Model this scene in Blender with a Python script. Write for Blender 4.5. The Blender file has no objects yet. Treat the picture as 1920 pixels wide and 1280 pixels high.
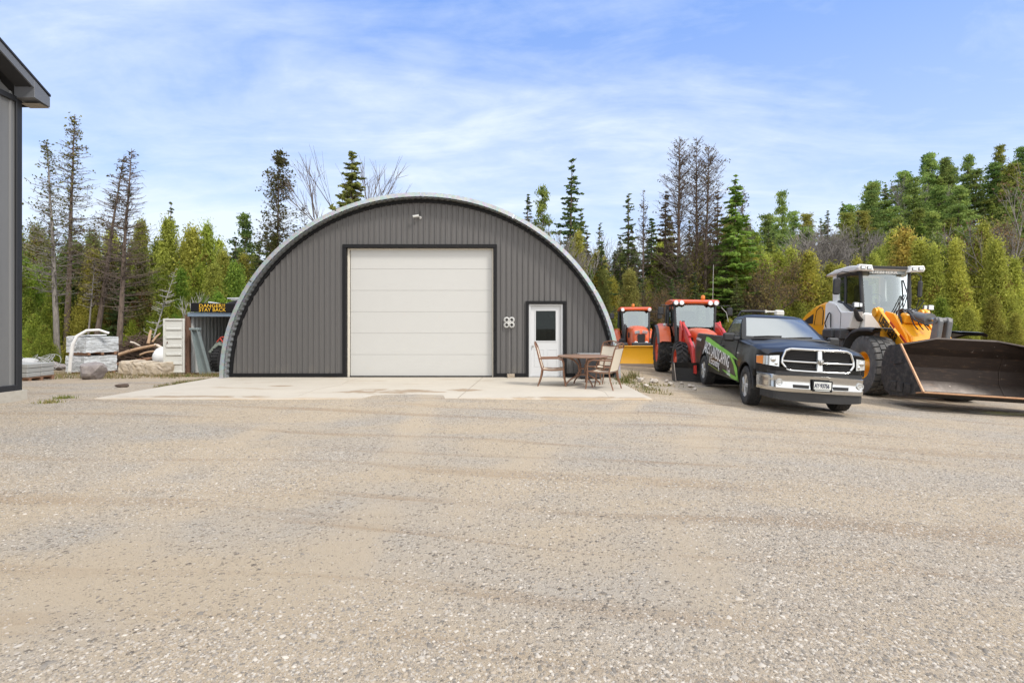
import bpy, math, random
import numpy as np
from mathutils import Vector, Matrix, Euler
PI = math.pi
R = math.radians
scene = bpy.context.scene
COL = scene.collection
random.seed(7)
rng = np.random.default_rng(11)

# ------------------------------------------------------------------ camera
FPX, HOR, CAMZ = 950.0, 615.0, 1.39          # focal length and horizon in photo pixels (1920 x 1280)
cd = bpy.data.cameras.new('camera'); cam = bpy.data.objects.new('camera', cd); COL.objects.link(cam)
cam.location = (0, 0, CAMZ); cam.rotation_euler = (R(90), 0, 0)
cd.sensor_width = 36.0; cd.lens = 36.0*FPX/1920; cd.shift_y = -(640-HOR)/1920.0
cd.clip_start = .05; cd.clip_end = 3000
scene.camera = cam

# ------------------------------------------------------------------ terrain
def sstep(a, b, x):
    t = min(1, max(0, (x-a)/(b-a))); return t*t*(3-2*t)
def terrain(x, y):
    z = -.05
    z -= .055*min(9, max(0, x-2.5))*(1-.5*sstep(24, 34, y))
    z -= .05*min(11, max(0, y-13))*sstep(-3, -6.5, x)
    z += .030*sstep(8.4, 9.9, y)*(1-sstep(10.6, 12, y))*sstep(-10.5, -8, x)*(1-sstep(2.6, 4, x))
    z += .012*math.sin(x*.9+y*.35)+.012*math.sin(y*.7-x*.4)
    z += sstep(38, 72, y)*min(17, max(0, (x-.4*y)*.36))
    return z
def at(px, Y):
    return (px-960)/FPX*Y
def height_at(py, Y):
    return CAMZ+(HOR-py)/FPX*Y

# ------------------------------------------------------------------ mesh builder
class MB:
    def __init__(s): s.v = []; s.f = []
    def add(s, vs, fs):
        b = len(s.v); s.v += [tuple(v) for v in vs]; s.f += [tuple(b+i for i in f) for f in fs]; return s
    def box(s, c, d, rot=None, bev=0.0):
        hx, hy, hz = d[0]/2, d[1]/2, d[2]/2
        b = min(bev, hx*.9, hy*.9, hz*.9)
        M = (rot if isinstance(rot, Matrix) else Euler(rot).to_matrix()) if rot is not None else None
        c = Vector(c)
        def T(p):
            p = Vector(p)
            return (M @ p if M else p)+c
        if b <= 0:
            vs = [T((x*hx, y*hy, z*hz)) for x in (-1, 1) for y in (-1, 1) for z in (-1, 1)]
            return s.add(vs, [(0, 1, 3, 2), (4, 6, 7, 5), (0, 4, 5, 1), (2, 3, 7, 6), (0, 2, 6, 4), (1, 5, 7, 3)])
        vs = []; idx = {}
        for x in (-1, 1):
            for y in (-1, 1):
                for z in (-1, 1):
                    for a, p in enumerate(((x*hx, y*(hy-b), z*(hz-b)), (x*(hx-b), y*hy, z*(hz-b)), (x*(hx-b), y*(hy-b), z*hz))):
                        idx[(x, y, z, a)] = len(vs); vs.append(T(p))
        fs = []
        def face(keys, n):
            ids = [idx[k] for k in keys]
            ctr = sum((vs[i] for i in ids), Vector())/len(ids)-c
            nn = Vector()
            for k in range(len(ids)):
                nn += (vs[ids[k]]).cross(vs[ids[(k+1) % len(ids)]])
            nn = (vs[ids[1]]-vs[ids[0]]).cross(vs[ids[2]]-vs[ids[0]])
            fs.append(tuple(ids) if nn.dot(ctr) > 0 else tuple(reversed(ids)))
        for sg in (-1, 1):
            face([(sg, -1, -1, 0), (sg, 1, -1, 0), (sg, 1, 1, 0), (sg, -1, 1, 0)], None)
            face([(-1, sg, -1, 1), (1, sg, -1, 1), (1, sg, 1, 1), (-1, sg, 1, 1)], None)
            face([(-1, -1, sg, 2), (1, -1, sg, 2), (1, 1, sg, 2), (-1, 1, sg, 2)], None)
        for p in (-1, 1):
            for q in (-1, 1):
                face([(p, q, -1, 0), (p, q, 1, 0), (p, q, 1, 1), (p, q, -1, 1)], None)
                face([(p, -1, q, 0), (p, 1, q, 0), (p, 1, q, 2), (p, -1, q, 2)], None)
                face([(-1, p, q, 1), (1, p, q, 1), (1, p, q, 2), (-1, p, q, 2)], None)
        for x in (-1, 1):
            for y in (-1, 1):
                for z in (-1, 1):
                    face([(x, y, z, 0), (x, y, z, 1), (x, y, z, 2)], None)
        return s.add(vs, fs)
    def tube(s, pts, r, n=8, caps=True, flat=1.0):
        pts = [Vector(p) for p in pts]
        rs = r if isinstance(r, (list, tuple)) else [r]*len(pts)
        vs = []; fs = []; u = None
        for i, p in enumerate(pts):
            d = (pts[min(i+1, len(pts)-1)]-pts[max(i-1, 0)])
            if d.length < 1e-9: d = Vector((0, 0, 1))
            d.normalize()
            if u is None:
                a = Vector((0, 0, 1)) if abs(d.z) < .9 else Vector((1, 0, 0))
                u = d.cross(a).normalized()
            else:
                u = (u-d*u.dot(d))
                u = u.normalized() if u.length > 1e-6 else d.orthogonal().normalized()
            w = d.cross(u)
            for k in range(n):
                a = 2*PI*k/n
                vs.append(p+(u*math.cos(a)+w*math.sin(a)*flat)*rs[i])
        m = len(pts)
        for i in range(m-1):
            for k in range(n):
                fs.append((i*n+k, i*n+(k+1) % n, (i+1)*n+(k+1) % n, (i+1)*n+k))
        if caps:
            fs.append(tuple(reversed(range(n)))); fs.append(tuple(range((m-1)*n, m*n)))
        return s.add(vs, fs)
    def cyl(s, a, b, r0, r1=None, n=16):
        return s.tube([a, b], [r0, r0 if r1 is None else r1], n)
    def lathe(s, prof, org=(0, 0, 0), axis='y', n=32, closed=True):
        # prof: (radius, along); closed joins last to first
        vs = []; fs = []; m = len(prof); ox, oy, oz = org
        for k in range(n):
            a = 2*PI*k/n; ca, sa = math.cos(a), math.sin(a)
            for r, t in prof:
                if axis == 'y': vs.append((ox+r*ca, oy+t, oz+r*sa))
                elif axis == 'x': vs.append((ox+t, oy+r*ca, oz+r*sa))
                else: vs.append((ox+r*ca, oy+r*sa, oz+t))
        for k in range(n):
            k2 = (k+1) % n
            for i in range(m if closed else m-1):
                j = (i+1) % m
                fs.append((k*m+i, k*m+j, k2*m+j, k2*m+i))
        return s.add(vs, fs)
    def prism(s, poly, t0, t1, axis='y', bev=0.0):
        # poly in the plane; axis y -> (x,z), x -> (y,z), z -> (x,y)
        def P(p, t):
            return (p[0], t, p[1]) if axis == 'y' else (t, p[0], p[1]) if axis == 'x' else (p[0], p[1], t)
        n = len(poly)
        cx = sum(p[0] for p in poly)/n; cy = sum(p[1] for p in poly)/n
        def ins(d):
            out = []
            for i in range(n):
                p0, p, p1 = Vector(poly[i-1]), Vector(poly[i]), Vector(poly[(i+1) % n])
                e0 = (p-p0).normalized(); e1 = (p1-p).normalized()
                n0 = Vector((-e0.y, e0.x)); n1 = Vector((-e1.y, e1.x))
                b = n0+n1
                if b.length < 1e-6: b = n0
                b = b.normalized(); k = 1/max(.35, b.dot(n0))
                out.append(p+b*(d*k*area))
            return out
        ar = sum(poly[i][0]*poly[(i+1) % n][1]-poly[(i+1) % n][0]*poly[i][1] for i in range(n))
        area = 1 if ar > 0 else -1
        if bev > 0:
            sg = 1 if t1 > t0 else -1
            ip = ins(bev)
            rings = [(ip, t0), (poly, t0+sg*bev), (poly, t1-sg*bev), (ip, t1)]
        else: rings = [(poly, t0), (poly, t1)]
        vs = [P(p, t) for pl, t in rings for p in pl]; fs = []
        for k in range(len(rings)-1):
            for i in range(n):
                fs.append((k*n+i, k*n+(i+1) % n, (k+1)*n+(i+1) % n, (k+1)*n+i))
        fs.append(tuple(reversed(range(n)))); fs.append(tuple(range((len(rings)-1)*n, len(rings)*n)))
        return s.add(vs, fs)
    def grid(s, rows, closed=False):
        m = len(rows[0]); vs = [p for r in rows for p in r]; fs = []
        for i in range(len(rows)-1):
            for k in range(m if closed else m-1):
                fs.append((i*m+k, i*m+(k+1) % m, (i+1)*m+(k+1) % m, (i+1)*m+k))
        return s.add(vs, fs)
    def quad(s, a, b, c, d): return s.add([a, b, c, d], [(0, 1, 2, 3)])
    def sphere(s, c, r, n=12, m=8, sc=(1, 1, 1)):
        vs = []; fs = []
        for i in range(m+1):
            t = PI*i/m
            for k in range(n):
                a = 2*PI*k/n
                vs.append((c[0]+r*sc[0]*math.sin(t)*math.cos(a), c[1]+r*sc[1]*math.sin(t)*math.sin(a), c[2]+r*sc[2]*math.cos(t)))
        for i in range(m):
            for k in range(n):
                fs.append((i*n+k, (i+1)*n+k, (i+1)*n+(k+1) % n, i*n+(k+1) % n))
        return s.add(vs, fs)
    def build(s, name, m, parent=None, smooth=False, ang=35):
        me = bpy.data.meshes.new(name); me.from_pydata(s.v, [], s.f); me.validate(); me.update()
        import bmesh
        b = bmesh.new(); b.from_mesh(me)
        bmesh.ops.remove_doubles(b, verts=b.verts, dist=1e-5)
        bmesh.ops.recalc_face_normals(b, faces=b.faces); b.to_mesh(me); b.free()
        if smooth:
            me.polygons.foreach_set('use_smooth', [True]*len(me.polygons))
            me.set_sharp_from_angle(angle=R(ang))
        me.materials.append(m)
        o = bpy.data.objects.new(name, me); COL.objects.link(o)
        if parent is not None: o.parent = parent
        return o

def np_mesh(name, verts, faces, m, parent=None, cols=None, smooth=False):
    """verts Nx3, faces MxK arrays -> one object (fast path)"""
    me = bpy.data.meshes.new(name)
    M, K = faces.shape
    me.vertices.add(len(verts)); me.vertices.foreach_set('co', np.ascontiguousarray(verts, dtype=np.float32).ravel())
    me.loops.add(M*K); me.loops.foreach_set('vertex_index', np.ascontiguousarray(faces, dtype=np.int32).ravel())
    me.polygons.add(M); me.polygons.foreach_set('loop_start', np.arange(0, M*K, K, dtype=np.int32))
    me.update(calc_edges=True); me.validate()
    if smooth: me.polygons.foreach_set('use_smooth', [True]*M)
    if cols is not None:
        a = me.color_attributes.new('Col', 'FLOAT_COLOR', 'POINT')
        c4 = np.ones((len(verts), 4), dtype=np.float32); c4[:, :3] = cols
        a.data.foreach_set('color', c4.ravel())
    me.materials.append(m)
    o = bpy.data.objects.new(name, me); COL.objects.link(o)
    if parent is not None: o.parent = parent
    return o

def tag(o, label=None, cat=None, group=None, kind=None):
    if label: o['label'] = label
    if cat: o['category'] = cat
    if group: o['group'] = group
    if kind: o['kind'] = kind
    return o
def thing(name, label, cat, loc=(0, 0, 0), rotz=0, group=None, mat=None):
    o = bpy.data.objects.new(name, None); COL.objects.link(o); o.empty_display_size = .2
    if mat is not None: o.matrix_world = mat
    else: o.location = loc; o.rotation_euler = (0, 0, rotz)
    return tag(o, label, cat, group)
def copy_tree(o, parent=None):
    c = o.copy(); COL.objects.link(c); c.parent = parent
    for ch in CHILD(o): copy_tree(ch, c)
    return c
def CHILD(o): return [x for x in bpy.data.objects if x.parent is o]
def pose(x, y, z, yaw, pitch=0, roll=0):
    # vehicle frame: local +x forward, +y its left, +z up; yaw 0 faces the camera (-Y)
    F = Vector((math.sin(yaw), -math.cos(yaw), 0)); U = Vector((0, 0, 1))
    F2 = F*math.cos(pitch)+U*math.sin(pitch)
    U2 = U*math.cos(pitch)-F*math.sin(pitch)
    Rt = F2.cross(U2)                      # its right side (photo left)
    Rt2 = Rt*math.cos(roll)+U2*math.sin(roll)
    U3 = U2*math.cos(roll)-Rt*math.sin(roll)
    L = -Rt2
    M = Matrix.Identity(4)
    for i in range(3):
        M[i][0] = F2[i]; M[i][1] = L[i]; M[i][2] = U3[i]; M[i][3] = (x, y, z)[i]
    return M

# ------------------------------------------------------------------ materials
def newmat(name):
    m = bpy.data.materials.new(name); m.use_nodes = True
    nt = m.node_tree; b = nt.nodes['Principled BSDF']
    return m, nt, b
def N(nt, t, **kw):
    n = nt.nodes.new(t)
    for k, v in kw.items():
        if k in n.inputs: n.inputs[k].default_value = v
        else: setattr(n, k, v)
    return n
def mixc(nt, fac, a, b, blend='MIX'):
    n = nt.nodes.new('ShaderNodeMix'); n.data_type = 'RGBA'; n.blend_type = blend
    for s, v in ((0, fac), (6, a), (7, b)):
        if hasattr(v, 'is_linked') or isinstance(v, bpy.types.NodeSocket): nt.links.new(v, n.inputs[s])
        else: n.inputs[s].default_value = v if s == 0 else (*v, 1) if len(v) == 3 else v
    return n.outputs[2]
def ramp(nt, sock, stops):
    r = nt.nodes.new('ShaderNodeValToRGB')
    while len(r.color_ramp.elements) < len(stops): r.color_ramp.elements.new(.5)
    for e, (p, c) in zip(r.color_ramp.elements, stops):
        e.position = p; e.color = (c, c, c, 1) if isinstance(c, (int, float)) else (*c, 1)
    nt.links.new(sock, r.inputs[0]); return r.outputs[0]
def mathn(nt, op, a, b=None, clamp=False):
    n = nt.nodes.new('ShaderNodeMath'); n.operation = op; n.use_clamp = clamp
    for i, v in enumerate((a, b)):
        if v is None: continue
        if isinstance(v, bpy.types.NodeSocket): nt.links.new(v, n.inputs[i])
        else: n.inputs[i].default_value = v
    return n.outputs[0]
def noise(nt, vec, scale, detail=4, rough=.55, dist=0):
    n = nt.nodes.new('ShaderNodeTexNoise'); n.inputs['Scale'].default_value = scale
    n.inputs['Detail'].default_value = detail; n.inputs['Roughness'].default_value = rough
    n.inputs['Distortion'].default_value = dist
    nt.links.new(vec, n.inputs['Vector']); return n.outputs['Fac']
def objco(nt): return nt.nodes.new('ShaderNodeTexCoord').outputs['Object']
def mapped(nt, vec, scale=(1, 1, 1), rot=(0, 0, 0), loc=(0, 0, 0)):
    n = nt.nodes.new('ShaderNodeMapping'); n.inputs['Scale'].default_value = scale
    n.inputs['Rotation'].default_value = rot; n.inputs['Location'].default_value = loc
    nt.links.new(vec, n.inputs['Vector']); return n.outputs[0]
def bump(nt, b, h, strength=.3, dist=.01):
    n = nt.nodes.new('ShaderNodeBump'); n.inputs['Strength'].default_value = strength
    n.inputs['Distance'].default_value = dist; nt.links.new(h, n.inputs['Height'])
    nt.links.new(n.outputs[0], b.inputs['Normal']); return n
MATS = {}
def mat(name, col, rough=.5, metal=0, dirt=None, dirt_amt=.3, dirt_scale=3, bmp=0, bscale=40, coat=0, spec=.5, var=.08):
    """plain material: a base colour with soft wear, optional dirt colour in noise patches, optional grain bump"""
    if name in MATS: return MATS[name]
    m, nt, b = newmat(name); co = objco(nt)
    n1 = noise(nt, co, dirt_scale, 6, .62)
    lo = tuple(c*(1-var) for c in col); hi = tuple(min(1, c*(1+var)) for c in col)
    c = mixc(nt, n1, lo, hi)
    if dirt:
        n2 = noise(nt, co, dirt_scale*1.7, 7, .7, .4)
        f = ramp(nt, n2, [(.62-.35*dirt_amt, 0), (.75, min(1, dirt_amt*1.6))])
        c = mixc(nt, f, c, dirt)
    nt.links.new(c, b.inputs['Base Color'])
    rr = ramp(nt, n1, [(.3, max(0, rough-.08)), (.7, min(1, rough+.1))]); nt.links.new(rr, b.inputs['Roughness'])
    b.inputs['Metallic'].default_value = metal
    b.inputs['Coat Weight'].default_value = coat; b.inputs['Coat Roughness'].default_value = .06
    b.inputs['Specular IOR Level'].default_value = spec
    if bmp: bump(nt, b, noise(nt, co, bscale, 5, .6), bmp, .01)
    MATS[name] = m; return m
def glassmat(name, tint=(.75, .82, .82), gloss=.25, rough=.02, trans=.75):
    if name in MATS: return MATS[name]
    m, nt, b = newmat(name); nt.nodes.remove(b)
    out = nt.nodes['Material Output']
    t = N(nt, 'ShaderNodeBsdfTransparent'); t.inputs[0].default_value = (*[c*trans for c in tint], 1)
    g = N(nt, 'ShaderNodeBsdfGlossy'); g.inputs['Roughness'].default_value = rough; g.inputs[0].default_value = (*tint, 1)
    fr = N(nt, 'ShaderNodeFresnel'); fr.inputs[0].default_value = 1.5
    f = mathn(nt, 'ADD', fr.outputs[0], gloss, True)
    mx = nt.nodes.new('ShaderNodeMixShader'); nt.links.new(f, mx.inputs[0]); nt.links.new(t.outputs[0], mx.inputs[1]); nt.links.new(g.outputs[0], mx.inputs[2])
    nt.links.new(mx.outputs[0], out.inputs[0]); MATS[name] = m; return m
def text_mesh(body, size, m, name, parent, M, extrude=.002, font=None, sx=1.0, shear=0, space=1.0, offset=0, proj=None):
    cu = bpy.data.curves.new('txt', 'FONT'); cu.body = body; cu.size = size; cu.extrude = extrude
    cu.align_x = 'LEFT'; cu.shear = shear; cu.space_character = space; cu.offset = offset; cu.resolution_u = 3
    o = bpy.data.objects.new('txt', cu); COL.objects.link(o)
    dg = bpy.context.evaluated_depsgraph_get()
    me = bpy.data.meshes.new_from_object(o.evaluated_get(dg)); me.name = name
    bpy.data.objects.remove(o); bpy.data.curves.remove(cu)
    for v in me.vertices: v.co.x *= sx
    me.transform(M)
    if proj: 
        for v in me.vertices: v.co = proj(v.co)
    me.materials.clear(); me.materials.append(m)
    q = bpy.data.objects.new(name, me); COL.objects.link(q)
    if parent is not None: q.parent = parent
    return q
def frame(o, x, y, z):
    """4x4 from origin and axes"""
    M = Matrix.Identity(4)
    for i in range(3):
        M[i][0] = x[i]; M[i][1] = y[i]; M[i][2] = z[i]; M[i][3] = o[i]
    return M
# ------------------------------------------------------------------ sky, sun
SUN_EL, SUN_AZ = R(48), R(128)                  # azimuth from +Y towards +X: behind the camera, to its right
w = bpy.data.worlds.new('World'); scene.world = w; w.use_nodes = True
nt = w.node_tree; bg = nt.nodes['Background']; bg.inputs[1].default_value = .112
sky = nt.nodes.new('ShaderNodeTexSky'); sky.sky_type = 'NISHITA'; sky.sun_disc = False
sky.sun_elevation = SUN_EL; sky.sun_rotation = SUN_AZ; sky.altitude = 300; sky.air_density = 1.1; sky.dust_density = .6; sky.ozone_density = 1.5
tc = nt.nodes.new('ShaderNodeTexCoord').outputs['Generated']
sp = nt.nodes.new('ShaderNodeSeparateXYZ'); nt.links.new(tc, sp.inputs[0])
zz = mathn(nt, 'ADD', mathn(nt, 'MAXIMUM', sp.outputs[2], 0), .16)
cu = nt.nodes.new('ShaderNodeCombineXYZ')
nt.links.new(mathn(nt, 'DIVIDE', sp.outputs[0], zz), cu.inputs[0]); nt.links.new(mathn(nt, 'DIVIDE', sp.outputs[1], zz), cu.inputs[1])
big = noise(nt, mapped(nt, cu.outputs[0], (.55, .9, 1), (0, 0, .35), (5.3, 2.2, 0)), 1.0, 3, .5, .5)
streak = noise(nt, mapped(nt, cu.outputs[0], (.7, 1.9, 1), (0, 0, .3), (1.7, 4.1, 0)), 1.6, 9, .62, .9)
puff = noise(nt, mapped(nt, cu.outputs[0], (1, 1.6, 1), (0, 0, .2), (3.1, .4, 0)), 4.5, 8, .6, .3)
comb = mathn(nt, 'ADD', mathn(nt, 'MULTIPLY', big, .75), mathn(nt, 'ADD', mathn(nt, 'MULTIPLY', streak, .48), mathn(nt, 'MULTIPLY', puff, .26)))
# cirrus thickens towards the horizon
lowz = ramp(nt, sp.outputs[2], [(0.0, .26), (.22, .14), (.45, .02), (.62, .0)])
# cloud added out of view, overhead and behind the camera, for neutral fill light
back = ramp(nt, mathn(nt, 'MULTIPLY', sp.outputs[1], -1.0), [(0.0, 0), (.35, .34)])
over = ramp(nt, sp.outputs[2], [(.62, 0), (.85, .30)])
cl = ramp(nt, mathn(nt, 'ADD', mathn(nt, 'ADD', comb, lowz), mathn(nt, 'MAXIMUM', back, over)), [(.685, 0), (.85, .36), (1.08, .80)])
tint = mixc(nt, 1.0, sky.outputs[0], (.86, .93, 1.16), 'MULTIPLY')
deep = mixc(nt, ramp(nt, sp.outputs[2], [(0.05, 0), (.55, 1)]), (4.35, 5.05, 5.95), (1.3, 2.45, 5.5))
lift = mixc(nt, .72, tint, deep)
bright = mathn(nt, 'MAXIMUM', ramp(nt, mathn(nt, 'MULTIPLY', sp.outputs[1], -1.0), [(0.0, 0), (.5, 1)]), ramp(nt, sp.outputs[2], [(.60, 0), (.9, 1)]))  # added out-of-view cloud is made brighter to strengthen the ambient light
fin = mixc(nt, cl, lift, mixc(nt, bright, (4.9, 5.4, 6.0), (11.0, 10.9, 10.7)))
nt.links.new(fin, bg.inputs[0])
sl = bpy.data.lights.new('sun', 'SUN'); so = bpy.data.objects.new('sun', sl); COL.objects.link(so)
sl.energy = 1.7; sl.angle = R(10); sl.color = (1, .95, .88)
d = Vector((math.sin(SUN_AZ)*math.cos(SUN_EL), math.cos(SUN_AZ)*math.cos(SUN_EL), math.sin(SUN_EL)))
so.rotation_euler = d.to_track_quat('Z', 'Y').to_euler()
vs = scene.view_settings
vs.view_transform = 'Standard'; vs.look = 'None'; vs.exposure = 0.80; vs.gamma = 1; vs.use_curve_mapping = False
scene.cycles.max_bounces = 8; scene.cycles.transparent_max_bounces = 16
scene.cycles.use_denoising = True; scene.cycles.denoising_prefilter = 'ACCURATE'
# ------------------------------------------------------------------ ground
def gravel_material():
    m, nt, b = newmat('gravel'); co = objco(nt)
    patch = noise(nt, mapped(nt, co, (.22, .5, 1), (0, 0, .12)), 1.0, 6, .6, .6)
    patch2 = noise(nt, mapped(nt, co, (.5, .9, 1), (0, 0, -.4), (7, 3, 0)), 1.0, 5, .6, .3)
    wob = mathn(nt, 'MULTIPLY', mathn(nt, 'SUBTRACT', noise(nt, mapped(nt, co, (.11, .2, 1)), 1.0, 2, .5), .5), 2.6)
    gx_ = nt.nodes.new('ShaderNodeSeparateXYZ'); nt.links.new(co, gx_.inputs[0])
    ty_ = mathn(nt, 'ADD', mathn(nt, 'ADD', gx_.outputs[1], wob), mathn(nt, 'MULTIPLY', gx_.outputs[0], .16))
    tv = nt.nodes.new('ShaderNodeCombineXYZ'); nt.links.new(mathn(nt, 'MULTIPLY', gx_.outputs[0], .10), tv.inputs[0]); nt.links.new(mathn(nt, 'MULTIPLY', ty_, 1.9), tv.inputs[1])
    track = noise(nt, tv.outputs[0], 1.0, 4, .6, .1)
    fine = noise(nt, co, 190, 3, .7)
    tan = mixc(nt, fine, (.335, .268, .187), (.53, .44, .325))
    grey = mixc(nt, fine, (.27, .248, .215), (.49, .455, .405))
    gf = ramp(nt, mathn(nt, 'ADD', mathn(nt, 'MULTIPLY', patch, .6), mathn(nt, 'MULTIPLY', patch2, .4)), [(.46, 0), (.62, 1)])
    base = mixc(nt, gf, tan, grey)
    # compacted wheel tracks, swept free of stones, running to the big door and round to the machines
    tr_ = None
    ax_ = nt.nodes.new('ShaderNodeSeparateXYZ'); nt.links.new(co, ax_.inputs[0])
    edge_n = mathn(nt, 'MULTIPLY', mathn(nt, 'SUBTRACT', noise(nt, co, 1.7, 5, .65), .5), .55)
    for a_, b_, c_ in ((-2.3, -.09, .0), (-.75, -.09, .0), (-.9, .02, .033), (.75, .02, .036), (-4.9, .36, -.022)):
        yy_ = ax_.outputs[1]
        xc_ = mathn(nt, 'ADD', a_, mathn(nt, 'ADD', mathn(nt, 'MULTIPLY', yy_, b_), mathn(nt, 'MULTIPLY', mathn(nt, 'MULTIPLY', yy_, yy_), c_)))
        d_ = mathn(nt, 'ADD', mathn(nt, 'ABSOLUTE', mathn(nt, 'SUBTRACT', ax_.outputs[0], xc_)), edge_n)
        f_ = ramp(nt, d_, [(.10, 1), (.36, 0)])
        tr_ = f_ if tr_ is None else mathn(nt, 'MAXIMUM', tr_, f_)
    tr_ = mathn(nt, 'MULTIPLY', tr_, ramp(nt, noise(nt, mapped(nt, co, (.5, .25, 1)), 1.3, 3, .5), [(.38, .15), (.58, .9)]))
    gf = mathn(nt, 'MULTIPLY', gf, mathn(nt, 'SUBTRACT', 1.0, tr_))
    base = mixc(nt, gf, tan, grey)
    # damp, darker tracks
    base = mixc(nt, mathn(nt, 'MULTIPLY', ramp(nt, track, [(.54, 0), (.63, 1)]), mathn(nt, 'MULTIPLY', ramp(nt, patch2, [(.35, .25), (.55, 1)]), .6)), base, (.29, .20, .12))
    # crushed stone: two sizes of angular cells with their own colours
    hs = []
    for sc, keep, off in ((24, .80, 7), (42, .60, 0), (95, .46, 3)):
        v = nt.nodes.new('ShaderNodeTexVoronoi'); v.feature = 'F1'; v.inputs['Scale'].default_value = sc
        nt.links.new(mapped(nt, co, (1, 1, 0), (0, 0, off), (off, 0, 0)), v.inputs['Vector'])
        s = nt.nodes.new('ShaderNodeSeparateColor'); nt.links.new(v.outputs['Color'], s.inputs[0])
        stone = ramp(nt, s.outputs[0], [(0, (.17, .145, .12)), (.25, (.28, .235, .185)), (.6, (.46, .38, .285)), (.9, (.56, .49, .40)), (1, (.66, .60, .52))])
        pres = mathn(nt, 'GREATER_THAN', mathn(nt, 'ADD', s.outputs[1], mathn(nt, 'SUBTRACT', mathn(nt, 'MULTIPLY', gf, .52), mathn(nt, 'MULTIPLY', tr_, .4))), keep+.08)
        inside = ramp(nt, v.outputs['Distance'], [(.30, 1), (.46, 0)])
        f = mathn(nt, 'MULTIPLY', pres, inside)
        base = mixc(nt, mathn(nt, 'MULTIPLY', f, .88), base, stone)
        dome = mathn(nt, 'SUBTRACT', .6, v.outputs['Distance'])
        hs.append(mathn(nt, 'MULTIPLY', mathn(nt, 'MULTIPLY', dome, f), .9/sc*42))
    h = mathn(nt, 'ADD', mathn(nt, 'ADD', hs[0], hs[2]), mathn(nt, 'ADD', hs[1], mathn(nt, 'MULTIPLY', fine, .35)))
    nt.links.new(base, b.inputs['Base Color'])
    b.inputs['Roughness'].default_value = .95; b.inputs['Specular IOR Level'].default_value = .2
    bump(nt, b, h, .9, .03)
    # leaf litter and moss-coloured soil under the trees
    g = nt.nodes.new('ShaderNodeSeparateXYZ'); nt.links.new(co, g.inputs[0])
    nf = mathn(nt, 'ADD', g.outputs[1], mathn(nt, 'MULTIPLY', noise(nt, co, .35, 5, .6), 9))
    wood = ramp(nt, mathn(nt, 'MULTIPLY', mathn(nt, 'SUBTRACT', nf, 25), .2), [(0, 0), (1, 1)])
    lit = mixc(nt, noise(nt, co, 3, 8, .7), (.07, .055, .03), (.22, .16, .08))
    dirtf = mathn(nt, 'MULTIPLY', ramp(nt, mathn(nt, 'MULTIPLY', mathn(nt, 'SUBTRACT', nf, 16.5), .2), [(0, 0), (1, 1)]), .6)
    dirt = mixc(nt, noise(nt, co, 5, 8, .7), (.26, .19, .12), (.44, .34, .23))
    base2 = mixc(nt, wood, mixc(nt, dirtf, base, dirt), lit)
    nt.links.new(base2, b.inputs['Base Color'])
    return m
GRAVEL = gravel_material()
xs = [-1400, -700, -350, -180, -110, -75]+list(np.arange(-55, -20, 2.5))+list(np.arange(-20, 20, .5))+list(np.arange(20, 120, 2.5))+[150, 200, 350, 700, 1400]
ys = [-900, -400, -200, -100, -50, -25]+list(np.arange(-12, 0, 1.5))+list(np.arange(0, 30, .5))+list(np.arange(30, 130, 2.5))+[150, 200, 350, 700, 1500]
g = MB(); g.grid([[(x, y, terrain(x, y)) for x in xs] for y in ys])
o = g.build('ground', GRAVEL, smooth=True, ang=180); tag(o, kind='structure', label='sloping yard of tan and grey crushed gravel')
# loose stones lying on the yard near the camera and, thinner, farther out
def stones(n, y0, y1, smin, smax, seed, power=2.0):
    r = np.random.default_rng(seed)
    Y = y0+(y1-y0)*r.random(n)**power
    X = (r.random(n)*2-1)*(Y*1.12+.4)
    # stones lie in drifts
    dens = np.sin(X*.8+1.3*np.sin(Y*.9))+np.sin(Y*1.7+X*.33)+.9*np.sin(X*2.3-Y*1.1)+.35*np.abs(X)+1.6*np.clip(3.0-Y, 0, 1.3)-.75
    keep = r.random(n) < 1/(1+np.exp(-2.2*dens))
    X, Y = X[keep], Y[keep]; n = len(X)
    Z = np.array([terrain(x, y) for x, y in zip(X, Y)])
    s = smin+(smax-smin)*r.random(n)**3
    base = np.array([(1, 0, 0), (.31, .95, 0), (-.81, .59, 0), (-.81, -.59, 0), (.31, -.95, 0), (.35, .2, .62), (-.4, .25, .7), (0, -.42, .55)])
    fac = np.array([(0, 1, 5), (1, 2, 6), (2, 3, 6), (3, 4, 7), (4, 0, 7), (1, 6, 5), (3, 7, 6), (0, 5, 7), (5, 6, 7)])
    V = base[None]*(1+.45*(r.random((n, 8, 1))-.5))+.22*(r.random((n, 8, 3))-.5)
    V *= (s[:, None, None]*np.stack([.8+.7*r.random(n), .6+.5*r.random(n), .45+.45*r.random(n)], 1)[:, None, :])
    a = r.random(n)*6.283; ca, sa = np.cos(a)[:, None], np.sin(a)[:, None]
    x = V[..., 0]*ca-V[..., 1]*sa; y = V[..., 0]*sa+V[..., 1]*ca
    tx = (r.random(n)-.5)*.5
    z = V[..., 2]+x*tx[:, None]
    V = np.stack([x+X[:, None], y+Y[:, None], z+Z[:, None]-.12*s[:, None]], 2).reshape(-1, 3)
    Fc = (fac[None]+8*np.arange(n)[:, None, None]).reshape(-1, 3)
    t = r.random(n); wv = r.random(n)
    pal = np.array([(.19, .17, .145), (.25, .215, .175), (.325, .272, .21), (.345, .305, .255), (.43, .39, .335)])
    idx = np.clip((t*5).astype(int), 0, 4); c = pal[idx]*(.85+.3*wv[:, None])
    return V, Fc, np.repeat(c, 8, axis=0)
Vs, Fs, Cs, off = [], [], [], 0
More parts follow.
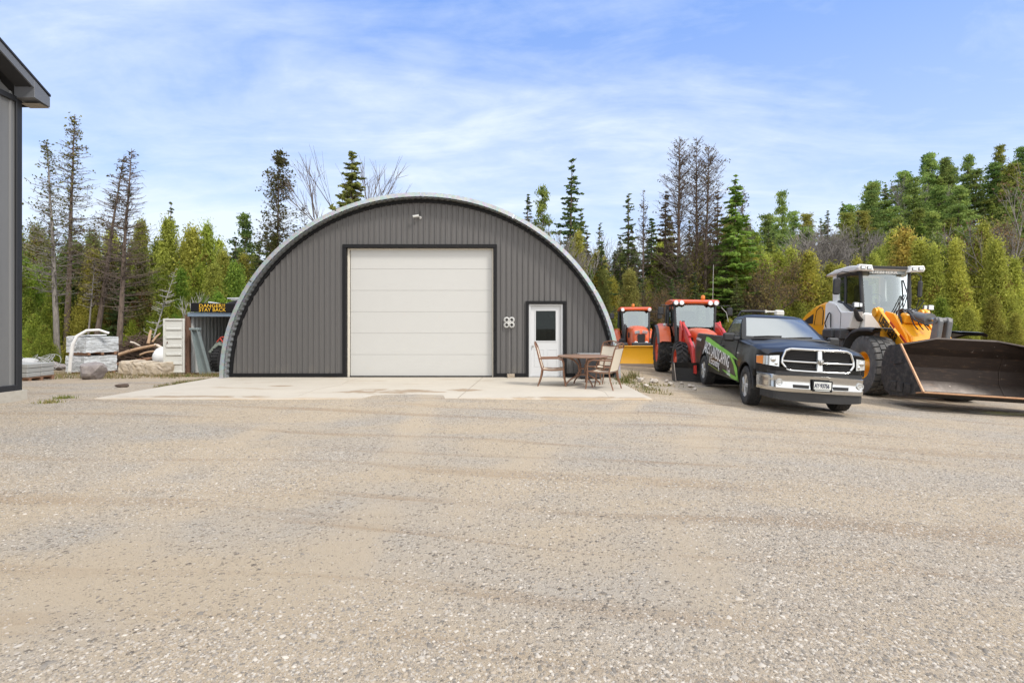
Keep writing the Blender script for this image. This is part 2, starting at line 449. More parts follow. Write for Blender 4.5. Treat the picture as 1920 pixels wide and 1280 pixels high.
for args in ((210000, 1.7, 6.2, .003, .0115, 1, 1.25), (6500, 1.7, 5.0, .008, .019, 2, 1.3), (70000, 4.5, 11.0, .006, .015, 3, 1.0)):
    V, F_, C_ = stones(*args); Vs.append(V); Fs.append(F_+off); Cs.append(C_); off += len(V)
def vcol_material(name, rough, trans=0.0, rnd=.25, spec=.3, hue=.03):
    m, nt, b = newmat(name)
    a = nt.nodes.new('ShaderNodeAttribute'); a.attribute_name = 'Col'
    oi = nt.nodes.new('ShaderNodeObjectInfo')
    hsv = nt.nodes.new('ShaderNodeHueSaturation')
    hv = nt.nodes.new('ShaderNodeMapRange'); hv.inputs[3].default_value = .5-hue; hv.inputs[4].default_value = .5+hue; nt.links.new(oi.outputs['Random'], hv.inputs[0]); nt.links.new(hv.outputs[0], hsv.inputs['Hue'])
    vv = nt.nodes.new('ShaderNodeMapRange'); vv.inputs[3].default_value = 1+rnd; vv.inputs[4].default_value = 1-rnd
    nt.links.new(mathn(nt, 'FRACT', mathn(nt, 'MULTIPLY', oi.outputs['Random'], 7.31)), vv.inputs[0]); nt.links.new(vv.outputs[0], hsv.inputs['Value'])
    nt.links.new(a.outputs['Color'], hsv.inputs['Color']); nt.links.new(hsv.outputs[0], b.inputs['Base Color'])
    b.inputs['Roughness'].default_value = rough; b.inputs['Specular IOR Level'].default_value = spec
    if trans:
        t = nt.nodes.new('ShaderNodeBsdfTranslucent'); nt.links.new(hsv.outputs[0], t.inputs[0])
        mx = nt.nodes.new('ShaderNodeMixShader'); mx.inputs[0].default_value = trans
        nt.links.new(b.outputs[0], mx.inputs[1]); nt.links.new(t.outputs[0], mx.inputs[2])
        nt.links.new(mx.outputs[0], nt.nodes['Material Output'].inputs[0])
    return m
STONE = vcol_material('loose_stone', .9, rnd=0, hue=0)
o = np_mesh('gravel', np.concatenate(Vs), np.concatenate(Fs), STONE, cols=np.concatenate(Cs))
tag(o, 'loose crushed stones lying over the yard in front', 'gravel', kind='stuff')

# concrete apron in front of the hut
m, nt, b = newmat('concrete_apron'); co = objco(nt)
c = mixc(nt, noise(nt, co, 1.3, 8, .62), (.41, .365, .295), (.54, .49, .405))
c = mixc(nt, mathn(nt, 'MULTIPLY', noise(nt, co, 60, 3, .6), .35), c, (.42, .38, .32))
st = noise(nt, mapped(nt, co, (.45, 1.5, 1), (0, 0, .1), (3.4, 1.3, 0)), 1.0, 7, .62, .5)
c = mixc(nt, mathn(nt, 'MULTIPLY', ramp(nt, st, [(.60, 0), (.66, 1)]), .6), c, (.29, .20, .115))
gs = nt.nodes.new('ShaderNodeSeparateXYZ'); nt.links.new(co, gs.inputs[0])
ns = mathn(nt, 'SUBTRACT', noise(nt, mapped(nt, co, (1, 1.6, 1)), 1.6, 7, .65, .4), .5)
for ex, ey, sx_, sy_ in ((-2.75, 11.15, 1.15, .42), (-1.2, 11.35, .55, .25), (1.3, 10.15, 1.6, .2), (-5.6, 12.2, .3, .12), (-6.4, 10.3, 1.6, .16)):
    dx = mathn(nt, 'DIVIDE', mathn(nt, 'SUBTRACT', gs.outputs[0], ex), sx_); dy = mathn(nt, 'DIVIDE', mathn(nt, 'SUBTRACT', gs.outputs[1], ey), sy_)
    rr = mathn(nt, 'ADD', mathn(nt, 'ADD', mathn(nt, 'MULTIPLY', dx, dx), mathn(nt, 'MULTIPLY', dy, dy)), mathn(nt, 'MULTIPLY', ns, 6.0))
    c = mixc(nt, mathn(nt, 'MULTIPLY', ramp(nt, rr, [(.25, 1), (.9, 0)]), .8), c, (.26, .18, .105))
edge = mathn(nt, 'ADD', gs.outputs[1], mathn(nt, 'MULTIPLY', ns, 1.3))
c = mixc(nt, mathn(nt, 'MULTIPLY', ramp(nt, mathn(nt, 'SUBTRACT', edge, 9.6), [(.25, 1), (.62, 0)]), .85), c, (.43, .33, .22))
nt.links.new(c, b.inputs['Base Color']); b.inputs['Roughness'].default_value = .85
bump(nt, b, noise(nt, co, 30, 6, .6), .15, .01)
APRON = m
pl = [(-8.30, 10.05), (-4.9, 9.98), (-.5, 10.02), (2.78, 10.0), (2.80, 14.35), (-8.38, 14.35)]
o = MB().prism(pl, -.55, 0.0, 'z', .015).build('concrete_apron', APRON); tag(o, kind='structure')
jt = mat('joint_sealant', (.30, .26, .21), .9)
MB().box((-.95, 12.17, .002), (.014, 4.2, .004), (0, 0, -.06)).build('apron_joint', jt, o)
for k, pts in enumerate(([(-4.2, 14.3), (-4.32, 13.4), (-4.2, 12.5), (-4.45, 11.5), (-4.38, 10.4)], [(1.9, 14.3), (2.0, 13.2), (1.86, 12.0), (2.02, 11.0), (1.95, 10.2)])):
    MB().tube([(x, y, .0) for x, y in pts], .004, 4).build('apron_crack', jt, o)
# ------------------------------------------------------------------ arched steel hut
YF = 14.4; HX = -2.56
BLACK = mat('black_trim', (.010, .010, .011), .55, dirt=(.08, .065, .055), dirt_amt=.12, spec=.22)
def cladding(name, col, dirtcol, low):
    m, nt, b = newmat(name); co = objco(nt)
    c = mixc(nt, noise(nt, mapped(nt, co, (3, 3, .25)), 1.5, 5, .6), tuple(x*.9 for x in col), tuple(x*1.1 for x in col))
    z = nt.nodes.new('ShaderNodeSeparateXYZ'); nt.links.new(co, z.inputs[0])
    hz = mathn(nt, 'ADD', z.outputs[2], mathn(nt, 'MULTIPLY', noise(nt, mapped(nt, co, (2, 2, .5)), 2, 6, .65), 1.4))
    f = ramp(nt, mathn(nt, 'SUBTRACT', hz, low), [(.35, .55), (1.0, 0)])
    c = mixc(nt, f, c, dirtcol)
    nt.links.new(c, b.inputs['Base Color']); b.inputs['Roughness'].default_value = .5; b.inputs['Specular IOR Level'].default_value = .4
    bump(nt, b, noise(nt, mapped(nt, co, (1, 1, .2)), 1.1, 2, .5), .12, .02)
    return m
CLAD = cladding('grey_brown_cladding', (.114, .109, .105), (.19, .17, .145), .0)
hut = thing('steel_hut', 'large arched steel hut with grey-brown ribbed front and big white overhead door', 'hut', (HX, YF, 0))
A, B = 5.40, 4.98
def top(x): return B*math.sqrt(max(0, 1-(x/A)**2))
OD = (-2.135, 2.03, 3.66); MD = (3.035, 4.005, 2.07)      # overhead door, person door openings (local x)
fr = MB(); P_ = .156
prof = [0, .055, .068, .088, .101, .156]; dep = [0, 0, .036, .036, 0, 0]
xsf = []
x = -A
k0 = int(math.floor(-A/P_)); k1 = int(math.ceil(A/P_))
for k in range(k0, k1+1):
    for a, dd in zip(prof[:-1], dep[:-1]): xsf.append((k*P_+a, dd))
cuts = [OD[0], OD[1], MD[0], MD[1], -A+.002, A-.002]
for c in cuts: xsf.append((c, None))
xsf.sort(key=lambda t: t[0]); pts = []
last = 0
for i, (xx, dd) in enumerate(xsf):
    if abs(xx) > A: last = dd if dd is not None else last; continue
    if dd is None:
        dd = last
    last = dd; pts.append((xx, dd))
for (xa, da), (xb, db) in zip(pts, pts[1:]):
    xm = (xa+xb)/2; zb = 0.0
    if OD[0] < xm < OD[1]: zb = OD[2]
    elif MD[0] < xm < MD[1]: zb = MD[2]
    ta, tb = top(xa), top(xb)
    if max(ta, tb) > zb+.01:
        fr.quad((xa, -da, zb), (xb, -db, zb), (xb, -db, max(zb, tb)), (xa, -da, max(zb, ta)))
fr.build('front_wall', CLAD, hut)
# galvanised arch shell with deep corrugations
GALV, nt, b = newmat('galvanised_steel'); co = objco(nt)
c = mixc(nt, noise(nt, co, 2.2, 7, .65), (.33, .37, .39), (.52, .56, .57))
v = nt.nodes.new('ShaderNodeTexVoronoi'); v.inputs['Scale'].default_value = 14; nt.links.new(co, v.inputs['Vector'])
c = mixc(nt, .12, c, v.outputs['Color']); nt.links.new(c, b.inputs['Base Color'])
b.inputs['Metallic'].default_value = .55; b.inputs['Roughness'].default_value = .48
bump(nt, b, noise(nt, co, 3, 4, .5), .1, .02)
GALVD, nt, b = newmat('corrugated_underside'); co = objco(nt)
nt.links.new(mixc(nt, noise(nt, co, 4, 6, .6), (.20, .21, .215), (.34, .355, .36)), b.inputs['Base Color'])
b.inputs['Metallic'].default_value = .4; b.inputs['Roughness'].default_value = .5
def arch(t, grow):  # t 0..1 from left foot to right foot
    a = PI*(1-t); return (A+grow)*math.cos(a), (B+grow)*math.sin(a)
NT = 96
sh = MB()
ys_ = []; y = -.28
while y < 12:
    for dy, dd in ((0, 0), (.10, 0), (.16, .14), (.30, .14), (.36, 0)): ys_.append((y+dy, dd))
    y += .46
sh.grid([[(*[arch(i/NT, .06+dd)[0]], yy, arch(i/NT, .06+dd)[1]) for i in range(NT+1)] for yy, dd in ys_])
sh.build('arch_roof', GALV, hut, smooth=True, ang=40)
# front rim: end panel lip (outer band), in bolted lengths
rim = MB()
for s0, s1 in ((0, .175), (.177, .36), (.362, .50), (.502, .655), (.657, .84), (.842, 1)):
    rows = []
    for i in range(17):
        t = s0+(s1-s0)*i/16
        ii, io = arch(t, .075), arch(t, .185)
        rows.append([(ii[0], -.27, ii[1]), (ii[0], -.31, ii[1]), (io[0], -.31, io[1]), (io[0], -.18, io[1])])
    rim.grid(rows)
rim.build('rim_band', GALV, hut, smooth=True, ang=30)
# cross-ribbed underside of the overhang (fine corrugation running round the arch)
un = MB(); rows = []
n = 210
for i in range(n+1):
    t = i/n; g1 = .055+(.03 if i % 2 else 0)
    a0 = arch(t, g1)
    rows.append([(a0[0], -.28, a0[1]), (a0[0], .02, a0[1])])
un.grid(rows); un.build('overhang_lining', GALVD, hut)
tr = MB(); rows = []
for i in range(NT+1):
    a0, a1 = arch(i/NT, -.035), arch(i/NT, .045)
    rows.append([(a0[0], .0, a0[1]), (a0[0], -.055, a0[1]), (a1[0], -.055, a1[1])])
tr.grid(rows)
tr.build('arch_trim', BLACK, hut, smooth=True, ang=30)
for x0, x1 in ((-A+.02, OD[0]-.10), (OD[1]+.10, MD[0]-.095), (MD[1]+.095, A-.02)):
    MB().box(((x0+x1)/2, -.035, .055), (x1-x0, .06, .11), bev=.006).build('base_trim', BLACK, hut)
def door_trim(n, o, w):
    t = MB()
    t.box((o[0]-w/2, -.025, o[2]/2), (w, .10, o[2]), bev=.006)
    t.box((o[1]+w/2, -.025, o[2]/2), (w, .10, o[2]), bev=.006)
    t.box(((o[0]+o[1])/2, -.025, o[2]+w/2), (o[1]-o[0]+2*w, .104, w), bev=.006)
    return t.build('door_trim', BLACK, hut)
door_trim('overhead', OD, .10); door_trim('person', MD, .085)
WHITE = mat('white_door_steel', (.50, .495, .47), .42, dirt=(.55, .48, .38), dirt_amt=.10, var=.03)
ov = MB(); h = OD[2]/6
for i in range(6):
    ov.box(((OD[0]+OD[1])/2+.02, .10, .03+h*(i+.5)-.005), (OD[1]-OD[0]-.13, .05, h-.004), bev=.003)
od = ov.build('overhead_door', WHITE, hut)
cr = MB()
cr.box(((OD[0]+OD[1])/2, .11, OD[2]-.02), (OD[1]-OD[0], .10, .04)); cr.box((OD[0]+.035, .075, OD[2]/2), (.06, .05, OD[2])); cr.box((OD[1]-.02, .075, OD[2]/2), (.035, .05, OD[2]))
cr.build('door_jamb', mat('cream_jamb', (.68, .63, .53), .5), od)
MB().box(((OD[0]+OD[1])/2, .09, .017), (OD[1]-OD[0]-.1, .07, .032)).build('bottom_seal', mat('black_rubber', (.02, .02, .02), .7), od)
MB().box(((OD[0]+OD[1])/2, .16, 1.83), (OD[1]-OD[0], .02, 3.7)).build('door_backing', mat('grey_backing', (.36, .35, .33), .7), od)
# person door
mdw = MB(); x0, x1, zt = MD
x0 += .0
mdw.box((x0+.03, .02, zt/2), (.06, .10, zt), bev=.004); mdw.box((x1-.03, .02, zt/2), (.06, .10, zt), bev=.004); mdw.box(((x0+x1)/2, .02, zt-.025), (x1-x0-.12, .096, .05), bev=.004)
WD = mat('white_door_paint', (.56, .565, .565), .35, dirt=(.5, .47, .42), dirt_amt=.08, var=.02)
pd = mdw.build('person_door', WD, hut)
lf = MB(); a0, a1 = x0+.062, x1-.062; wx0, wx1, wz0, wz1 = a0+.14, a1-.14, 1.03, 1.88
for bx in ((a0, wx0, .03, zt-.052), (wx1, a1, .03, zt-.052), (wx0, wx1, .03, wz0), (wx0, wx1, wz1, zt-.052)):
    lf.box(((bx[0]+bx[1])/2, .045, (bx[2]+bx[3])/2), (bx[1]-bx[0], .045, bx[3]-bx[2]))
lf.build('door_leaf', WD, pd)
wf = MB(); q = .03
for bx in ((wx0-q, wx0, wz0-q, wz1+q), (wx1, wx1+q, wz0-q, wz1+q), (wx0, wx1, wz0-q, wz0), (wx0, wx1, wz1, wz1+q)):
    wf.box(((bx[0]+bx[1])/2, .018, (bx[2]+bx[3])/2), (bx[1]-bx[0], .016, bx[3]-bx[2]), bev=.004)
for i in range(2):
    cx = a0+(a1-a0)*(.28+.44*i)
    for bx in ((cx-.14, cx+.14, .30, .315), (cx-.14, cx+.14, .78, .795), (cx-.14, cx-.125, .315, .78), (cx+.125, cx+.14, .315, .78)):
        wf.box(((bx[0]+bx[1])/2, .02, (bx[2]+bx[3])/2), (bx[1]-bx[0], .01, bx[3]-bx[2]), bev=.003)
wf.build('window_frame', WD, pd)
DG = mat('dark_window_glass', (.02, .024, .024), .04, spec=.9, var=.3)
MB().box(((wx0+wx1)/2, .05, (wz0+wz1)/2), (wx1-wx0, .008, wz1-wz0)).build('window_pane', glassmat('door_glass', (.38, .42, .42), .02, .02, .9), pd)
ins = MB(); ins.box(((wx0+wx1)/2, .6, (wz0+wz1)/2), (1.6, .02, 1.4)); ins.build('dark_interior', mat('interior_dark', (.03, .03, .032), .8), pd)
ins = MB(); ins.box((wx0+.16, .5, 1.22), (.3, .2, .34)); ins.box((wx0+.1, .45, 1.1), (.2, .2, .12)); ins.build('shelf_clutter', mat('clutter_grey', (.22, .22, .20), .7, var=.4, dirt_scale=9), pd)
ins = MB(); ins.sphere((wx1-.11, .35, 1.73), .06, sc=(1, .4, .8)); ins.build('inside_lamp', mat('lamp_white', (.8, .8, .78), .5), pd)
kn = MB(); kn.lathe([(0, -.075), (.022, -.07), (.032, -.05), (.022, -.03), (.014, -.015), (.03, -.008), (.03, 0), (0, 0)], (a0+.06, .022, .88), 'y', 14); kn.build('door_knob', mat('brushed_nickel', (.45, .43, .40), .3, .9), pd, True)
MB().box(((x0+x1)/2, -.02, .015), (x1-x0, .12, .03)).build('threshold', mat('aluminium_sill', (.4, .4, .4), .4, .8), pd)
# roll-up door guide brackets on the right jamb
for z in (1.38, .48): MB().box((OD[1]+.05, -.085, z), (.05, .03, .07), bev=.005).build('door_bracket', BLACK, hut)
# camera under the ridge
sc_ = thing('security_camera', 'small white security camera high on the hut front', 'camera', (HX-.13, YF-.02, 4.55))
cb = MB(); cb.tube([(-.10, -.14, -.03), (.06, -.10, .0)], [.035, .04], 12); cb.build('camera_body', WHITE, sc_, True)
cb = MB(); cb.tube([(.05, -.09, .0), (.09, -.03, -.03), (.09, -.002, -.03)], .012, 8); cb.lathe([(0, 0), (.04, 0), (.04, -.015), (0, -.015)], (.09, .0, -.03), 'y', 14); cb.build('camera_mount', WHITE, sc_, True)
cb = MB(); cb.tube([(-.103, -.141, -.031), (-.101, -.1405, -.03)], .028, 12); cb.build('lens', BLACK, sc_)
cb = MB(); cb.tube([(.08, -.01, 0), (.085, -.01, .16)], .006, 6); cb.build('antenna', BLACK, sc_)
# coiled white hose on the wall
hz = thing('coiled_hose', 'white hose coiled in four loops on the wall left of the person door', 'hose', (HX+2.48, YF-.02, 1.55))
c_ = MB()
for k in range(4):
    a = PI/4+k*PI/2; cx, cz = .10*math.cos(a), .10*math.sin(a)
    for r, dy in ((.075, -.03), (.055, -.05)):
        c_.tube([(cx+r*math.cos(t*2*PI/14), dy-.01*(k % 2), cz+r*math.sin(t*2*PI/14)) for t in range(15)], .013, 8, False)
c_.build('hose_coil', WHITE, hz, True)
c_ = MB(); c_.box((0, -.03, 0), (.12, .05, .12), bev=.02); c_.build('hanger', WHITE, hz, True)
c_ = MB(); c_.tube([(.0, -.04, -.1), (.005, -.03, -.5), (0, -.03, -1.0), (.0, -.03, -1.5)], .007, 6); c_.build('hanging_cord', mat('grey_cord', (.2, .19, .18), .7), hz)
# stone brick at the base
def rough_block(name, dims, m, loc, rotz, sub=3, amp=.03, seed=0, label=None, cat=None, group=None, parent=None):
    import bmesh
    bm = bmesh.new(); bmesh.ops.create_cube(bm, size=1)
    bmesh.ops.subdivide_edges(bm, edges=bm.edges, cuts=sub, use_grid_fill=True)
    r = random.Random(seed)
    for v in bm.verts:
        v.co = Vector((v.co.x*dims[0], v.co.y*dims[1], v.co.z*dims[2]))
        e = sum(1 for a, d_ in zip(v.co, dims) if abs(abs(a)-d_/2) < 1e-4)
        if e >= 2: v.co *= 1-.05*(e-1)
        v.co += Vector((r.uniform(-1, 1), r.uniform(-1, 1), r.uniform(-1, 1)))*amp
    me = bpy.data.meshes.new(name); bm.to_mesh(me); bm.free(); me.materials.append(m)
    o = bpy.data.objects.new(name, me); COL.objects.link(o); o.location = loc; o.rotation_euler = (0, 0, rotz)
    if parent: o.parent = parent
    return tag(o, label, cat, group)
ROCKT = mat('tan_stone', (.36, .30, .23), .9, dirt=(.18, .14, .10), dirt_amt=.4, dirt_scale=8, bmp=.6, bscale=30)
rough_block('stone_brick', (.21, .14, .11), ROCKT, (HX+2.53, YF-.17, .055), .1, 3, .008, 3, 'small rough tan stone brick on the slab below the coiled hose', 'brick')

# ------------------------------------------------------------------ grey building on the left
WX, WY = -9.81, 10.1
CL2 = cladding('grey_cladding', (.15, .15, .147), (.17, .16, .15), -1.2)
lb = thing('metal_clad_building', 'tall grey metal-clad building with black trim and eaves at the left edge', 'building', (WX, WY, 0))
wl = MB(); z0, L_ = .16, 9.9
# gable wall facing +x: ribbed sheet along y, from y=0 (corner) to -L_
yy = 0.0; pr = []
while yy < L_:
    for a, dd in ((0, 0), (.155, 0), (.175, .022), (.20, .022), (.22, 0), (.225, 0)):
        pr.append((yy+a, dd))
    yy += .23
ZE = 5.90; SL = .577
def ztop(u): return ZE+SL*min(u, L_-u)
lastu = -1
for (ua, da), (ub, db) in zip(pr, pr[1:]):
    if ub > L_: break
    wl.quad((da, -ua, z0), (db, -ub, z0), (db, -ub, ztop(ub)), (da, -ua, ztop(ua)))
wl.quad((0, 0, z0), (-14, 0, z0), (-14, 0, ZE), (0, 0, ZE)); wl.quad((0, -L_, z0), (-14, -L_, z0), (-14, -L_, ZE), (0, -L_, ZE))
wl.build('wall', CL2, lb)
DTR = mat('charcoal_trim', (.024, .025, .028), .45, spec=.3, dirt=(.10, .09, .08), dirt_amt=.08)
t = MB(); t.box((.015, -.05, (z0+ZE)/2), (.06, .12, ZE-z0+.02), bev=.01); t.build('corner_trim', DTR, lb)
t = MB(); t.box((.016, -L_/2-.06, z0+.045), (.058, L_-.10, .14), bev=.01); t.build('base_trim', DTR, lb)
t = MB(); t.box((.025, -L_/2-.06, 5.90), (.055, L_-.10, .11), bev=.01); t.build('band_trim', DTR, lb)
t = MB(); t.box((-.06, -L_/2+.04, -.15), (.28, L_+.06, .62)); t.box((-7, -.1, -.15), (13.8, .28, .6))
CONC = mat('foundation_concrete', (.42, .39, .33), .9, dirt=(.25, .21, .16), dirt_amt=.35, bmp=.3)
t.build('foundation', CONC, lb)
# roof and rake
rf = MB(); ov_ = .40; e = .22
for sgn in (0, 1):
    def RP(u, x, dz): 
        y_ = -u if sgn == 0 else -(L_-u)
        return (x, y_, ZE+SL*u+dz)
    u0, u1 = -e, L_/2
    a = [RP(u0, ov_+.02, .36), RP(u1, ov_+.02, .36), RP(u1, -14.4, .36), RP(u0, -14.4, .36)]
    b_ = [RP(u0, ov_+.02, .32), RP(u1, ov_+.02, .32), RP(u1, -14.4, .32), RP(u0, -14.4, .32)]
    rf.add(a+b_, [(0, 1, 2, 3), (7, 6, 5, 4), (0, 4, 5, 1), (3, 2, 6, 7), (0, 3, 7, 4)])
rf.build('roof', DTR, lb)
GRYF = mat('rake_fascia_grey', (.13, .135, .145), .4)
fs = MB()
for sgn in (0, 1):
    def RP(u, x, dz):
        y_ = -u if sgn == 0 else -(L_-u)
        return (x, y_, ZE+SL*u+dz)
    a = [RP(.12, ov_, .315), RP(L_/2, ov_, .315), RP(L_/2, ov_, .15), RP(.12, ov_, .15)]
    b_ = [(p[0]-.03, p[1], p[2]) for p in a]
    fs.add(a+b_, [(0, 1, 2, 3), (7, 6, 5, 4), (0, 4, 5, 1), (2, 6, 7, 3), (0, 3, 7, 4)])
fs.build('rake_fascia', GRYF, lb)
sf = MB()
for sgn in (0, 1):
    def RP(u, x, dz):
        y_ = -u if sgn == 0 else -(L_-u)
        return (x, y_, ZE+SL*u+dz)
    sf.quad(RP(.0, .03, .17), RP(L_/2, .03, .17), RP(L_/2, ov_-.03, .17), RP(.0, ov_-.03, .17))
sf.build('soffit', mat('dark_soffit', (.03, .03, .032), .6), lb)
# eave return (box end below the rake)
ee = MB()
ee.prism([(.12, ZE+.03), (-e, ZE-.02), (-e, ZE+.175), (.12, ZE+.38)], .0, ov_+.004, 'x', .004)
for i in range(len(ee.v)): x_, y_, z_ = ee.v[i]; ee.v[i] = (x_, -y_, z_)
ee.build('eave_return', GRYF, lb)
ee = MB(); ee.box((-7.0, e-.01, ZE+.08), (14, .03, .20)); ee.build('gutter', DTR, lb)
ee = MB(); ee.quad((.0, .0, ZE-.03), (ov_, .0, ZE-.03), (ov_, e, ZE-.04), (.0, e, ZE-.04)); ee.build('return_soffit', mat('tan_soffit', (.33, .29, .24), .6), lb)
# ------------------------------------------------------------------ patio set on the apron
BRZ = mat('bronze_metal', (.22, .115, .07), .38, .3, var=.15)
SLING = mat('beige_sling', (.62, .55, .44), .8, bmp=.25, bscale=160, var=.06)
def patio_chair(label, loc, rz):
    t = thing('patio_chair', label, 'chair', loc, rz, 'patio chairs round the table')
    # faces +x
    f = MB()
    for s in (-1, 1):
        y = .27*s
        f.tube([(-.24, y, .40), (-.30, y*1.0, .62), (-.37, y*.97, .90), (-.41, y*.9, 1.0)], .017, 8)       # back post
        f.tube([(-.24, y, .40), (0, y, .385), (.25, y, .41), (.29, y, .395)], .017, 8)                      # seat rail
    f.tube([(-.41, -.245, 1.0), (-.425, -.13, 1.04), (-.43, 0, 1.055), (-.425, .13, 1.04), (-.41, .245, 1.0)], .017, 8)
    f.tube([(-.39, -.25, .93), (-.395, 0, .925), (-.39, .25, .93)], .012, 8)
    f.tube([(.28, -.27, .40), (.28, .27, .40)], .014, 8); f.tube([(-.24, -.27, .39), (-.24, .27, .39)], .014, 8)
    for k in range(3):      # scroll work in the crest
        f.tube([(-.41, -.14+.14*k-.05, .955), (-.42, -.14+.14*k, 1.02), (-.41, -.14+.14*k+.05, .955)], .008, 6)
    f.build('frame', BRZ, t, True)
    for s in (-1, 1):
        y = .27*s
        l = MB(); l.tube([(-.24, y, .41), (-.27, y, .22), (-.34, y, .0)], [.018, .018, .015], 8); l.build('leg', BRZ, t, True)
        l = MB(); l.tube([(.27, y, .40), (.285, y, .2), (.32, y, .0)], [.018, .018, .015], 8); l.build('leg', BRZ, t, True)
        a = MB(); a.tube([(-.31, y, .66), (-.1, y*1.06, .665), (.14, y*1.08, .67), (.24, y*1.08, .63), (.275, y*1.04, .53), (.27, y, .40)], .017, 8, flat=1); a.build('armrest', BRZ, t, True)
    s_ = MB()
    th = .012
    pb = [(-.245+.0, .42), (-.30, .62), (-.365, .88), (-.385, .925)]
    rows = [[(x, -.255, z) for x, z in pb], [(x-.03, 0, z) for x, z in pb], [(x, .255, z) for x, z in pb]]
    back = MB(); back.grid(rows); back.grid([[(x-th, y, z) for x, y, z in r] for r in rows]); back.build('back_sling', SLING, t, True)
    ps = [(-.235, .405), (-.1, .385), (.1, .385), (.27, .41)]
    rows = [[(x, -.255, z) for x, z in ps], [(x, 0, z-.03) for x, z in ps], [(x, .255, z) for x, z in ps]]
    back = MB(); back.grid(rows); back.grid([[(x, y, z-th) for x, y, z in r] for r in rows]); back.build('seat_sling', SLING, t, True)
    return t
TY = 12.3; TX = at(1093, TY)
tb = thing('patio_table', 'round brown patio table with curved legs on the concrete slab', 'table', (TX, TY, 0))
tt = MB(); tt.lathe([(0, .69), (.60, .69), (.615, .70), (.615, .722), (.60, .73), (0, .73)], (0, 0, 0), 'z', 40, False); tt.build('tabletop', mat('brown_tabletop', (.25, .15, .10), .35, var=.2, dirt_scale=14), tb, True)
r_ = MB(); r_.lathe([(.10, .40), (.115, .40), (.115, .42), (.10, .42)], (0, 0, 0), 'z', 20); r_.lathe([(.16, .26), (.175, .26), (.175, .28), (.16, .28)], (0, 0, 0), 'z', 20); r_.build('ring', BRZ, tb, True)
for k in range(4):
    a = k*PI/2+.35; c, s = math.cos(a), math.sin(a)
    l = MB(); l.tube([(c*.42, s*.42, .69), (c*.24, s*.24, .62), (c*.12, s*.12, .50), (c*.10, s*.10, .35), (c*.17, s*.17, .24), (c*.36, s*.36, .14), (c*.46, s*.46, .05), (c*.47, s*.47, 0)], .019, 8); l.build('leg', BRZ, tb, True)
patio_chair('bronze patio chair facing the table from the left, before the person door', (at(1036, 12.35), 12.35, 0), -.12)
patio_chair('nearest bronze patio chair, seen from behind its right side at the table', (at(1131, 11.65), 11.65, 0), PI-.55)
patio_chair('bronze patio chair on the far side of the table, half hidden by another chair', (at(1128, 13.0), 13.0, 0), PI+.75)
# dark bin with grey lid behind the chairs
bn = thing('storage_bin', 'dark storage bin with a grey lid against the hut wall behind the chairs', 'bin', (at(1106, 14.0), 14.0, 0))
q = MB(); q.box((0, 0, .33), (.62, .42, .62), bev=.03); q.build('bin_body', mat('bin_dark', (.03, .03, .035), .5, dirt=(.15, .13, .1)), bn)
q = MB(); q.box((0, 0, .67), (.68, .46, .06), bev=.02); q.build('lid', mat('lid_grey', (.22, .22, .22), .5), bn)
# ------------------------------------------------------------------ left yard
PAVE = mat('paver_grey', (.33, .33, .31), .85, dirt=(.22, .21, .19), dirt_amt=.3, dirt_scale=5)
WRAP = mat('shrink_wrap', (.62, .66, .67), .25, dirt=(.36, .37, .36), dirt_amt=.55, dirt_scale=4, spec=.7, var=.15)
PALW = mat('pallet_wood', (.24, .13, .075), .85, var=.25, dirt_scale=8)
def paver_cube(label, X, Y, z, rz, w=.95, d=.95, h=.62, wrap=True, seed=0, legs=True, courses=4):
    r = random.Random(seed)
    t = thing('paver_pallet', label, 'paver pallet', (X, Y, z), rz, 'pallets of stacked pavers')
    p = MB()
    for y in (-.42, 0, .42): p.box((0, y*d, .045), (w*1.04, .09, .09))
    for k in range(6): p.box((-w/2+.06+k*(w-.1)/5, 0, .105), (.12, d*1.04, .022))
    p.build('wooden_pallet', PALW, t)
    s = MB(); ch = h/courses
    for c in range(courses):
        for k in range(4):
            x = -w/2+w*(k+.5)/4
            for j in range(2):
                s.box((x+r.uniform(-.008, .008), -d/4+j*d/2+r.uniform(-.008, .008), .12+ch*(c+.5)), (w/4-.012, d/2-.012, ch-.01), bev=.012)
    s.build('paver_stack', PAVE, t)
    if wrap:
        g = MB(); n = 9; rows = []
        per = []
        for (x0, y0), (x1, y1) in (((-1, -1), (1, -1)), ((1, -1), (1, 1)), ((1, 1), (-1, 1)), ((-1, 1), (-1, -1))):
            for k in range(n): per.append((x0+(x1-x0)*k/n, y0+(y1-y0)*k/n))
        for zi in range(8):
            zz_ = .10+(h+.03)*zi/7
            rows.append([((w/2+.022)*a+r.uniform(-.012, .012), (d/2+.022)*b_+r.uniform(-.012, .012), zz_+r.uniform(-.008, .008)) for a, b_ in per])
        g.grid(rows, True); m0 = len(g.v)
        g.add([(x, y, .14+h) for x, y in ((-w/2, -d/2), (w/2, -d/2), (w/2, d/2), (-w/2, d/2))], [(0, 1, 2, 3)])
        g.build('plastic_wrap', WRAP_CLEAR, t, True, 60)
        k = MB()
        for _ in range(9):   # crumpled white patches of film and bands
            sx = r.choice((-1, 1)); zc = .2+r.random()*h*.8
            a0 = r.uniform(-.4, .1)*w; a1 = a0+r.uniform(.15, .5)*w
            a1 = min(a1, .46*w); hh = r.uniform(.01, .05)
            k.add([(a0, -d/2-.042, zc), (a1, -d/2-.042, zc+r.uniform(-.05, .05)), (a1, -d/2-.045, zc+hh), (a0, -d/2-.045, zc+hh*.6)], [(0, 1, 2, 3)])
        k.build('film_fold', mat('white_film', (.75, .77, .78), .4), t)
    return t
m, nt, b = newmat('clear_wrap'); co = objco(nt)
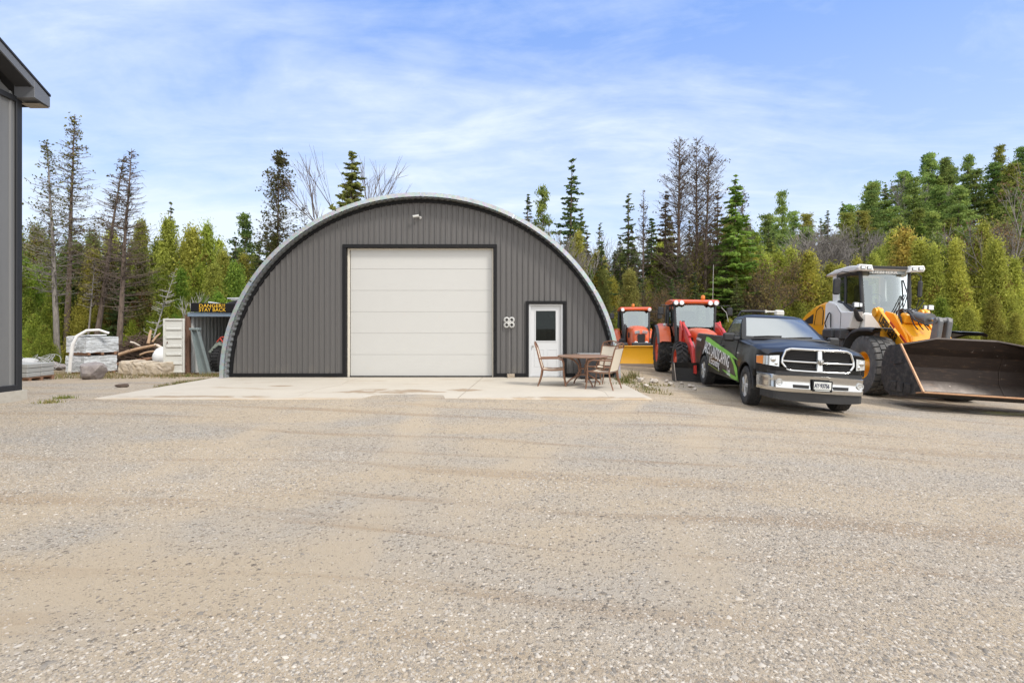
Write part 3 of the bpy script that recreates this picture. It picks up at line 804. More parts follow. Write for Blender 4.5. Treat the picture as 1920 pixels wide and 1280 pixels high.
b.inputs['Base Color'].default_value = (.72, .75, .76, 1); b.inputs['Roughness'].default_value = .3
al = ramp(nt, noise(nt, mapped(nt, co, (1, 1, 4)), 3.0, 6, .65, .6), [(.36, .25), (.6, .9)]); nt.links.new(al, b.inputs['Alpha'])
bump(nt, b, noise(nt, mapped(nt, co, (1, 1, 3)), 9, 4, .6, .5), .5, .03)
WRAP_CLEAR = m
PY = 20.2
X = at(172, PY); z = terrain(X, PY)-.01
paver_cube('wrapped grey paver pallet on the ground, under another one by the drain pipe', X, PY, z, -.38, 1.12, 1.12, .60, True, 3)
paver_cube('wrapped grey paver pallet stacked on top of another one, foam board on it', X+.03, PY+.02, z+.755, -.35, 1.14, 1.12, .58, True, 9)
sh_ = MB(); sh_.box((X-.1, PY-.1, z+1.50), (1.0, .8, .05), (.02, -.06, -.3), .01)
tag(sh_.build('foam_board', mat('white_foam', (.70, .70, .68), .6)), 'white foam board lying on top of the stacked paver pallets', 'board')
pp = MB(); bx = at(134, 19.3); gz = terrain(bx, 19.3)
pp.tube([(bx, 19.2, gz+.0), (bx+.06, 19.2, gz+.6), (bx+.14, 19.2, gz+1.15), (bx+.22, 19.3, gz+1.45), (bx+.42, 19.5, gz+1.66), (bx+.72, 19.7, gz+1.68), (bx+.95, 19.9, gz+1.55)], [.06, .06, .06, .06, .055, .05, .05], 10)
tag(pp.build('drain_pipe', mat('white_pipe', (.70, .69, .66), .4, dirt=(.5, .45, .38)), smooth=True), 'white flexible drain pipe arched over the front of the stacked pallets', 'pipe')
# low pallet beside the left building
X = at(42, 15.3); paver_cube('low pallet of unwrapped green-grey pavers beside the left building', X, 15.3, terrain(X, 15.3), .1, 1.05, 1.0, .40, False, 21, courses=3)
# rocks
ROCK = mat('grey_boulder', (.23, .20, .19), .9, dirt=(.40, .36, .32), dirt_amt=.5, dirt_scale=4, bmp=.8, bscale=18)
def boulder(label, X, Y, s, seed, m=ROCK, sc=(1, .9, .75), group=None, sink=.15):
    import bmesh
    bm = bmesh.new(); bmesh.ops.create_icosphere(bm, subdivisions=3, radius=s)
    r = random.Random(seed); pl_ = [(Vector((r.gauss(0, 1), r.gauss(0, 1), r.gauss(0, .8))).normalized(), r.uniform(.55, .85)) for _ in range(11)]
    for v in bm.verts:
        d = v.co.normalized(); k = 1.0
        for n_, t_ in pl_:
            q_ = d.dot(n_)
            if q_ > 0: k = min(k, t_/q_)
        v.co = d*s*k*(1+r.uniform(-.02, .02)); v.co = Vector((v.co.x*sc[0], v.co.y*sc[1], v.co.z*sc[2]))
    me = bpy.data.meshes.new('boulder'); bm.to_mesh(me); bm.free(); me.materials.append(m)
    o = bpy.data.objects.new('boulder', me); COL.objects.link(o); zmin = min(v.co.z for v in me.vertices)
    o.location = (X, Y, terrain(X, Y)-zmin*(1-sink)); o.rotation_euler = (0, 0, r.uniform(0, 6))
    return tag(o, label, 'boulder', group)
boulder('angular grey-brown boulder on the dirt in front of the paver pallets', at(176, 15.6), 15.6, .40, 5, sc=(1.15, .9, .85))
# junk heap at the wood's edge: wrapped bundles of stone and tangled wire
hp = thing('stone_bundle', 'heap of wire-wrapped rubble and dark bags by the trees at far left', 'rubble heap', (at(74, 21), 21, terrain(at(74, 21), 21)))
q = MB(); r = random.Random(4)
for k in range(26):
    q.sphere((r.uniform(-.75, .75), r.uniform(-.4, .4), r.uniform(.02, .26)), r.uniform(.12, .22), 8, 6, (1.2, 1, r.uniform(.6, 1)))
q.build('rubble', ROCK, hp, True)
q = MB(); 
for k in range(4): q.sphere((-.1+.28*k, -.42, .16), .2, 10, 8, (1, .7, .8))
q.build('dark_bag', mat('black_bag', (.02, .02, .022), .35), hp, True)
q = MB()
for k in range(16):
    a = r.uniform(0, 6.28); c0 = Vector((r.uniform(-.6, .6), r.uniform(-.3, .2), .35)); rad = r.uniform(.25, .55)
    ax = Vector((r.uniform(-1, 1), r.uniform(-1, 1), r.uniform(.3, 1))).normalized(); u = ax.orthogonal().normalized(); w_ = ax.cross(u)
    q.tube([c0+u*rad*math.cos(t*.45)+w_*rad*math.sin(t*.45)*.7 for t in range(15)], .009, 5, False)
q.build('loose_wire', mat('grey_wire', (.42, .42, .40), .6), hp)
boulder('pale boulder at the foot of the rubble heap at far left', at(52, 19.5), 19.5, .5, 15, mat('pale_boulder', (.42, .42, .41), .9, bmp=.5, dirt=(.2, .2, .2)), (1, .9, .7))
# concrete blocks in a row by the container
BLK = mat('weathered_block', (.40, .33, .24), .92, dirt=(.60, .54, .46), dirt_amt=.45, dirt_scale=3, bmp=.8, bscale=12)
for k, (px, lab) in enumerate(((249, 'weathered tan concrete block at the left end of the row of three'), (273, 'weathered tan concrete block in the middle of the row of three'), (302, 'weathered tan concrete block nearest the container, right end of three'))):
    Y = 19.2-.35*k; X = at(px, Y)
    rough_block('concrete_block', (.50 if k < 2 else .62, 1.0, .50), BLK, (X, Y, terrain(X, Y)+.27-.03*k), .12, 5, .022, 30+k, lab, 'concrete block', 'row of concrete blocks')
# white tank behind
tk = thing('propane_tank', 'white round-ended tank half hidden behind the open container door', 'tank', (at(318, 20.6), 20.6, terrain(at(318, 20.6), 20.6)+.62))
q = MB(); q.lathe([(0, -.62), (.2, -.58), (.38, -.42), (.44, -.2), (.44, .9), (.38, 1.1), (0, 1.25)], (0, 0, 0), 'x', 24, False); q.build('tank_body', mat('tank_white', (.78, .78, .76), .35), tk, True)
for x in (0, .7): MB().box((x, 0, -.5), (.12, .6, .3)).build('saddle', mat('saddle_grey', (.3, .3, .3), .6), tk)
# brush pile: pale logs lying over a tangle of roots and sticks
BARKP = [mat('peeled_log', (.42, .28, .17), .85, var=.25, dirt=(.22, .13, .08), dirt_amt=.4, dirt_scale=5, bmp=.5), mat('brown_log', (.22, .12, .07), .9, var=.3, dirt_scale=6, bmp=.6), mat('grey_log', (.55, .48, .40), .85, var=.2, dirt_scale=6)]
r = random.Random(12); bpX, bpY = at(275, 23.5), 23.5; bz = terrain(bpX, bpY)
q = MB()
for k in range(700):
    x = r.uniform(-1.9, 1.5); y = r.uniform(-.8, .9); hmax = 1.6*math.exp(-((x+.1)/1.7)**2)
    p = Vector((x, y, r.uniform(.0, hmax))); d_ = Vector((r.gauss(0, 1), r.gauss(0, .6), r.gauss(0, .45))).normalized()*r.uniform(.25, .7)
    q.tube([p-d_, p+Vector((0, 0, r.uniform(-.08, .08))), p+d_], [.022*r.uniform(.5, 1.4), .02, .006], 5)
o = q.build('brush_tangle', mat('dark_sticks', (.085, .055, .038), .95, var=.5, dirt_scale=3)); o.location = (bpX, bpY, bz)
tag(o, 'tangle of dark sticks and roots in the brush pile by the trees', 'brush', kind='stuff')
logs = [((-.5, -1.0, .62), (1.1, -.9, .95), .11, 0), ((1.0, -.9, .95), (1.5, -.85, .72), .10, 2), ((-.2, -1.05, .3), (.9, -1.0, .5), .10, 1), ((.3, -1.0, .25), (1.4, -1.1, .62), .08, 1),
        ((-.1, -.9, 1.05), (.35, -.6, .8), .06, 2), ((.75, -.95, 1.0), (.7, -.7, 1.45), .09, 0), ((.9, -.9, 1.05), (1.05, -.6, 1.35), .06, 0), ((-.9, -.95, .2), (.1, -1.1, .4), .09, 1), ((.2, -1.15, .12), (1.2, -1.2, .2), .1, 0), ((-1.5, -.8, .3), (-.7, -1, .5), .07, 1), ((.5, -1.1, .62), (1.2, -1.0, .75), .06, 0)]
lnames = ['long peeled tan log lying across the brush pile', 'bleached grey log end at the right of the brush pile', 'brown log low in the front of the brush pile', 'thin brown log slanting up to the right in the brush pile', 'short bleached stick on top of the brush pile', 'splintered upright stump on top of the brush pile', 'thin splintered branch beside the upright stump of the brush pile', 'brown log at the lower left of the brush pile', 'tan log on the ground before the brush pile', 'dark brown log at the far left of the brush pile', 'thin tan stick below the bleached log end of the brush pile']
for (a, b_, rad, mi), lb_ in zip(logs, lnames):
    a, b_ = Vector((a[0], a[1], a[2]*1.3)), Vector((b_[0], b_[1], b_[2]*1.3)); q = MB(); mid = (a+b_)/2+Vector((0, 0, .04))
    rad *= .72; q.tube([a, a.lerp(mid, .5)+Vector((0, .02, .02)), mid, mid.lerp(b_, .6), b_], [rad, rad*.95, rad*.9, rad*.85, rad*.7], 9)
    o = q.build('log', BARKP[mi], None, True, 50); o.location = (bpX, bpY, bz); tag(o, lb_, 'log', 'logs of the brush pile')
# ------------------------------------------------------------------ shipping container with an open leaf
CY = 19.0; cxl, cxr = at(357, CY), at(357, CY)+2.3; cz = terrain(at(380, CY), CY)-.05; CH = 2.32
CGR = mat('container_grey', (.42, .43, .42), .6, dirt=(.20, .13, .085), dirt_amt=.22, dirt_scale=2.5, var=.1)
CBL = mat('container_blue_frame', (.17, .23, .30), .55, dirt=(.25, .13, .07), dirt_amt=.3)
RUST = mat('rusty_steel', (.13, .07, .045), .85, var=.3, dirt_scale=8)
ct = thing('shipping_container', 'old grey shipping container open at the front with one leaf swung out left', 'container', (cxl, CY, cz))
W = cxr-cxl; q = MB()
def corr(x, y0, y1, z0, z1, along, amp=.035):
    n = int((y1-y0)/.06); rows = []
    for i in range(n+1):
        t = y0+(y1-y0)*i/n; off = amp*((i // 2) % 2)
        p = (x+off, t) if along == 'y' else (t, x+off)
        rows.append([(p[0], p[1], z0), (p[0], p[1], z1)])
    q.grid(rows)
corr(.02, 0, 6, .12, CH, 'y'); corr(W-.06, 0, 6, .12, CH, 'y'); corr(5.96, 0, W, .12, CH, 'x')
q.box((W/2, 3, .08), (W, 6, .08)); q.box((W/2, 3, CH+.02), (W, 6, .04))
q.build('corrugated_shell', CGR, ct)
q = MB(); q.box((W/2, -.04, CH-.02), (W+.1, .12, .16), bev=.01); q.build('header_beam', CBL, ct)
q = MB(); q.box((W/2, -.03, .06), (W+.1, .1, .12), bev=.01); q.build('sill_beam', RUST, ct)
q = MB(); q.box((-.03, -.04, CH/2-.05), (.10, .12, CH-.1), bev=.01); q.box((-.12, -.06, CH/2), (.05, .05, CH-.06)); q.build('corner_post', RUST, ct)
q = MB()
for z in (.45, .9, 1.35, 1.8): q.tube([(-.09, -.11, z-.06), (-.09, -.11, z+.06)], .03, 8)
q.tube([(-.09, -.11, .15), (-.09, -.11, CH-.2)], .014, 8)
q.build('hinge_bar', RUST, ct)
# inside of left wall seen white-grey; door leaf opened outwards by ~150 degrees, facing us
lf_ = bpy.data.objects.new('door_leaf', None)
DL = MB(); dw, dh = .70, CH-.32
prz = [0, .08, .10, .30, .33, .36, .62, .65, .70, 1.10, 1.13, 1.18, 1.42, 1.45, 1.50, 1.80, 1.84, 1.88, dh]
DL.box((-dw/2, 0, dh/2), (dw, .03, dh))
for x in (-dw+.03, -.03): DL.box((x, -.03, dh/2), (.06, .05, dh), bev=.008)
for z in (.03, dh-.03): DL.box((-dw/2, -.03, z), (dw-.122, .048, .06), bev=.008)
for z in (.34, .68, .98, 1.30, 1.62): DL.prism([(-.09, z-.05), (-.09, z+.05), (-dw+.09, z+.05), (-dw+.09, z-.05)], -.015, -.05, 'y', .02)
dl = DL.build('door_leaf', mat('leaf_pale_grey', (.58, .58, .54), .55, dirt=(.30, .22, .15), dirt_amt=.15, dirt_scale=3), ct)
bpy.data.objects.remove(lf_)
dl.location = (-.14, -.10, .14); dl.rotation_euler = (0, 0, .25)
q = MB(); q.box((-dw*.8, -.06, 1.12), (.03, .03, .06)); q.tube([(-dw/2, -.03, dh), (-dw/2, -.03, dh+.05)], .02, 6); q.tube([(-.1, -.03, dh), (-.1, -.03, dh+.05)], .02, 6); q.build('door_latch', RUST, dl)
# things in and on the container
q = MB(); x0 = at(367, CY-.1)-cxl
for y in (-.13, .0):
    pass
q.prism([(x0-.02, 1.72), (x0+.24, 1.72), (x0+.68, .10), (x0+.30, .10)], -.28, -.25, 'y')
q.prism([(x0-.02, 1.72), (x0+.02, 1.72), (x0+.34, .10), (x0+.30, .10)], -.38, -.28, 'y'); q.prism([(x0+.20, 1.72), (x0+.24, 1.72), (x0+.68, .10), (x0+.64, .10)], -.38, -.28, 'y')
q.box((x0+.11, -.31, 1.76), (.36, .16, .08), bev=.01)
o = q.build('steel_channel', mat('grey_green_steel', (.20, .24, .24), .5, dirt=(.12, .1, .08))); o.location = (cxl, CY, cz)
tag(o, 'grey-green steel channel leaning in the container opening', 'steel channel')
vx = at(412, CY+.6)-cxl
sv = thing('utility_vehicle', 'black-tyred utility vehicle with red frame parked inside the container', 'utility vehicle', (cxl+vx+.1, CY+.5, cz+.12))
for dx in (0, .9):
    q = MB(); q.lathe([(.2, -.13), (.40, -.15), (.46, -.11), (.48, 0), (.46, .11), (.40, .15), (.2, .13)], (dx, 0, .48), 'x', 28)
    for k in range(26):
        a = k*2*PI/26; q.box((dx, .475*math.cos(a), .48+.475*math.sin(a)), (.27, .05, .035), (a, 0, 0))
    q.build('tyre', mat('tyre_black', (.018, .018, .019), .75, dirt=(.12, .10, .08), dirt_amt=.2), sv, True, 40)
q = MB(); q.box((.45, .7, .75), (1.1, 1.6, .5), bev=.06); q.build('body_shell', mat('utv_dark', (.05, .055, .05), .5), sv)
q = MB(); q.prism([(-.38, .75), (-.05, 1.16), (.2, 1.12), (.2, .98), (0, 1.0), (-.28, .72)], -.2, .2, 'y', .02); q.build('fender', mat('utv_grey_green', (.26, .30, .26), .5), sv)
q = MB(); q.tube([(-.02, -.22, 1.15), (.12, -.2, 1.32), (.6, -.2, 1.36)], .028, 8); q.tube([(.10, -.22, 1.28), (.35, -.24, .98), (.45, -.24, .85)], .028, 8); q.build('red_guard', mat('utv_red', (.45, .05, .03), .4), sv, True)
# plough/spreader on the roof with warning board
sb = thing('salt_spreader', 'black salt spreader with silver cover lying on the container roof', 'spreader', (cxl+.3, CY+.6, cz+CH+.04))
q = MB(); q.prism([(-.05, .02), (1.9, .02), (1.9, .50), (1.1, .52), (.5, .34), (-.05, .34)], 0, .9, 'y', .03); q.build('hopper', mat('spreader_black', (.02, .02, .022), .5, dirt=(.1, .09, .08)), sb)
q = MB(); q.prism([(-.1, .12), (.02, .46), (.42, .40), (.60, .34), (.60, .20), (.1, .12)], -.03, .1, 'y', .02); q.build('silver_cover', mat('silver_tarp', (.55, .56, .57), .35, .3, var=.2), sb)
q = MB(); q.tube([(.7, .1, .58), (1.7, .1, .60)], .03, 8); q.box((1.2, .12, .55), (.7, .1, .08)); q.build('light_rail', mat('rail_silver', (.5, .5, .5), .4, .5), sb)
q = MB(); q.tube([(.62, -.02, .3), (.9, -.1, .36), (1.4, -.05, .36), (1.9, 0, .3)], .02, 6); q.build('hose_line', BLACK, sb)
wb = thing('warning_board', 'black board with yellow danger lettering on the container roof', 'sign', (cxl+.12, CY-.12, cz+CH+.06))
q = MB(); q.box((.85, 0, .17), (1.75, .05, .34), (0, .02, 0), .01); q.build('board', BLACK, wb)
YEL = mat('sign_yellow', (.75, .45, .03), .5)
for k, (s_, z_) in enumerate((('DANGER!!', .18), ('STAY BACK', .03))):
    text_mesh(s_, .185, YEL, 'lettering', wb, frame((.29, -.03, z_), (1, 0, 0), (0, 0, 1), (0, -1, 0)), .003, sx=1.0 if k else 1.12, offset=.001, space=1.05)
# ------------------------------------------------------------------ vehicle helpers
TYRE = mat('tyre_rubber', (.022, .022, .023), .75, dirt=(.17, .145, .115), dirt_amt=.35, dirt_scale=4, bmp=.2)
TYREP = mat('tyre_dusty', (.085, .083, .08), .85, dirt=(.24, .21, .18), dirt_amt=.4, dirt_scale=3, bmp=.3)
CHROME = mat('chrome', (.55, .55, .54), .12, 1.0, dirt=(.35, .29, .22), dirt_amt=.15, dirt_scale=3, var=.03)
ALLOY = mat('alloy_rim', (.58, .57, .54), .35, .55, dirt=(.22, .18, .14), dirt_amt=.25, dirt_scale=6)
PLASTIC = mat('black_plastic', (.02, .02, .021), .5, dirt=(.13, .11, .09), dirt_amt=.2)
GLASS_D = mat('dark_glass', (.02, .025, .025), .03, spec=1.0)
LAMP = mat('lamp_clear', (.62, .64, .64), .12, .6, var=.35, dirt_scale=22)
AMBER = mat('amber_lens', (.70, .24, .05), .2)
MIRR = mat('mirror_glass', (.5, .52, .54), .04, 1.0)
def make_wheel(parent, pos, Rr, W, rimR, rimmat, kind, side, tyremat=None, dish=.06, spokes=0, steer=0):
    """part 'wheel' (rim and hub) with sub-part 'tyre'; side -1 = local -y is the outer face"""
    tm = tyremat or TYRE; s = side; h = W/2
    rm = MB()
    prof = [(rimR*1.0, -h*.80), (rimR*1.03, -h*.83), (rimR*1.03, -h*.76), (rimR*.93, -h*.74), (rimR*.88, -h*.50+dish), (rimR*.55, -h*.55+dish), (rimR*.38, -h*.62), (rimR*.30, -h*.80), (0, -h*.82), (0, h*.5), (rimR*.9, h*.7), (rimR, h*.8)]
    if spokes:
        prof = [(rimR, -h*.80), (rimR*1.03, -h*.84), (rimR*1.03, -h*.76), (rimR*.93, -h*.72), (rimR*.90, -h*.30), (0, -h*.28), (0, h*.5), (rimR*.9, h*.7), (rimR, h*.8)]
    rm.lathe([(r, t*(1 if s < 0 else -1)) for r, t in prof], (0, 0, 0), 'y', 36, False)
    if spokes:
        for k in range(spokes):
            a = 2*PI*k/spokes
            for da in (-.09, .09):
                c_, sn = math.cos(a+da), math.sin(a+da)
                rm.tube([(c_*rimR*.15, s*h*.80, sn*rimR*.15), (c_*rimR*.55, s*h*.84, sn*rimR*.55), (c_*rimR*.96, s*h*.76, sn*rimR*.96)], [rimR*.11, rimR*.085, rimR*.12], 6, flat=.8)
        rm.lathe([(0, s*h*.92), (rimR*.2, s*h*.90), (rimR*.26, s*h*.75), (rimR*.26, 0)], (0, 0, 0), 'y', 20, False)
    else:
        for k in range(10):
            a = 2*PI*k/10
            rm.cyl((math.cos(a)*rimR*.46, s*(h*.42-dish), math.sin(a)*rimR*.46), (math.cos(a)*rimR*.46, s*(h*.60-dish*.5), math.sin(a)*rimR*.46), rimR*.035, n=6)
    wh = rm.build('wheel', rimmat, parent, True, 35); wh.location = pos; wh.rotation_euler = (0, 0, steer)
    t = MB(); sh = (Rr-rimR)
    pr = [(rimR, -h*.80), (rimR+sh*.2, -h*.95), (rimR+sh*.55, -h*1.0), (rimR+sh*.85, -h*.93), (Rr-.012, -h*.80), (Rr-.012, h*.80), (rimR+sh*.85, h*.93), (rimR+sh*.55, h*1.0), (rimR+sh*.2, h*.95), (rimR, h*.80)]
    if kind == 'block': pr = [(r if r < Rr-.02 else Rr-.06, y) for r, y in pr]
    if kind == 'lug': pr = [(r if r < Rr-.02 else Rr-.05, y) for r, y in pr]; pr[3] = (rimR+sh*.74, pr[3][1]); pr[6] = (rimR+sh*.74, pr[6][1])
    t.lathe(pr, (0, 0, 0), 'y', 44, True)
    def block(a0, a1, y0, y1, r0, r1, skew=0):
        vs = []
        for a, y, r in ((a0, y0, r0), (a1, y0, r0), (a1+skew, y1, r0), (a0+skew, y1, r0), (a0, y0, r1), (a1, y0, r1), (a1+skew, y1, r1), (a0+skew, y1, r1)):
            vs.append((r*math.cos(a), y, r*math.sin(a)))
        t.add(vs, [(0, 3, 2, 1), (4, 5, 6, 7), (0, 1, 5, 4), (1, 2, 6, 5), (2, 3, 7, 6), (3, 0, 4, 7)])
    if kind == 'at':
        n = 46
        for k in range(n):
            a = 2*PI*k/n; w_ = 2*PI/n*.74
            for j, (y0, y1) in enumerate(((-.98, -.62), (-.56, -.2), (-.15, .15), (.2, .56), (.62, .98))):
                off = (j % 2)*PI/n
                if j in (0, 4):
                    block(a+off, a+off+w_, y0*h*.86, y1*h*.86, Rr-.04, Rr-.002 if k % 2 else Rr-.008, 0)
                else: block(a+off, a+off+w_, y0*h*.86, y1*h*.86, Rr-.03, Rr, .02)
    elif kind == 'lug':
        n = 21
        for k in range(n):
            a = 2*PI*k/n; lw = 2*PI/n*.40
            for sg in (-1, 1):
                off = a+(PI/n if sg > 0 else 0)
                for q in range(4):
                    u0, u1 = q/4, (q+1)/4; sk = lambda u: -.26*u**.8
                    block(off+sk(u0), off+lw+sk(u0), sg*h*(-.06+1.0*u0*.96), sg*h*(-.06+1.0*u1*.96), Rr-.075, Rr-.02*u1**3, sk(u1)-sk(u0))
                block(off+sk(1), off+lw+sk(1), sg*h*.90, sg*h*.97, rimR+sh*.62, Rr-.045, 0)
    elif kind == 'block':
        n = 26
        for k in range(n):
            a = 2*PI*k/n; w_ = 2*PI/n*.80
            for j in range(4):
                y0 = -.94+j*.47; off = (j % 2)*PI/n
                block(a+off, a+off+w_, (y0+.025)*h, (y0+.445)*h, Rr-.075, Rr-(.012 if j in (0, 3) else 0), .03 if j < 2 else -.03)
            for sg in (-1, 1):
                block(a+(PI/n if sg > 0 else 0), a+(PI/n if sg > 0 else 0)+w_, sg*h*.92, sg*h*.965, Rr-.16, Rr-.02, 0)
    t.build('tyre', tm, wh, True, 30)
    return wh
def bend(o, fn):
    for v in o.data.vertices: v.co = fn(v.co)
    o.data.update()
def mirror_y(mb):
    n = len(mb.v); mb.add([(x, -y, z) for x, y, z in mb.v], [tuple(reversed(f)) for f in mb.f]); return mb

# ------------------------------------------------------------------ black pickup truck
TM = pose(5.725, 10.326, -.225, -.135, -.008, .050) @ Matrix.Diagonal((1, .955, 1, 1))
trk = thing('pickup_truck', 'black regular-cab pickup truck with green and white landscaping lettering on its side', 'pickup truck', mat=TM)
m, nt, b = newmat('truck_black_paint'); co = objco(nt)
fl = nt.nodes.new('ShaderNodeTexVoronoi'); fl.inputs['Scale'].default_value = 900; nt.links.new(co, fl.inputs['Vector'])
cc = mixc(nt, noise(nt, co, 1.5, 5, .6), (.009, .009, .009), (.015, .015, .015))
zz_ = nt.nodes.new('ShaderNodeSeparateXYZ'); nt.links.new(co, zz_.inputs[0])
dz = mathn(nt, 'ADD', zz_.outputs[2], mathn(nt, 'MULTIPLY', noise(nt, co, 3, 6, .7), .5))
df = ramp(nt, dz, [(.55, .45), (.95, 0)])
nt.links.new(mixc(nt, df, cc, (.10, .085, .065)), b.inputs['Base Color'])
b.inputs['Metallic'].default_value = 0; b.inputs['Specular IOR Level'].default_value = .22
nt.links.new(mathn(nt, 'ADD', mathn(nt, 'MULTIPLY', df, .5), .28), b.inputs['Roughness'])
b.inputs['Coat Weight'].default_value = .16; b.inputs['Coat Roughness'].default_value = .04
PAINT = m
WBT = 3.57
def lerp(a, b_, t): return a+(b_-a)*t
def piece(x, tab):
    if x <= tab[0][0]: return tab[0][1]
    for (xa, a), (xb, b_) in zip(tab, tab[1:]):
        if x <= xb:
            t = (x-xa)/(xb-xa); t = t*t*(3-2*t) if len(tab) > 3 else t
            return lerp(a, b_, t)
    return tab[-1][1]
HW = [(-4.95, .955), (-4.7, .985), (.15, 1.0), (.5, .985), (.72, .95), (.86, .89)]
ZT = [(-4.95, 1.37), (-2.2, 1.345), (-1.4, 1.31), (-.6, 1.28), (.2, 1.225), (.6, 1.165), (.86, 1.09)]
def zbot(x):
    z = .40 if x < .45 else .76
    if x < -4.2: z = .50
    for xc in (0, -WBT):
        d_ = abs(x-xc)
        if d_ < .485: z = max(z, .40+math.sqrt(.485**2-d_**2))
    return z
def ysurf(x, z):
    y = piece(x, HW)
    y -= .055*max(0, (z-1.0)/.33)**1.6+.035*max(0, (.72-z)/.32)**1.5
    for xc in (0, -WBT):
        d_ = math.hypot(x-xc, z-.40)
        if d_ < .62: y += .022*(1-max(0, d_-.485)/.135)
    return y
stx = sorted(set([round(-4.95+.09*i, 3) for i in range(65)]+[-2.015, -2.03, -2.05, -2.065]+[-WBT-.485+.97*i/18 for i in range(19)]+[-.485+.97*i/18 for i in range(19)]+[.86]))
stx = [x for x in stx if x <= .861]
rows = []
for x in stx:
    zb_, zt = zbot(x), piece(x, ZT); gap = -2.055 < x < -2.025
    r_ = []
    def SW(y): return .15*sstep(.15, .86, x)*(1-(min(1, abs(y))/.95)**2)
    def ad(y, z): r_.append((x+SW(y), -y, z))
    ad(ysurf(x, zb_)-.20, zb_+.02); ad(ysurf(x, zb_)-.015, zb_)
    for t in (.04, .25, .5, .75, .92, 1.0):
        z = lerp(zb_, zt, t); ad(ysurf(x, z)-(.05 if gap else 0), z)
    yt = ysurf(x, zt)
    if x < -2.04:
        ad(yt-.03, zt+.022); ad(yt-.09, zt+.022); ad(yt-.11, zt-.0); ad(yt-.12, .80); ad(.3, .80); ad(0, .80)
    else:
        k = sstep(-.8, -.3, x)
        ad(yt-.035, zt+.03); ad(yt-.13, zt+.055); ad(.60*yt, zt+.062+.012*k); ad(.47*yt, zt+.098-.01*(1-k)); ad(.3, zt+.112); ad(0, zt+.118)
    rows.append(r_)
bd = MB(); bd.grid(rows)
lastr = rows[-1]; b0 = len(bd.v); bd.add([*lastr, (.985, 0, .95), (.97, 0, .76)], [(i, i+1, len(lastr)) for i in range(len(lastr)-1)]+[(0, len(lastr), len(lastr)+1)])
rr0 = rows[0]; bd.add([*rr0], [tuple(range(1, 10))])
mirror_y(bd)
body = bd.build('body', PAINT, trk, True, 32)
from mathutils.bvhtree import BVHTree
def onside(co, off=.006):
    return Vector((co.x, -ysurf(co.x, co.z)-off, co.z))
# tailgate + rear bumper + underside
q = MB(); q.box((-4.93, 0, .95), (.05, 1.72, .8)); q.box((-2.15, 0, 1.07), (.05, 1.7, .55)); q.build('tailgate', PAINT, trk)
q = MB(); q.box((-5.02, 0, .58), (.22, 1.86, .2), bev=.04); q.build('rear_bumper', CHROME, trk)
q = MB(); q.box((-2.1, 0, .50), (5.3, .9, .22)); q.box((-1.3, 0, .48), (1.6, 1.6, .14)); q.box((0, 0, .40), (.16, 1.5, .14)); q.box((-WBT, 0, .40), (.2, 1.5, .2)); q.box((-.0, 0, .75), (.9, 1.4, .5)); q.box((-WBT, 0, .78), (1.2, 1.5, .1)); q.build('chassis', PLASTIC, trk)
for xc in (0, -WBT):
    for s in (-1, 1):
        make_wheel(trk, (xc, s*.875, .395), .40, .275, .225, ALLOY, 'at', s, spokes=5, steer=(-.05 if xc == 0 else 0))
# wheel arch lips
for xc in (0, -WBT):
    for s in (-1, 1):
        q = MB(); pts = [(xc+.485*math.cos(a), s*(ysurf(xc, 1.0)-.002), .40+.485*math.sin(a)) for a in [PI*(i/18) for i in range(19)]]
        q.tube(pts, .016, 6); q.build('arch_lip', PLASTIC, trk, True)
# cab / greenhouse
def ring(z, xf, xr, y, cf=.16, cr=.03):
    p = []
    for i in range(9):
        u = -1+2*i/8; p.append((xf-cf*u*u, u*y, z))
    for i in range(9):
        u = 1-2*i/8; p.append((xr+cr*u*u, u*y, z))
    return p
cb = MB()
cb.grid([ring(1.33, -.46, -1.99, .905), ring(1.50, -.70, -1.985, .852), ring(1.68, -.965, -1.97, .77), ring(1.80, -1.145, -1.955, .70), ring(1.858, -1.25, -1.93, .64), ring(1.892, -1.37, -1.86, .54), ring(1.905, -1.5, -1.75, .33, .05)], True)
cb.v += []; n0 = len(cb.v); cb.f.append(tuple(range(n0-18, n0)))
cab_ = cb.build('cab', PAINT, trk, True, 40)
cbv = BVHTree.FromPolygons([v.co for v in cab_.data.vertices], [tuple(p.vertices) for p in cab_.data.polygons])
WSG = mat('windscreen_glass', (.35, .37, .365), .04, .85, spec=1.0, var=.04)
def cabproj_x(p, off):
    h_ = cbv.ray_cast(Vector((1.0, p[1], p[2])), Vector((-1, 0, 0))); return (h_[0].x+off, p[1], p[2]) if h_[0] else p
def cabproj_y(p, off, s):
    h_ = cbv.ray_cast(Vector((p[0], s*1.6, p[2])), Vector((0, -s, 0))); return (p[0], h_[0].y+s*off, p[2]) if h_[0] else p
def wsgrid(yb, yt, z0, z1, off):
    g = MB(); g.grid([[cabproj_x((0, u*lerp(yb, yt, v/8)*(1), lerp(z0, z1, v/8)), off) for u in [-1+i/8 for i in range(17)]] for v in range(9)]); return g
wsgrid(.83, .655, 1.375, 1.835, .004).build('windscreen_seal', PLASTIC, trk, True)
wsgrid(.80, .63, 1.405, 1.82, .010).build('windscreen', WSG, trk, True)
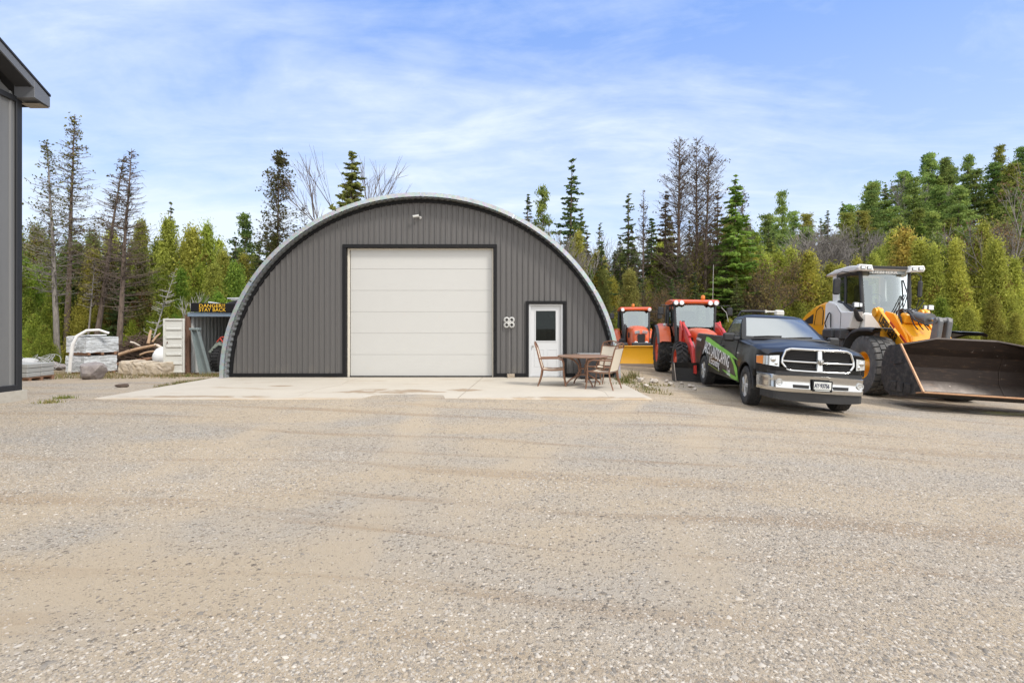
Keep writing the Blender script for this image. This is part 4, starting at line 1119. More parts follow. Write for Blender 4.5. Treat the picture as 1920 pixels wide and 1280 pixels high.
def sidepane(poly, off, s):
    # triangulated fan with fine rows so that it follows the cab
    zs = [p[1] for p in poly]; z0, z1 = min(zs), max(zs); rows = []
    for i in range(9):
        z = lerp(z0, z1, i/8); xs_ = []
        for a, b_ in zip(poly, poly[1:]+poly[:1]):
            if abs(a[1]-b_[1]) > 1e-6 and min(a[1], b_[1])-1e-6 <= z <= max(a[1], b_[1])+1e-6:
                xs_.append(a[0]+(b_[0]-a[0])*(z-a[1])/(b_[1]-a[1]))
        x0, x1 = min(xs_), max(xs_)
        rows.append([cabproj_y((lerp(x0, x1, k/8), 0, z), off, s) for k in range(9)])
    g = MB(); g.grid(rows); return g
for s in (-1, 1):
    sidepane([(-.80, 1.37), (-1.26, 1.80), (-1.80, 1.80), (-1.85, 1.37)], .004, s).build('window_seal', PLASTIC, trk)
    sidepane([(-.87, 1.395), (-1.28, 1.775), (-1.77, 1.775), (-1.82, 1.395)], .009, s).build('side_window', WSG, trk)
    # door: panel lines as thin dark grooves plus handle
    dr = MB(); n = 18; rows = []
    xs_ = [lerp(-.70, -1.99, i/12) for i in range(13)]
    for i in range(11):
        z = lerp(.47, 1.30, i/10)
        rows.append([(x, s*(ysurf(x, z)+.006), z) for x in xs_])
    dr.grid(rows); door = dr.build('door', PAINT, trk, True)
    gr = MB()
    gr.tube([(-.70, s*(ysurf(-.7, z)+.004), z) for z in [.47+.083*i for i in range(11)]], .006, 5); gr.tube([(x, s*(ysurf(x, .47)+.004), .47) for x in xs_], .006, 5)
    gr.tube([(-1.99, s*(ysurf(-1.99, z)+.004), z) for z in [.47+.083*i for i in range(11)]], .006, 5)
    gr.build('door_gap', mat('gap_black', (.004, .004, .004), .9), door)
    h_ = MB(); h_.tube([(-1.90, s*1.015, 1.13), (-1.86, s*1.035, 1.135), (-1.74, s*1.035, 1.135), (-1.70, s*1.015, 1.13)], .016, 8); h_.build('door_handle', PLASTIC, door, True)
    mi = MB(); mi.box((-.86, s*1.13, 1.36), (.12, .26, .19), (0, 0, s*.12), .04); mi.box((-.80, s*.97, 1.33), (.09, .16, .08), bev=.02); mi.build('wing_mirror', PLASTIC, trk, True, 30)
# fender-side badge
q = MB(); q.box((-.56, -ysurf(-.56, 1.02)-.004, 1.03), (.12, .006, .035)); q.build('side_badge', CHROME, trk)
# grille
xg = lambda y: 1.045-.20*(y/.95)**2
def arc_poly(pts, y0=0): return pts
gp = [(-.50, 1.215), (.50, 1.215), (.585, 1.18), (.64, 1.03), (.645, .95), (.56, .835), (.50, .815), (-.50, .815), (-.56, .835), (-.645, .95), (-.64, 1.03), (-.585, 1.18)]
def dense(pl, k=8):
    out = []
    for a, b_ in zip(pl, pl[1:]+pl[:1]):
        for i in range(k): out.append((lerp(a[0], b_[0], i/k), lerp(a[1], b_[1], i/k)))
    return out
gd = dense(gp)
q = MB()
def gx(y, z): return xg(y)-.10*(z-.98)
q.tube([(gx(y, z), y, z) for y, z in gd]+[(gx(*gd[0]), *gd[0])], .027, 8, False)
q.tube([(gx(y, .985), y, .985) for y in [-.63+.063*i for i in range(21)]], .021, 8)
q.tube([(gx(0, 1.2)+.0, 0, 1.21), (gx(0, 1)+.005, 0, 1.0), (gx(0, .84), 0, .83)], [.045, .052, .066], 10, flat=.5)
grille = q.build('grille', CHROME, trk, True, 50)
q = MB(); q.add([(gx(y, z)-.03, y, z) for y, z in gd], [tuple(range(len(gd)))])
q.build('grille_backing', mat('grille_black', (.006, .006, .006), .7), grille)
for sy in (-1, 1):
    for z0, z1 in ((1.015, 1.185), (.845, .955)):
        q = MB()
        for i in range(13):
            y = .075+.042*i
            for j in range(3):
                zc = lerp(z0, z1, (j+.5)/3); yy = y+(.021 if j % 2 else 0)
                if yy > .57: continue
                p = [(gx(yy, zc)-.012, sy*(yy+.022*math.cos(a)), zc+.021*math.sin(a)) for a in [PI/6+PI/3*k for k in range(7)]]
                q.tube(p, .0045, 4, False)
        q.build('honeycomb_mesh', mat('mesh_dark_grey', (.035, .035, .037), .35), grille)
q = MB(); ex = gx(0, 1)+.045
q.prism([(-.05, 1.045), (.05, 1.045), (.055, 1.0), (.03, .95), (0, .935), (-.03, .95), (-.055, 1.0)], ex-.02, ex+.008, 'x', .006)
for s in (-1, 1): q.tube([(ex+.012, s*.012, 1.02), (ex+.016, s*.035, 1.025), (ex+.016, s*.043, .995), (ex+.012, s*.03, .975)], .008, 6)
q.tube([(ex+.015, 0, 1.025), (ex+.025, 0, .985), (ex+.02, 0, .95)], [.02, .016, .01], 8)
q.build('emblem', CHROME, grille, True)
# headlights wrap round the corner
for s in (-1, 1):
    def hx(y): return .875+.15*(1-(y/.95)**2)-.30*max(0, (y-.84)/.15)**1.8+.012
    def patch(y0, y1, zlo, zhi, off):
        g = MB(); rows = []
        for j in range(6):
            rows.append([(hx(lerp(y0, y1, i/9))+off-.05*(lerp(zlo(i/9), zhi(i/9), j/5)-.95), s*(lerp(y0, y1, i/9)+.012+off*.5), lerp(zlo(i/9), zhi(i/9), j/5)) for i in range(10)])
        g.grid(rows); return g
    hl = patch(.685, .985, lambda t: .875+.03*t, lambda t: 1.085-.03*t, 0).build('headlight', LAMP, trk, True)
    patch(.925, .984, lambda t: .90+.01*t, lambda t: 1.06-.02*t, .004).build('turn_signal', AMBER, hl, True)
    q = MB(); y_ = .79
    q.sphere((hx(y_)+.004, s*(y_+.01), 1.0), .05, 14, 8, (.4, 1, 1)); q.sphere((hx(.74)+.004, s*.745, .93), .03, 10, 6, (.4, 1, 1)); q.build('reflector', CHROME, hl, True)
    patch(.675, .992, lambda t: .862+.03*t, lambda t: 1.10-.03*t, -.008).build('lamp_surround', mat('gap_black', (.004, .004, .004), .9), hl)
# bumper
def bx(y): return 1.13-.16*abs(y)**2-.42*max(0, (abs(y)-.76)/.21)**1.7
bprof = [(-.06, .745), (.0, .752), (.028, .738), (.018, .67), (.03, .58), (.05, .52), (.052, .475), (.03, .435), (-.06, .43)]
yl = [-.97+1.94*i/48 for i in range(49)]
q = MB(); q.grid([[(bx(y)+px_-.012*(z<.6), y, z-.03*abs(y)**2+(.03*abs(y)**3)*(z < .6)) for px_, z in bprof] for y in yl])
bmp_ = q.build('front_bumper', CHROME, trk, True, 40)
q = MB()
for s in (-1, 1): q.grid([[(bx(y)+.048, y, z) for z in (.515, .575)] for y in [s*(.22+.03*i) for i in range(10)]])
q.grid([[(bx(y)-.01, y, z+.05*abs(y)**3) for z in (.26, .34, .45)] for y in [-.93+.0465*i for i in range(41)]])
q.grid([[(bx(y)-.03, y, z) for z in (.73, .80)] for y in yl])
q.build('air_slots', PLASTIC, bmp_)
for s in (-1, 1):
    y_ = s*.72
    q = MB(); q.lathe([(0, .052), (.035, .05), (.045, .06), (.058, .06), (.06, .03)], (bx(y_)-.01, y_, .60), 'x', 18, False); q.build('fog_light', LAMP, bmp_, True)
fs_ = MB(); fs_.grid([[(bx(y)-.075+.01*(z > .82), y, z) for z in (.73, .78, .86, .875)] for y in [-.90+.045*i for i in range(41)]]); fs_.build('lower_fascia', PAINT, trk, True)
pl_ = MB(); pl_.box((bx(0)+.066, .0, .575), (.022, .36, .20), bev=.01); lp = pl_.build('licence_plate', BLACK, trk)
q = MB(); q.box((bx(0)+.078, .0, .585), (.006, .305, .135), bev=.002); q.build('plate_face', mat('plate_white', (.62, .63, .60), .5), lp)
PB = mat('plate_ink', (.03, .035, .07), .5)
text_mesh('AY·93756', .108, PB, 'plate_number', lp, frame((bx(0)+.083, -.142, .548), (0, 1, 0), (0, 0, 1), (1, 0, 0)), .001, sx=.60, offset=.004)
q = MB(); q.box((bx(0)+.079, .0, .498), (.004, .26, .014)); q.build('plate_strip', mat('plate_white', (.62, .63, .60), .5), lp)
# wipers, roof rack lamp bar
q = MB()
for y0, y1 in ((-.66, -.08), (.0, .60)):
    q.tube([cabproj_x((0, y0, 1.40), .03), cabproj_x((0, (y0+y1)/2, 1.425), .03), cabproj_x((0, y1, 1.435), .03)], .011, 6)
q.tube([(-.42, -.78, 1.36), (-.34, -.4, 1.372), (-.32, 0, 1.378), (-.34, .4, 1.372), (-.42, .78, 1.36)], .022, 6)
q.build('wiper', PLASTIC, trk)
q = MB(); q.tube([(-1.95, -.55, 1.98), (-1.95, -.25, 2.0), (-1.95, .05, 2.0)], .03, 8); q.tube([(-1.95, -.62, 1.86), (-1.95, -.55, 1.98)], .02, 6); lb_ = q.build('light_bar', PLASTIC, trk, True)
q = MB(); q.tube([(-1.95, .02, 2.0), (-1.95, .3, 2.005)], .02, 8); q.box((-1.95, .36, 1.98), (.12, .22, .14), (0, 0, .1), .03); q.box((-1.95, .04, 2.0), (.06, .06, .07), bev=.01); q.build('white_clamp', mat('clamp_white', (.6, .58, .52), .5), lb_, True)
# lettering and green stripes on the passenger side, following the body
GREEN = mat('decal_green', (.20, .52, .05), .35); DWHITE = mat('decal_white', (.78, .78, .78), .35)
def decal(poly, m, name, off):
    # fine strips so the film follows the panel
    zs = [p[1] for p in poly]; x0, x1 = min(p[0] for p in poly), max(p[0] for p in poly); g = MB(); n = 40
    cols_ = []
    for i in range(n+1):
        x = lerp(x0+1e-4, x1-1e-4, i/n); zz = []
        for a, b_ in zip(poly, poly[1:]+poly[:1]):
            if min(a[0], b_[0]) <= x <= max(a[0], b_[0]) and abs(a[0]-b_[0]) > 1e-9: zz.append(a[1]+(b_[1]-a[1])*(x-a[0])/(b_[0]-a[0]))
        lo, hi = min(zz), max(zz)
        cols_.append([onside(Vector((x, -1, lerp(lo, hi, k/3))), off) for k in range(4)])
    g.grid(cols_); return g.build(name, m, trk)
decal([(-3.60, 1.30), (-3.32, 1.30), (-.95, .985), (-.46, .865), (-.80, .90), (-1.10, .905), (-3.60, 1.19)], GREEN, 'green_stripe', .013)
decal([(-1.15, .935), (-.85, .88), (-.47, .66), (-.42, .42), (-.60, .44), (-.80, .74)], GREEN, 'green_arrow', .014)
decal([(-1.75, .57), (-1.5, .565), (-.66, .50), (-.44, .42), (-1.0, .43)], GREEN, 'green_flash', .0135)
decal([(-3.05, .60), (-2.0, .50), (-2.0, .485), (-3.05, .585)], mat('decal_lime', (.40, .50, .08), .4), 'lime_line', .012)
def sideM(x, z, slope): 
    c_, s_ = math.cos(slope), math.sin(slope)
    return frame((x, -1.0, z), (c_, 0, s_), (-s_, 0, c_), (0, -1, 0))
tp = lambda co: onside(co, .016)
text_mesh("JAKE'S LANDSCAPING", .40, DWHITE, 'company_lettering', trk, sideM(-3.60, .925, -.112), 0, sx=.64, shear=.08, offset=.008, space=.98, proj=tp)
text_mesh("& Excavating", .27, DWHITE, 'script_lettering', trk, sideM(-3.0, .635, -.06), 0, sx=.82, shear=.35, offset=.003, space=.9, proj=tp)
text_mesh("Ltd.", .26, DWHITE, 'script_lettering', trk, sideM(-1.36, .485, -.05), 0, sx=.8, shear=.35, offset=.003, space=.9, proj=tp)
text_mesh("4X4 OFF ROAD", .09, DWHITE, 'bed_lettering', trk, sideM(-4.72, 1.20, -.05), 0, sx=1.0, shear=.2, offset=.004, proj=tp)
# ------------------------------------------------------------------ yellow wheel loader
LM = pose(10.95, 13.85, -.5, -.17, 0, .05)
ldr = thing('wheel_loader', 'big yellow and white wheel loader with a wide dark bucket in front', 'wheel loader', mat=LM)
YELW = mat('loader_yellow', (.84, .37, .014), .36, dirt=(.42, .20, .05), dirt_amt=.09, dirt_scale=2.5, coat=.2)
LWHT = mat('loader_white', (.74, .73, .69), .4, dirt=(.42, .33, .22), dirt_amt=.16, dirt_scale=2.5)
STEELG = mat('cylinder_grey', (.16, .165, .17), .45, .2, dirt=(.3, .25, .2), dirt_amt=.25)
DKG = mat('dark_grey_frame', (.045, .047, .05), .5, dirt=(.18, .15, .11), dirt_amt=.25)
RODM = mat('bright_rod', (.7, .68, .64), .15, 1)
for s in (-1, 1):
    make_wheel(ldr, (0, s*1.03, .81), .815, .60, .36, YELW, 'block', s, TYREP, dish=.10)
    make_wheel(ldr, (-3.5, s*1.03, .81), .815, .60, .36, YELW, 'block', s, TYREP, dish=.10)
q = MB(); q.cyl((0, -1.0, .81), (0, 1.0, .81), .17, n=14); q.cyl((-3.5, -1, .81), (-3.5, 1, .81), .17, n=14); q.box((0, 0, .85), (.6, .7, .5), bev=.08); q.box((-2.6, 0, .95), (2.6, .8, .5), bev=.05); q.build('axles', DKG, ldr, True, 30)
# front frame (lift tower)
q = MB()
for s in (-1, 1):
    q.prism([(-1.2, .75), (.45, .75), (.60, 1.15), (.25, 1.7), (-.35, 2.28), (-.78, 2.36), (-.95, 2.2), (-1.0, 1.6)], s*.40, s*.34, 'y', .01)
q.box((-.35, 0, 1.72), (1.1, .68, .06), (0, .35, 0)); q.box((-.85, 0, 1.6), (.06, .68, 1.3)); q.box((.30, 0, 1.35), (.06, .68, .9), (0, -.5, 0), .01)
q.box((-.2, 0, 2.16), (.26, .5, .26), (0, .2, 0), .03)
for k in range(9):
    pass
q.prism([(-.9, 1.1), (-.80, 2.22), (-.35, 2.12), (.40, 1.66), (.60, 1.15)], -.335, .335, 'y', .03)
q.build('lift_tower', YELW, ldr, True, 30)
q = MB(); q.box((.285, .06, 1.56), (.05, .40, .14), (0, -.75, 0), .02); q.build('tower_slot', DKG, ldr)
# lift arms with lettering
apoly = [(-.98, 2.30), (-.90, 2.44), (-.74, 2.47), (-.58, 2.36), (.1, 1.86), (.9, 1.30), (1.25, 1.02), (1.46, .80), (1.46, .52), (1.40, .48), (1.1, .68), (.55, 1.08), (-.1, 1.48), (-.62, 1.98), (-.92, 2.18)]
for s in (-1, 1):
    q = MB(); q.prism(apoly, s*.64, s*.56, 'y', .012)
    for x, z, r_ in ((-.78, 2.32, .13), (1.36, .62, .11), (.5, 1.35, .10)): q.cyl((x, s*.50, z), (x, s*.69, z), r_, n=18)
    arm = q.build('lift_arm', YELW, ldr, True, 30)
    if s < 0:
        mt = mat('arm_black_ink', (.015, .015, .015), .4); a_ = math.atan2(-(1.86-1.02), (.1+.0)-(-1.1)); a_ = math.atan2(1.30-2.36, .9+.58)
        text_mesh('LIEBHERR', .36, mt, 'arm_lettering', arm, frame((-.62, -.644, 2.06), (math.cos(a_), 0, math.sin(a_)), (-math.sin(a_), 0, math.cos(a_)), (0, -1, 0)), .002, sx=.70, offset=.012)
        q = MB(); ux, uz = math.cos(a_), math.sin(a_)
        for d0, d1 in ((.50, .78), (1.10, 1.50)):
            x0, z0_ = -.62+ux*d0-uz*.285, 2.06+uz*d0+ux*.285; x1, z1_ = -.62+ux*d1-uz*.285, 2.06+uz*d1+ux*.285
            q.prism([(x0, z0_), (x1, z1_), (x1-uz*.075, z1_+ux*.075), (x0-uz*.075, z0_+ux*.075)], -.641, -.646, 'y')
        q.build('red_stripe', mat('stripe_red', (.55, .05, .02), .4), arm)
    c_ = MB(); c_.cyl((-.55, s*.46, 1.0), (.15, s*.46, 1.15), .09, n=14); c_.build('lift_cylinder', STEELG, ldr, True)
# tilt cylinder, lever and link
q = MB(); q.cyl((-.45, 0, 2.28), (.50, 0, 2.14), .125, n=20); q.cyl((.44, 0, 2.15), (.56, 0, 2.13), .15, n=18); q.lathe([(.13, -.16), (.16, -.16), (.16, .16), (.13, .16)], (-.45, 0, 2.28), 'y', 16); tc_ = q.build('tilt_cylinder', STEELG, ldr, True, 40)
q = MB(); q.cyl((.5, 0, 2.14), (1.0, 0, 2.07), .06, n=14); q.build('piston_rod', RODM, tc_, True)
q = MB()
for s in (-1, 1): q.prism([(.95, 2.11), (1.02, 2.17), (1.14, 2.15), (1.20, 2.05), (1.12, 1.5), (1.10, 1.1), (1.16, .75), (1.0, .70), (.86, 1.1), (.82, 1.55)], s*.155, s*.05, 'y', .02)
q.cyl((1.07, -.18, 2.08), (1.07, .18, 2.08), .07, n=16); q.build('bucket_lever', mat('lever_grey', (.15, .15, .15), .6, dirt=(.28, .22, .17), dirt_amt=.4), ldr, True, 30)
q = MB(); q.cyl((1.1, 0, .8), (1.45, 0, .95), .07, n=12); q.cyl((0.45, -.6, 1.35), (.45, .6, 1.35), .12, n=14); q.cyl((.85, -.6, 1.22), (.85, .6, 1.22), .16, n=14); q.build('cross_tube', YELW, ldr, True, 40)
q = MB()
for k in range(3):
    y = -.20+.13*k
    q.tube([(-.62, y, 2.15), (-.50, y-.05, 2.36), (-.22, y-.04, 2.42), (.05, y, 2.25), (.15, y+.05, 1.98), (.35, y+.04, 1.85)], .016, 7)
q.tube([(-.1, -.2, 2.4), (.25, -.18, 2.1), (.75, -.14, 1.95)], .024, 7); q.tube([(-.2, -.3, 2.2), (-.12, -.3, 1.9), (.0, -.28, 1.7)], .024, 7)
q.build('hydraulic_hose', PLASTIC, ldr, True)
# front fenders
for s in (-1, 1):
    q = MB(); pf = [(-1.12, .95), (-1.10, 1.30), (-.92, 1.58), (-.62, 1.76), (-.2, 1.84), (.30, 1.845), (.55, 1.82)]
    q.grid([[(x, s*.72, z), (x, s*.78, z+.012), (x, s*1.28, z+.012), (x, s*1.345, z-.03), (x, s*1.345, z-.09)] for x, z in pf])
    q.grid([[(x*.98+.0, s*.72, z-.05), (x*.98, s*1.33, z-.05)] for x, z in pf])
    q.build('front_fender', DKG, ldr, True, 30)
# rear frame: cab, bonnet, steps, shifted a little to the photo's left by the steering
YO = -.10
def Y(v): return v+YO
q = MB(); q.box((-2.3, YO, 1.45), (1.9, 1.3, .7), bev=.05); q.box((-2.4, Y(-.80), 1.30), (1.5, .50, .55), bev=.05); q.box((-2.4, Y(.80), 1.30), (1.5, .50, .55), bev=.05)
q.build('rear_frame', DKG, ldr, True, 30)
q = MB()
for s in (-1, 1): q.prism([(-3.15, 1.80), (-1.62, 1.80), (-1.42, 1.84), (-1.20, 2.34), (-1.95, 2.36), (-2.35, 2.62), (-2.9, 2.74), (-3.12, 2.66)], Y(s*.96), Y(s*.66), 'y', .03)
q.box((-1.40, YO, 2.08), (.30, 1.3, .48), bev=.05)
wp = q.build('white_side_panel', LWHT, ldr, True, 30)
q = MB(); y_ = Y(-.972)
q.tube([(-2.95, y_, 1.86), (-2.92, y_-.05, 2.0), (-2.70, y_-.05, 2.30), (-2.60, y_-.05, 2.34), (-2.52, y_-.05, 2.28), (-2.50, y_-.04, 1.86)], .02, 8); q.build('grab_rail', PLASTIC, wp, True)
q = MB(); q.tube([(-1.95, y_+.005, 1.83), (-1.95, y_+.005, 2.3)], .006, 5); q.tube([(-1.95, y_+.005, 2.3), (-2.3, y_+.005, 2.56)], .006, 5); q.build('panel_gap', PLASTIC, wp)
q = MB()
hp_ = [(-5.6, 1.15), (-3.2, 1.15), (-3.17, 2.72), (-3.4, 2.74), (-4.2, 2.62), (-4.9, 2.40), (-5.5, 2.05), (-5.7, 1.7)]
q.prism(hp_, Y(-.92), Y(.92), 'y', .10); bn_ = q.build('engine_bonnet', YELW, ldr, True, 30)
q = MB(); q.prism([(-3.32, 1.95), (-3.30, 2.48), (-3.55, 2.56), (-3.85, 2.45), (-4.0, 1.95)], Y(-.932), Y(-.925), 'y'); q.build('hatch_panel', mat('hatch_yellow', (.72, .33, .03), .4, dirt=(.4, .2, .06), dirt_amt=.12), bn_)
q = MB(); q.tube([(-3.32, Y(-.935), 1.95), (-3.30, Y(-.935), 2.42), (-3.40, Y(-.935), 2.54), (-3.6, Y(-.935), 2.57), (-3.85, Y(-.935), 2.46), (-4.0, Y(-.935), 1.95)], .014, 6); q.prism([(-4.15, 2.0), (-4.12, 2.35), (-4.9, 2.12), (-5.0, 2.0)], Y(-.93), Y(-.924), 'y'); q.build('hatch_seal', PLASTIC, bn_, True)
q = MB(); q.box((-2.35, Y(-1.02), 1.66), (.7, .34, .28), bev=.04); q.box((-1.75, Y(-.98), 1.64), (.34, .3, .3), bev=.03)
for k in range(3): q.box((-2.3, Y(-1.12), .65+.33*k), (.62, .22, .04), bev=.01)
for x in (-2.6, -2.0): q.box((x, Y(-1.06), 1.05), (.03, .06, 1.0))
q.build('access_steps', DKG, ldr, True, 30)
# cab
def post(p, r_=.045): q.tube(p, r_, 8)
for s in (-1, 1):
    q = MB(); post([(-1.35, Y(s*.62), 2.30), (-1.42, Y(s*.645), 2.9), (-1.55, Y(s*.66), 3.58)], .055)
    post([(-2.30, Y(s*.70), 2.40), (-2.32, Y(s*.70), 3.0), (-2.38, Y(s*.70), 3.58)], .045)
    post([(-1.55, Y(s*.665), 3.54), (-2.9, Y(s*.71), 3.56)], .05); post([(-1.36, Y(s*.64), 2.36), (-1.8, Y(s*.69), 2.40), (-2.3, Y(s*.71), 2.60), (-2.75, Y(s*.71), 2.72)], .045)
    q.build('cab_frame', PLASTIC, ldr, True)
q = MB()
for s in (-1, 1):
    q.prism([(-3.12, 2.62), (-2.72, 2.66), (-2.80, 3.0), (-2.86, 3.62), (-3.22, 3.66), (-3.18, 3.1)], Y(s*.74), Y(s*.66), 'y', .02)
q.build('white_rear_pillar', LWHT, ldr, True, 30)
q = MB(); q.prism([(-1.28, 3.66), (-1.34, 3.74), (-1.9, 3.79), (-2.9, 3.77), (-3.55, 3.66), (-3.55, 3.62), (-2.9, 3.62), (-1.4, 3.60)], Y(-.84), Y(.84), 'y', .03); rf_ = q.build('cab_roof', LWHT, ldr, True, 30)
q = MB(); q.box((-1.29, YO, 3.69), (.03, .98, .085), bev=.01); q.build('roof_visor', PLASTIC, rf_)
q = MB(); q.box((-1.40, YO, 3.555), (.03, .98, .10), bev=.01); q.build('name_band', mat('band_grey_glass', (.22, .25, .25), .2, spec=.8), rf_)
text_mesh('LIEBHERR', .11, LWHT, 'name_lettering', rf_, frame((-1.383, Y(-.42), 3.52), (0, 1, 0), (0, 0, 1), (1, 0, 0)), .001, sx=1.5, offset=.003)
for s in (-1, 1):
    q = MB(); q.prism([(s*.46, 3.56), (s*.86, 3.58), (s*.90, 3.66), (s*.86, 3.76), (s*.52, 3.745)], -1.36, -1.16, 'x', .03)
    for i in range(len(q.v)): x_, y2, z_ = q.v[i]; q.v[i] = (x_, Y(y2), z_)
    hb = q.build('lamp_housing', LWHT, ldr, True, 30)
    q = MB(); q.box((-1.16, Y(s*.60), 3.655), (.03, .12, .10), bev=.02); q.box((-1.16, Y(s*.77), 3.665), (.03, .14, .10), bev=.02); q.build('work_lamp', PLASTIC, hb)
    q = MB(); q.box((-1.143, Y(s*.60), 3.655), (.01, .09, .07)); q.box((-1.143, Y(s*.77), 3.665), (.01, .10, .07)); q.build('lamp_glass', LAMP, hb)
CGD = glassmat('cab_side_glass', (.62, .68, .68), .10, .03, .38)
CG = glassmat('cab_glass', (.80, .87, .87), .22, .03, .80)
q = MB(); n = 8
q.grid([[(lerp(-1.33, -1.53, j/4)+.10*(1-(i/4-1)**2), Y((i/4-1)*lerp(.60, .64, j/4)), lerp(2.30, 3.60, j/4)) for i in range(9)] for j in range(5)]); q.build('windscreen', CG, ldr, True)
for s in (-1, 1):
    q = MB(); q.quad((-1.38, Y(s*.65), 2.36), (-1.54, Y(s*.665), 3.58), (-2.36, Y(s*.70), 3.58), (-2.28, Y(s*.70), 2.46)); q.quad((-2.32, Y(s*.705), 2.62), (-2.40, Y(s*.705), 3.58), (-2.86, Y(s*.70), 3.6), (-2.74, Y(s*.70), 2.72)); q.build('side_window', CGD, ldr)
q = MB(); q.quad((-3.05, Y(-.64), 2.75), (-3.05, Y(.64), 2.75), (-3.12, Y(.64), 3.6), (-3.12, Y(-.64), 3.6)); q.build('rear_window', CG, ldr)
q = MB(); q.box((-2.45, YO, 2.55), (.5, .52, .14), bev=.05); q.box((-2.72, YO, 2.93), (.14, .52, .74), (0, -.12, 0), .05); q.box((-2.76, YO, 3.36), (.09, .3, .2), bev=.04); q.build('seat', mat('seat_grey', (.10, .11, .115), .8), ldr, True, 30)
q = MB(); q.lathe([(.17, -.012), (.19, 0), (.17, .012), (.155, 0)], (-1.95, YO, 2.78), 'x', 20); q.cyl((-1.95, YO, 2.78), (-1.7, YO, 2.4), .035, n=8); q.box((-1.7, YO, 2.42), (.3, .5, .24), bev=.05); q.box((-2.1, YO+.42, 2.6), (.6, .16, .3), bev=.05); q.box((-2.1, YO-.42, 2.55), (.5, .14, .24), bev=.05); q.build('steering_console', DKG, ldr, True, 30)
q = MB(); q.box((-2.2, YO, 2.33), (1.7, 1.3, .05)); q.build('cab_floor', DKG, ldr)
q = MB(); q.tube([(-1.20, Y(.56), 2.36), (-1.30, Y(.54), 2.9), (-1.42, Y(.45), 3.35)], .02, 6)
for k in range(3): q.tube([(-1.19, Y(.12+.09*k), 2.34), (-1.22, Y(.26+.08*k), 2.58), (-1.29, Y(.44+.04*k), 2.9)], .013, 6)
q.build('wiper', PLASTIC, ldr)
for s, l_ in ((-1, 1.32), (1, .96)):
    q = MB(); q.tube([(-1.55, Y(s*.70), 3.52), (-1.48, Y(s*(l_-.12)), 3.56), (-1.48, Y(s*l_), 3.48), (-1.50, Y(s*l_), 2.95)], .018, 7); q.box((-1.50, Y(s*(l_-.0)), 3.10), (.10, .20 if s < 0 else .15, .50), (0, 0, s*.3), .04); mm = q.build('wing_mirror', PLASTIC, ldr, True, 30)
    q = MB(); q.tube([(-1.30, Y(s*.72), 2.10), (-1.15, Y(s*.86), 2.20), (-1.05, Y(s*.98), 2.42)], [.10, .08, .05], 8, flat=.6); hs_ = q.build('headlamp_arm', DKG, ldr, True)
    q = MB(); q.box((-1.02, Y(s*.98), 2.53), (.12, .15, .15), bev=.03); q.box((-1.03, Y(s*.85), 2.53), (.08, .09, .12), bev=.02); q.build('headlamp_box', STEELG, hs_, True, 30)
    q = MB(); q.box((-.957, Y(s*.98), 2.53), (.012, .125, .125)); q.box((-.987, Y(s*.85), 2.53), (.012, .07, .10)); q.build('headlight', LAMP, hs_)
q = MB(); q.tube([(-1.3, Y(.75), 2.35), (-1.25, Y(.95), 2.75), (-1.6, Y(1.0), 2.78), (-1.7, Y(.98), 2.4)], .015, 6); q.build('hand_rail', PLASTIC, ldr, True)
# bucket
m, nt, b = newmat('bucket_steel'); co = objco(nt)
c = mixc(nt, noise(nt, co, 2.5, 8, .68), (.020, .015, .012), (.060, .040, .030))
c = mixc(nt, ramp(nt, noise(nt, mapped(nt, co, (1, 1, 6)), 3, 6, .7), [(.55, 0), (.7, .6)]), c, (.14, .085, .05))
sp_ = ramp(nt, noise(nt, mapped(nt, co, (1.2, 1, 1), (0, 0, 0), (3, 1, 2)), 7.5, 5, .72), [(.66, 0), (.70, .75)])
c = mixc(nt, sp_, c, (.38, .33, .29))
z = nt.nodes.new('ShaderNodeSeparateXYZ'); nt.links.new(co, z.inputs[0])
worn = ramp(nt, mathn(nt, 'SUBTRACT', mathn(nt, 'ADD', z.outputs[2], mathn(nt, 'MULTIPLY', noise(nt, co, 5, 6, .7), .3)), .35), [(.06, .55), (.36, 0)])
c = mixc(nt, worn, c, (.20, .175, .155))
nt.links.new(c, b.inputs['Base Color']); b.inputs['Metallic'].default_value = .35; nt.links.new(ramp(nt, worn, [(0, .55), (.7, .36)]), b.inputs['Roughness'])
bump(nt, b, noise(nt, co, 14, 6, .65), .25, .02)
BKT = m
BW = 1.52
prof_ = [(3.16, .42), (2.5, .30), (1.95, .25), (1.72, .34), (1.55, .58), (1.52, .90), (1.62, 1.20), (1.78, 1.36)]
q = MB(); tk_ = .035
def off(p, d_): return (p[0]-d_*.6, p[1]-d_*.8)
q.grid([[(x, y, z) for x, z in prof_] for y in (-BW, -.5, .5, BW)])
po = [(3.16, .395), (2.5, .265), (1.95, .21), (1.69, .31), (1.515, .57), (1.485, .90), (1.585, 1.21), (1.76, 1.395)]
q.grid([[(x, y, z) for x, z in po] for y in (-BW, -.5, .5, BW)])
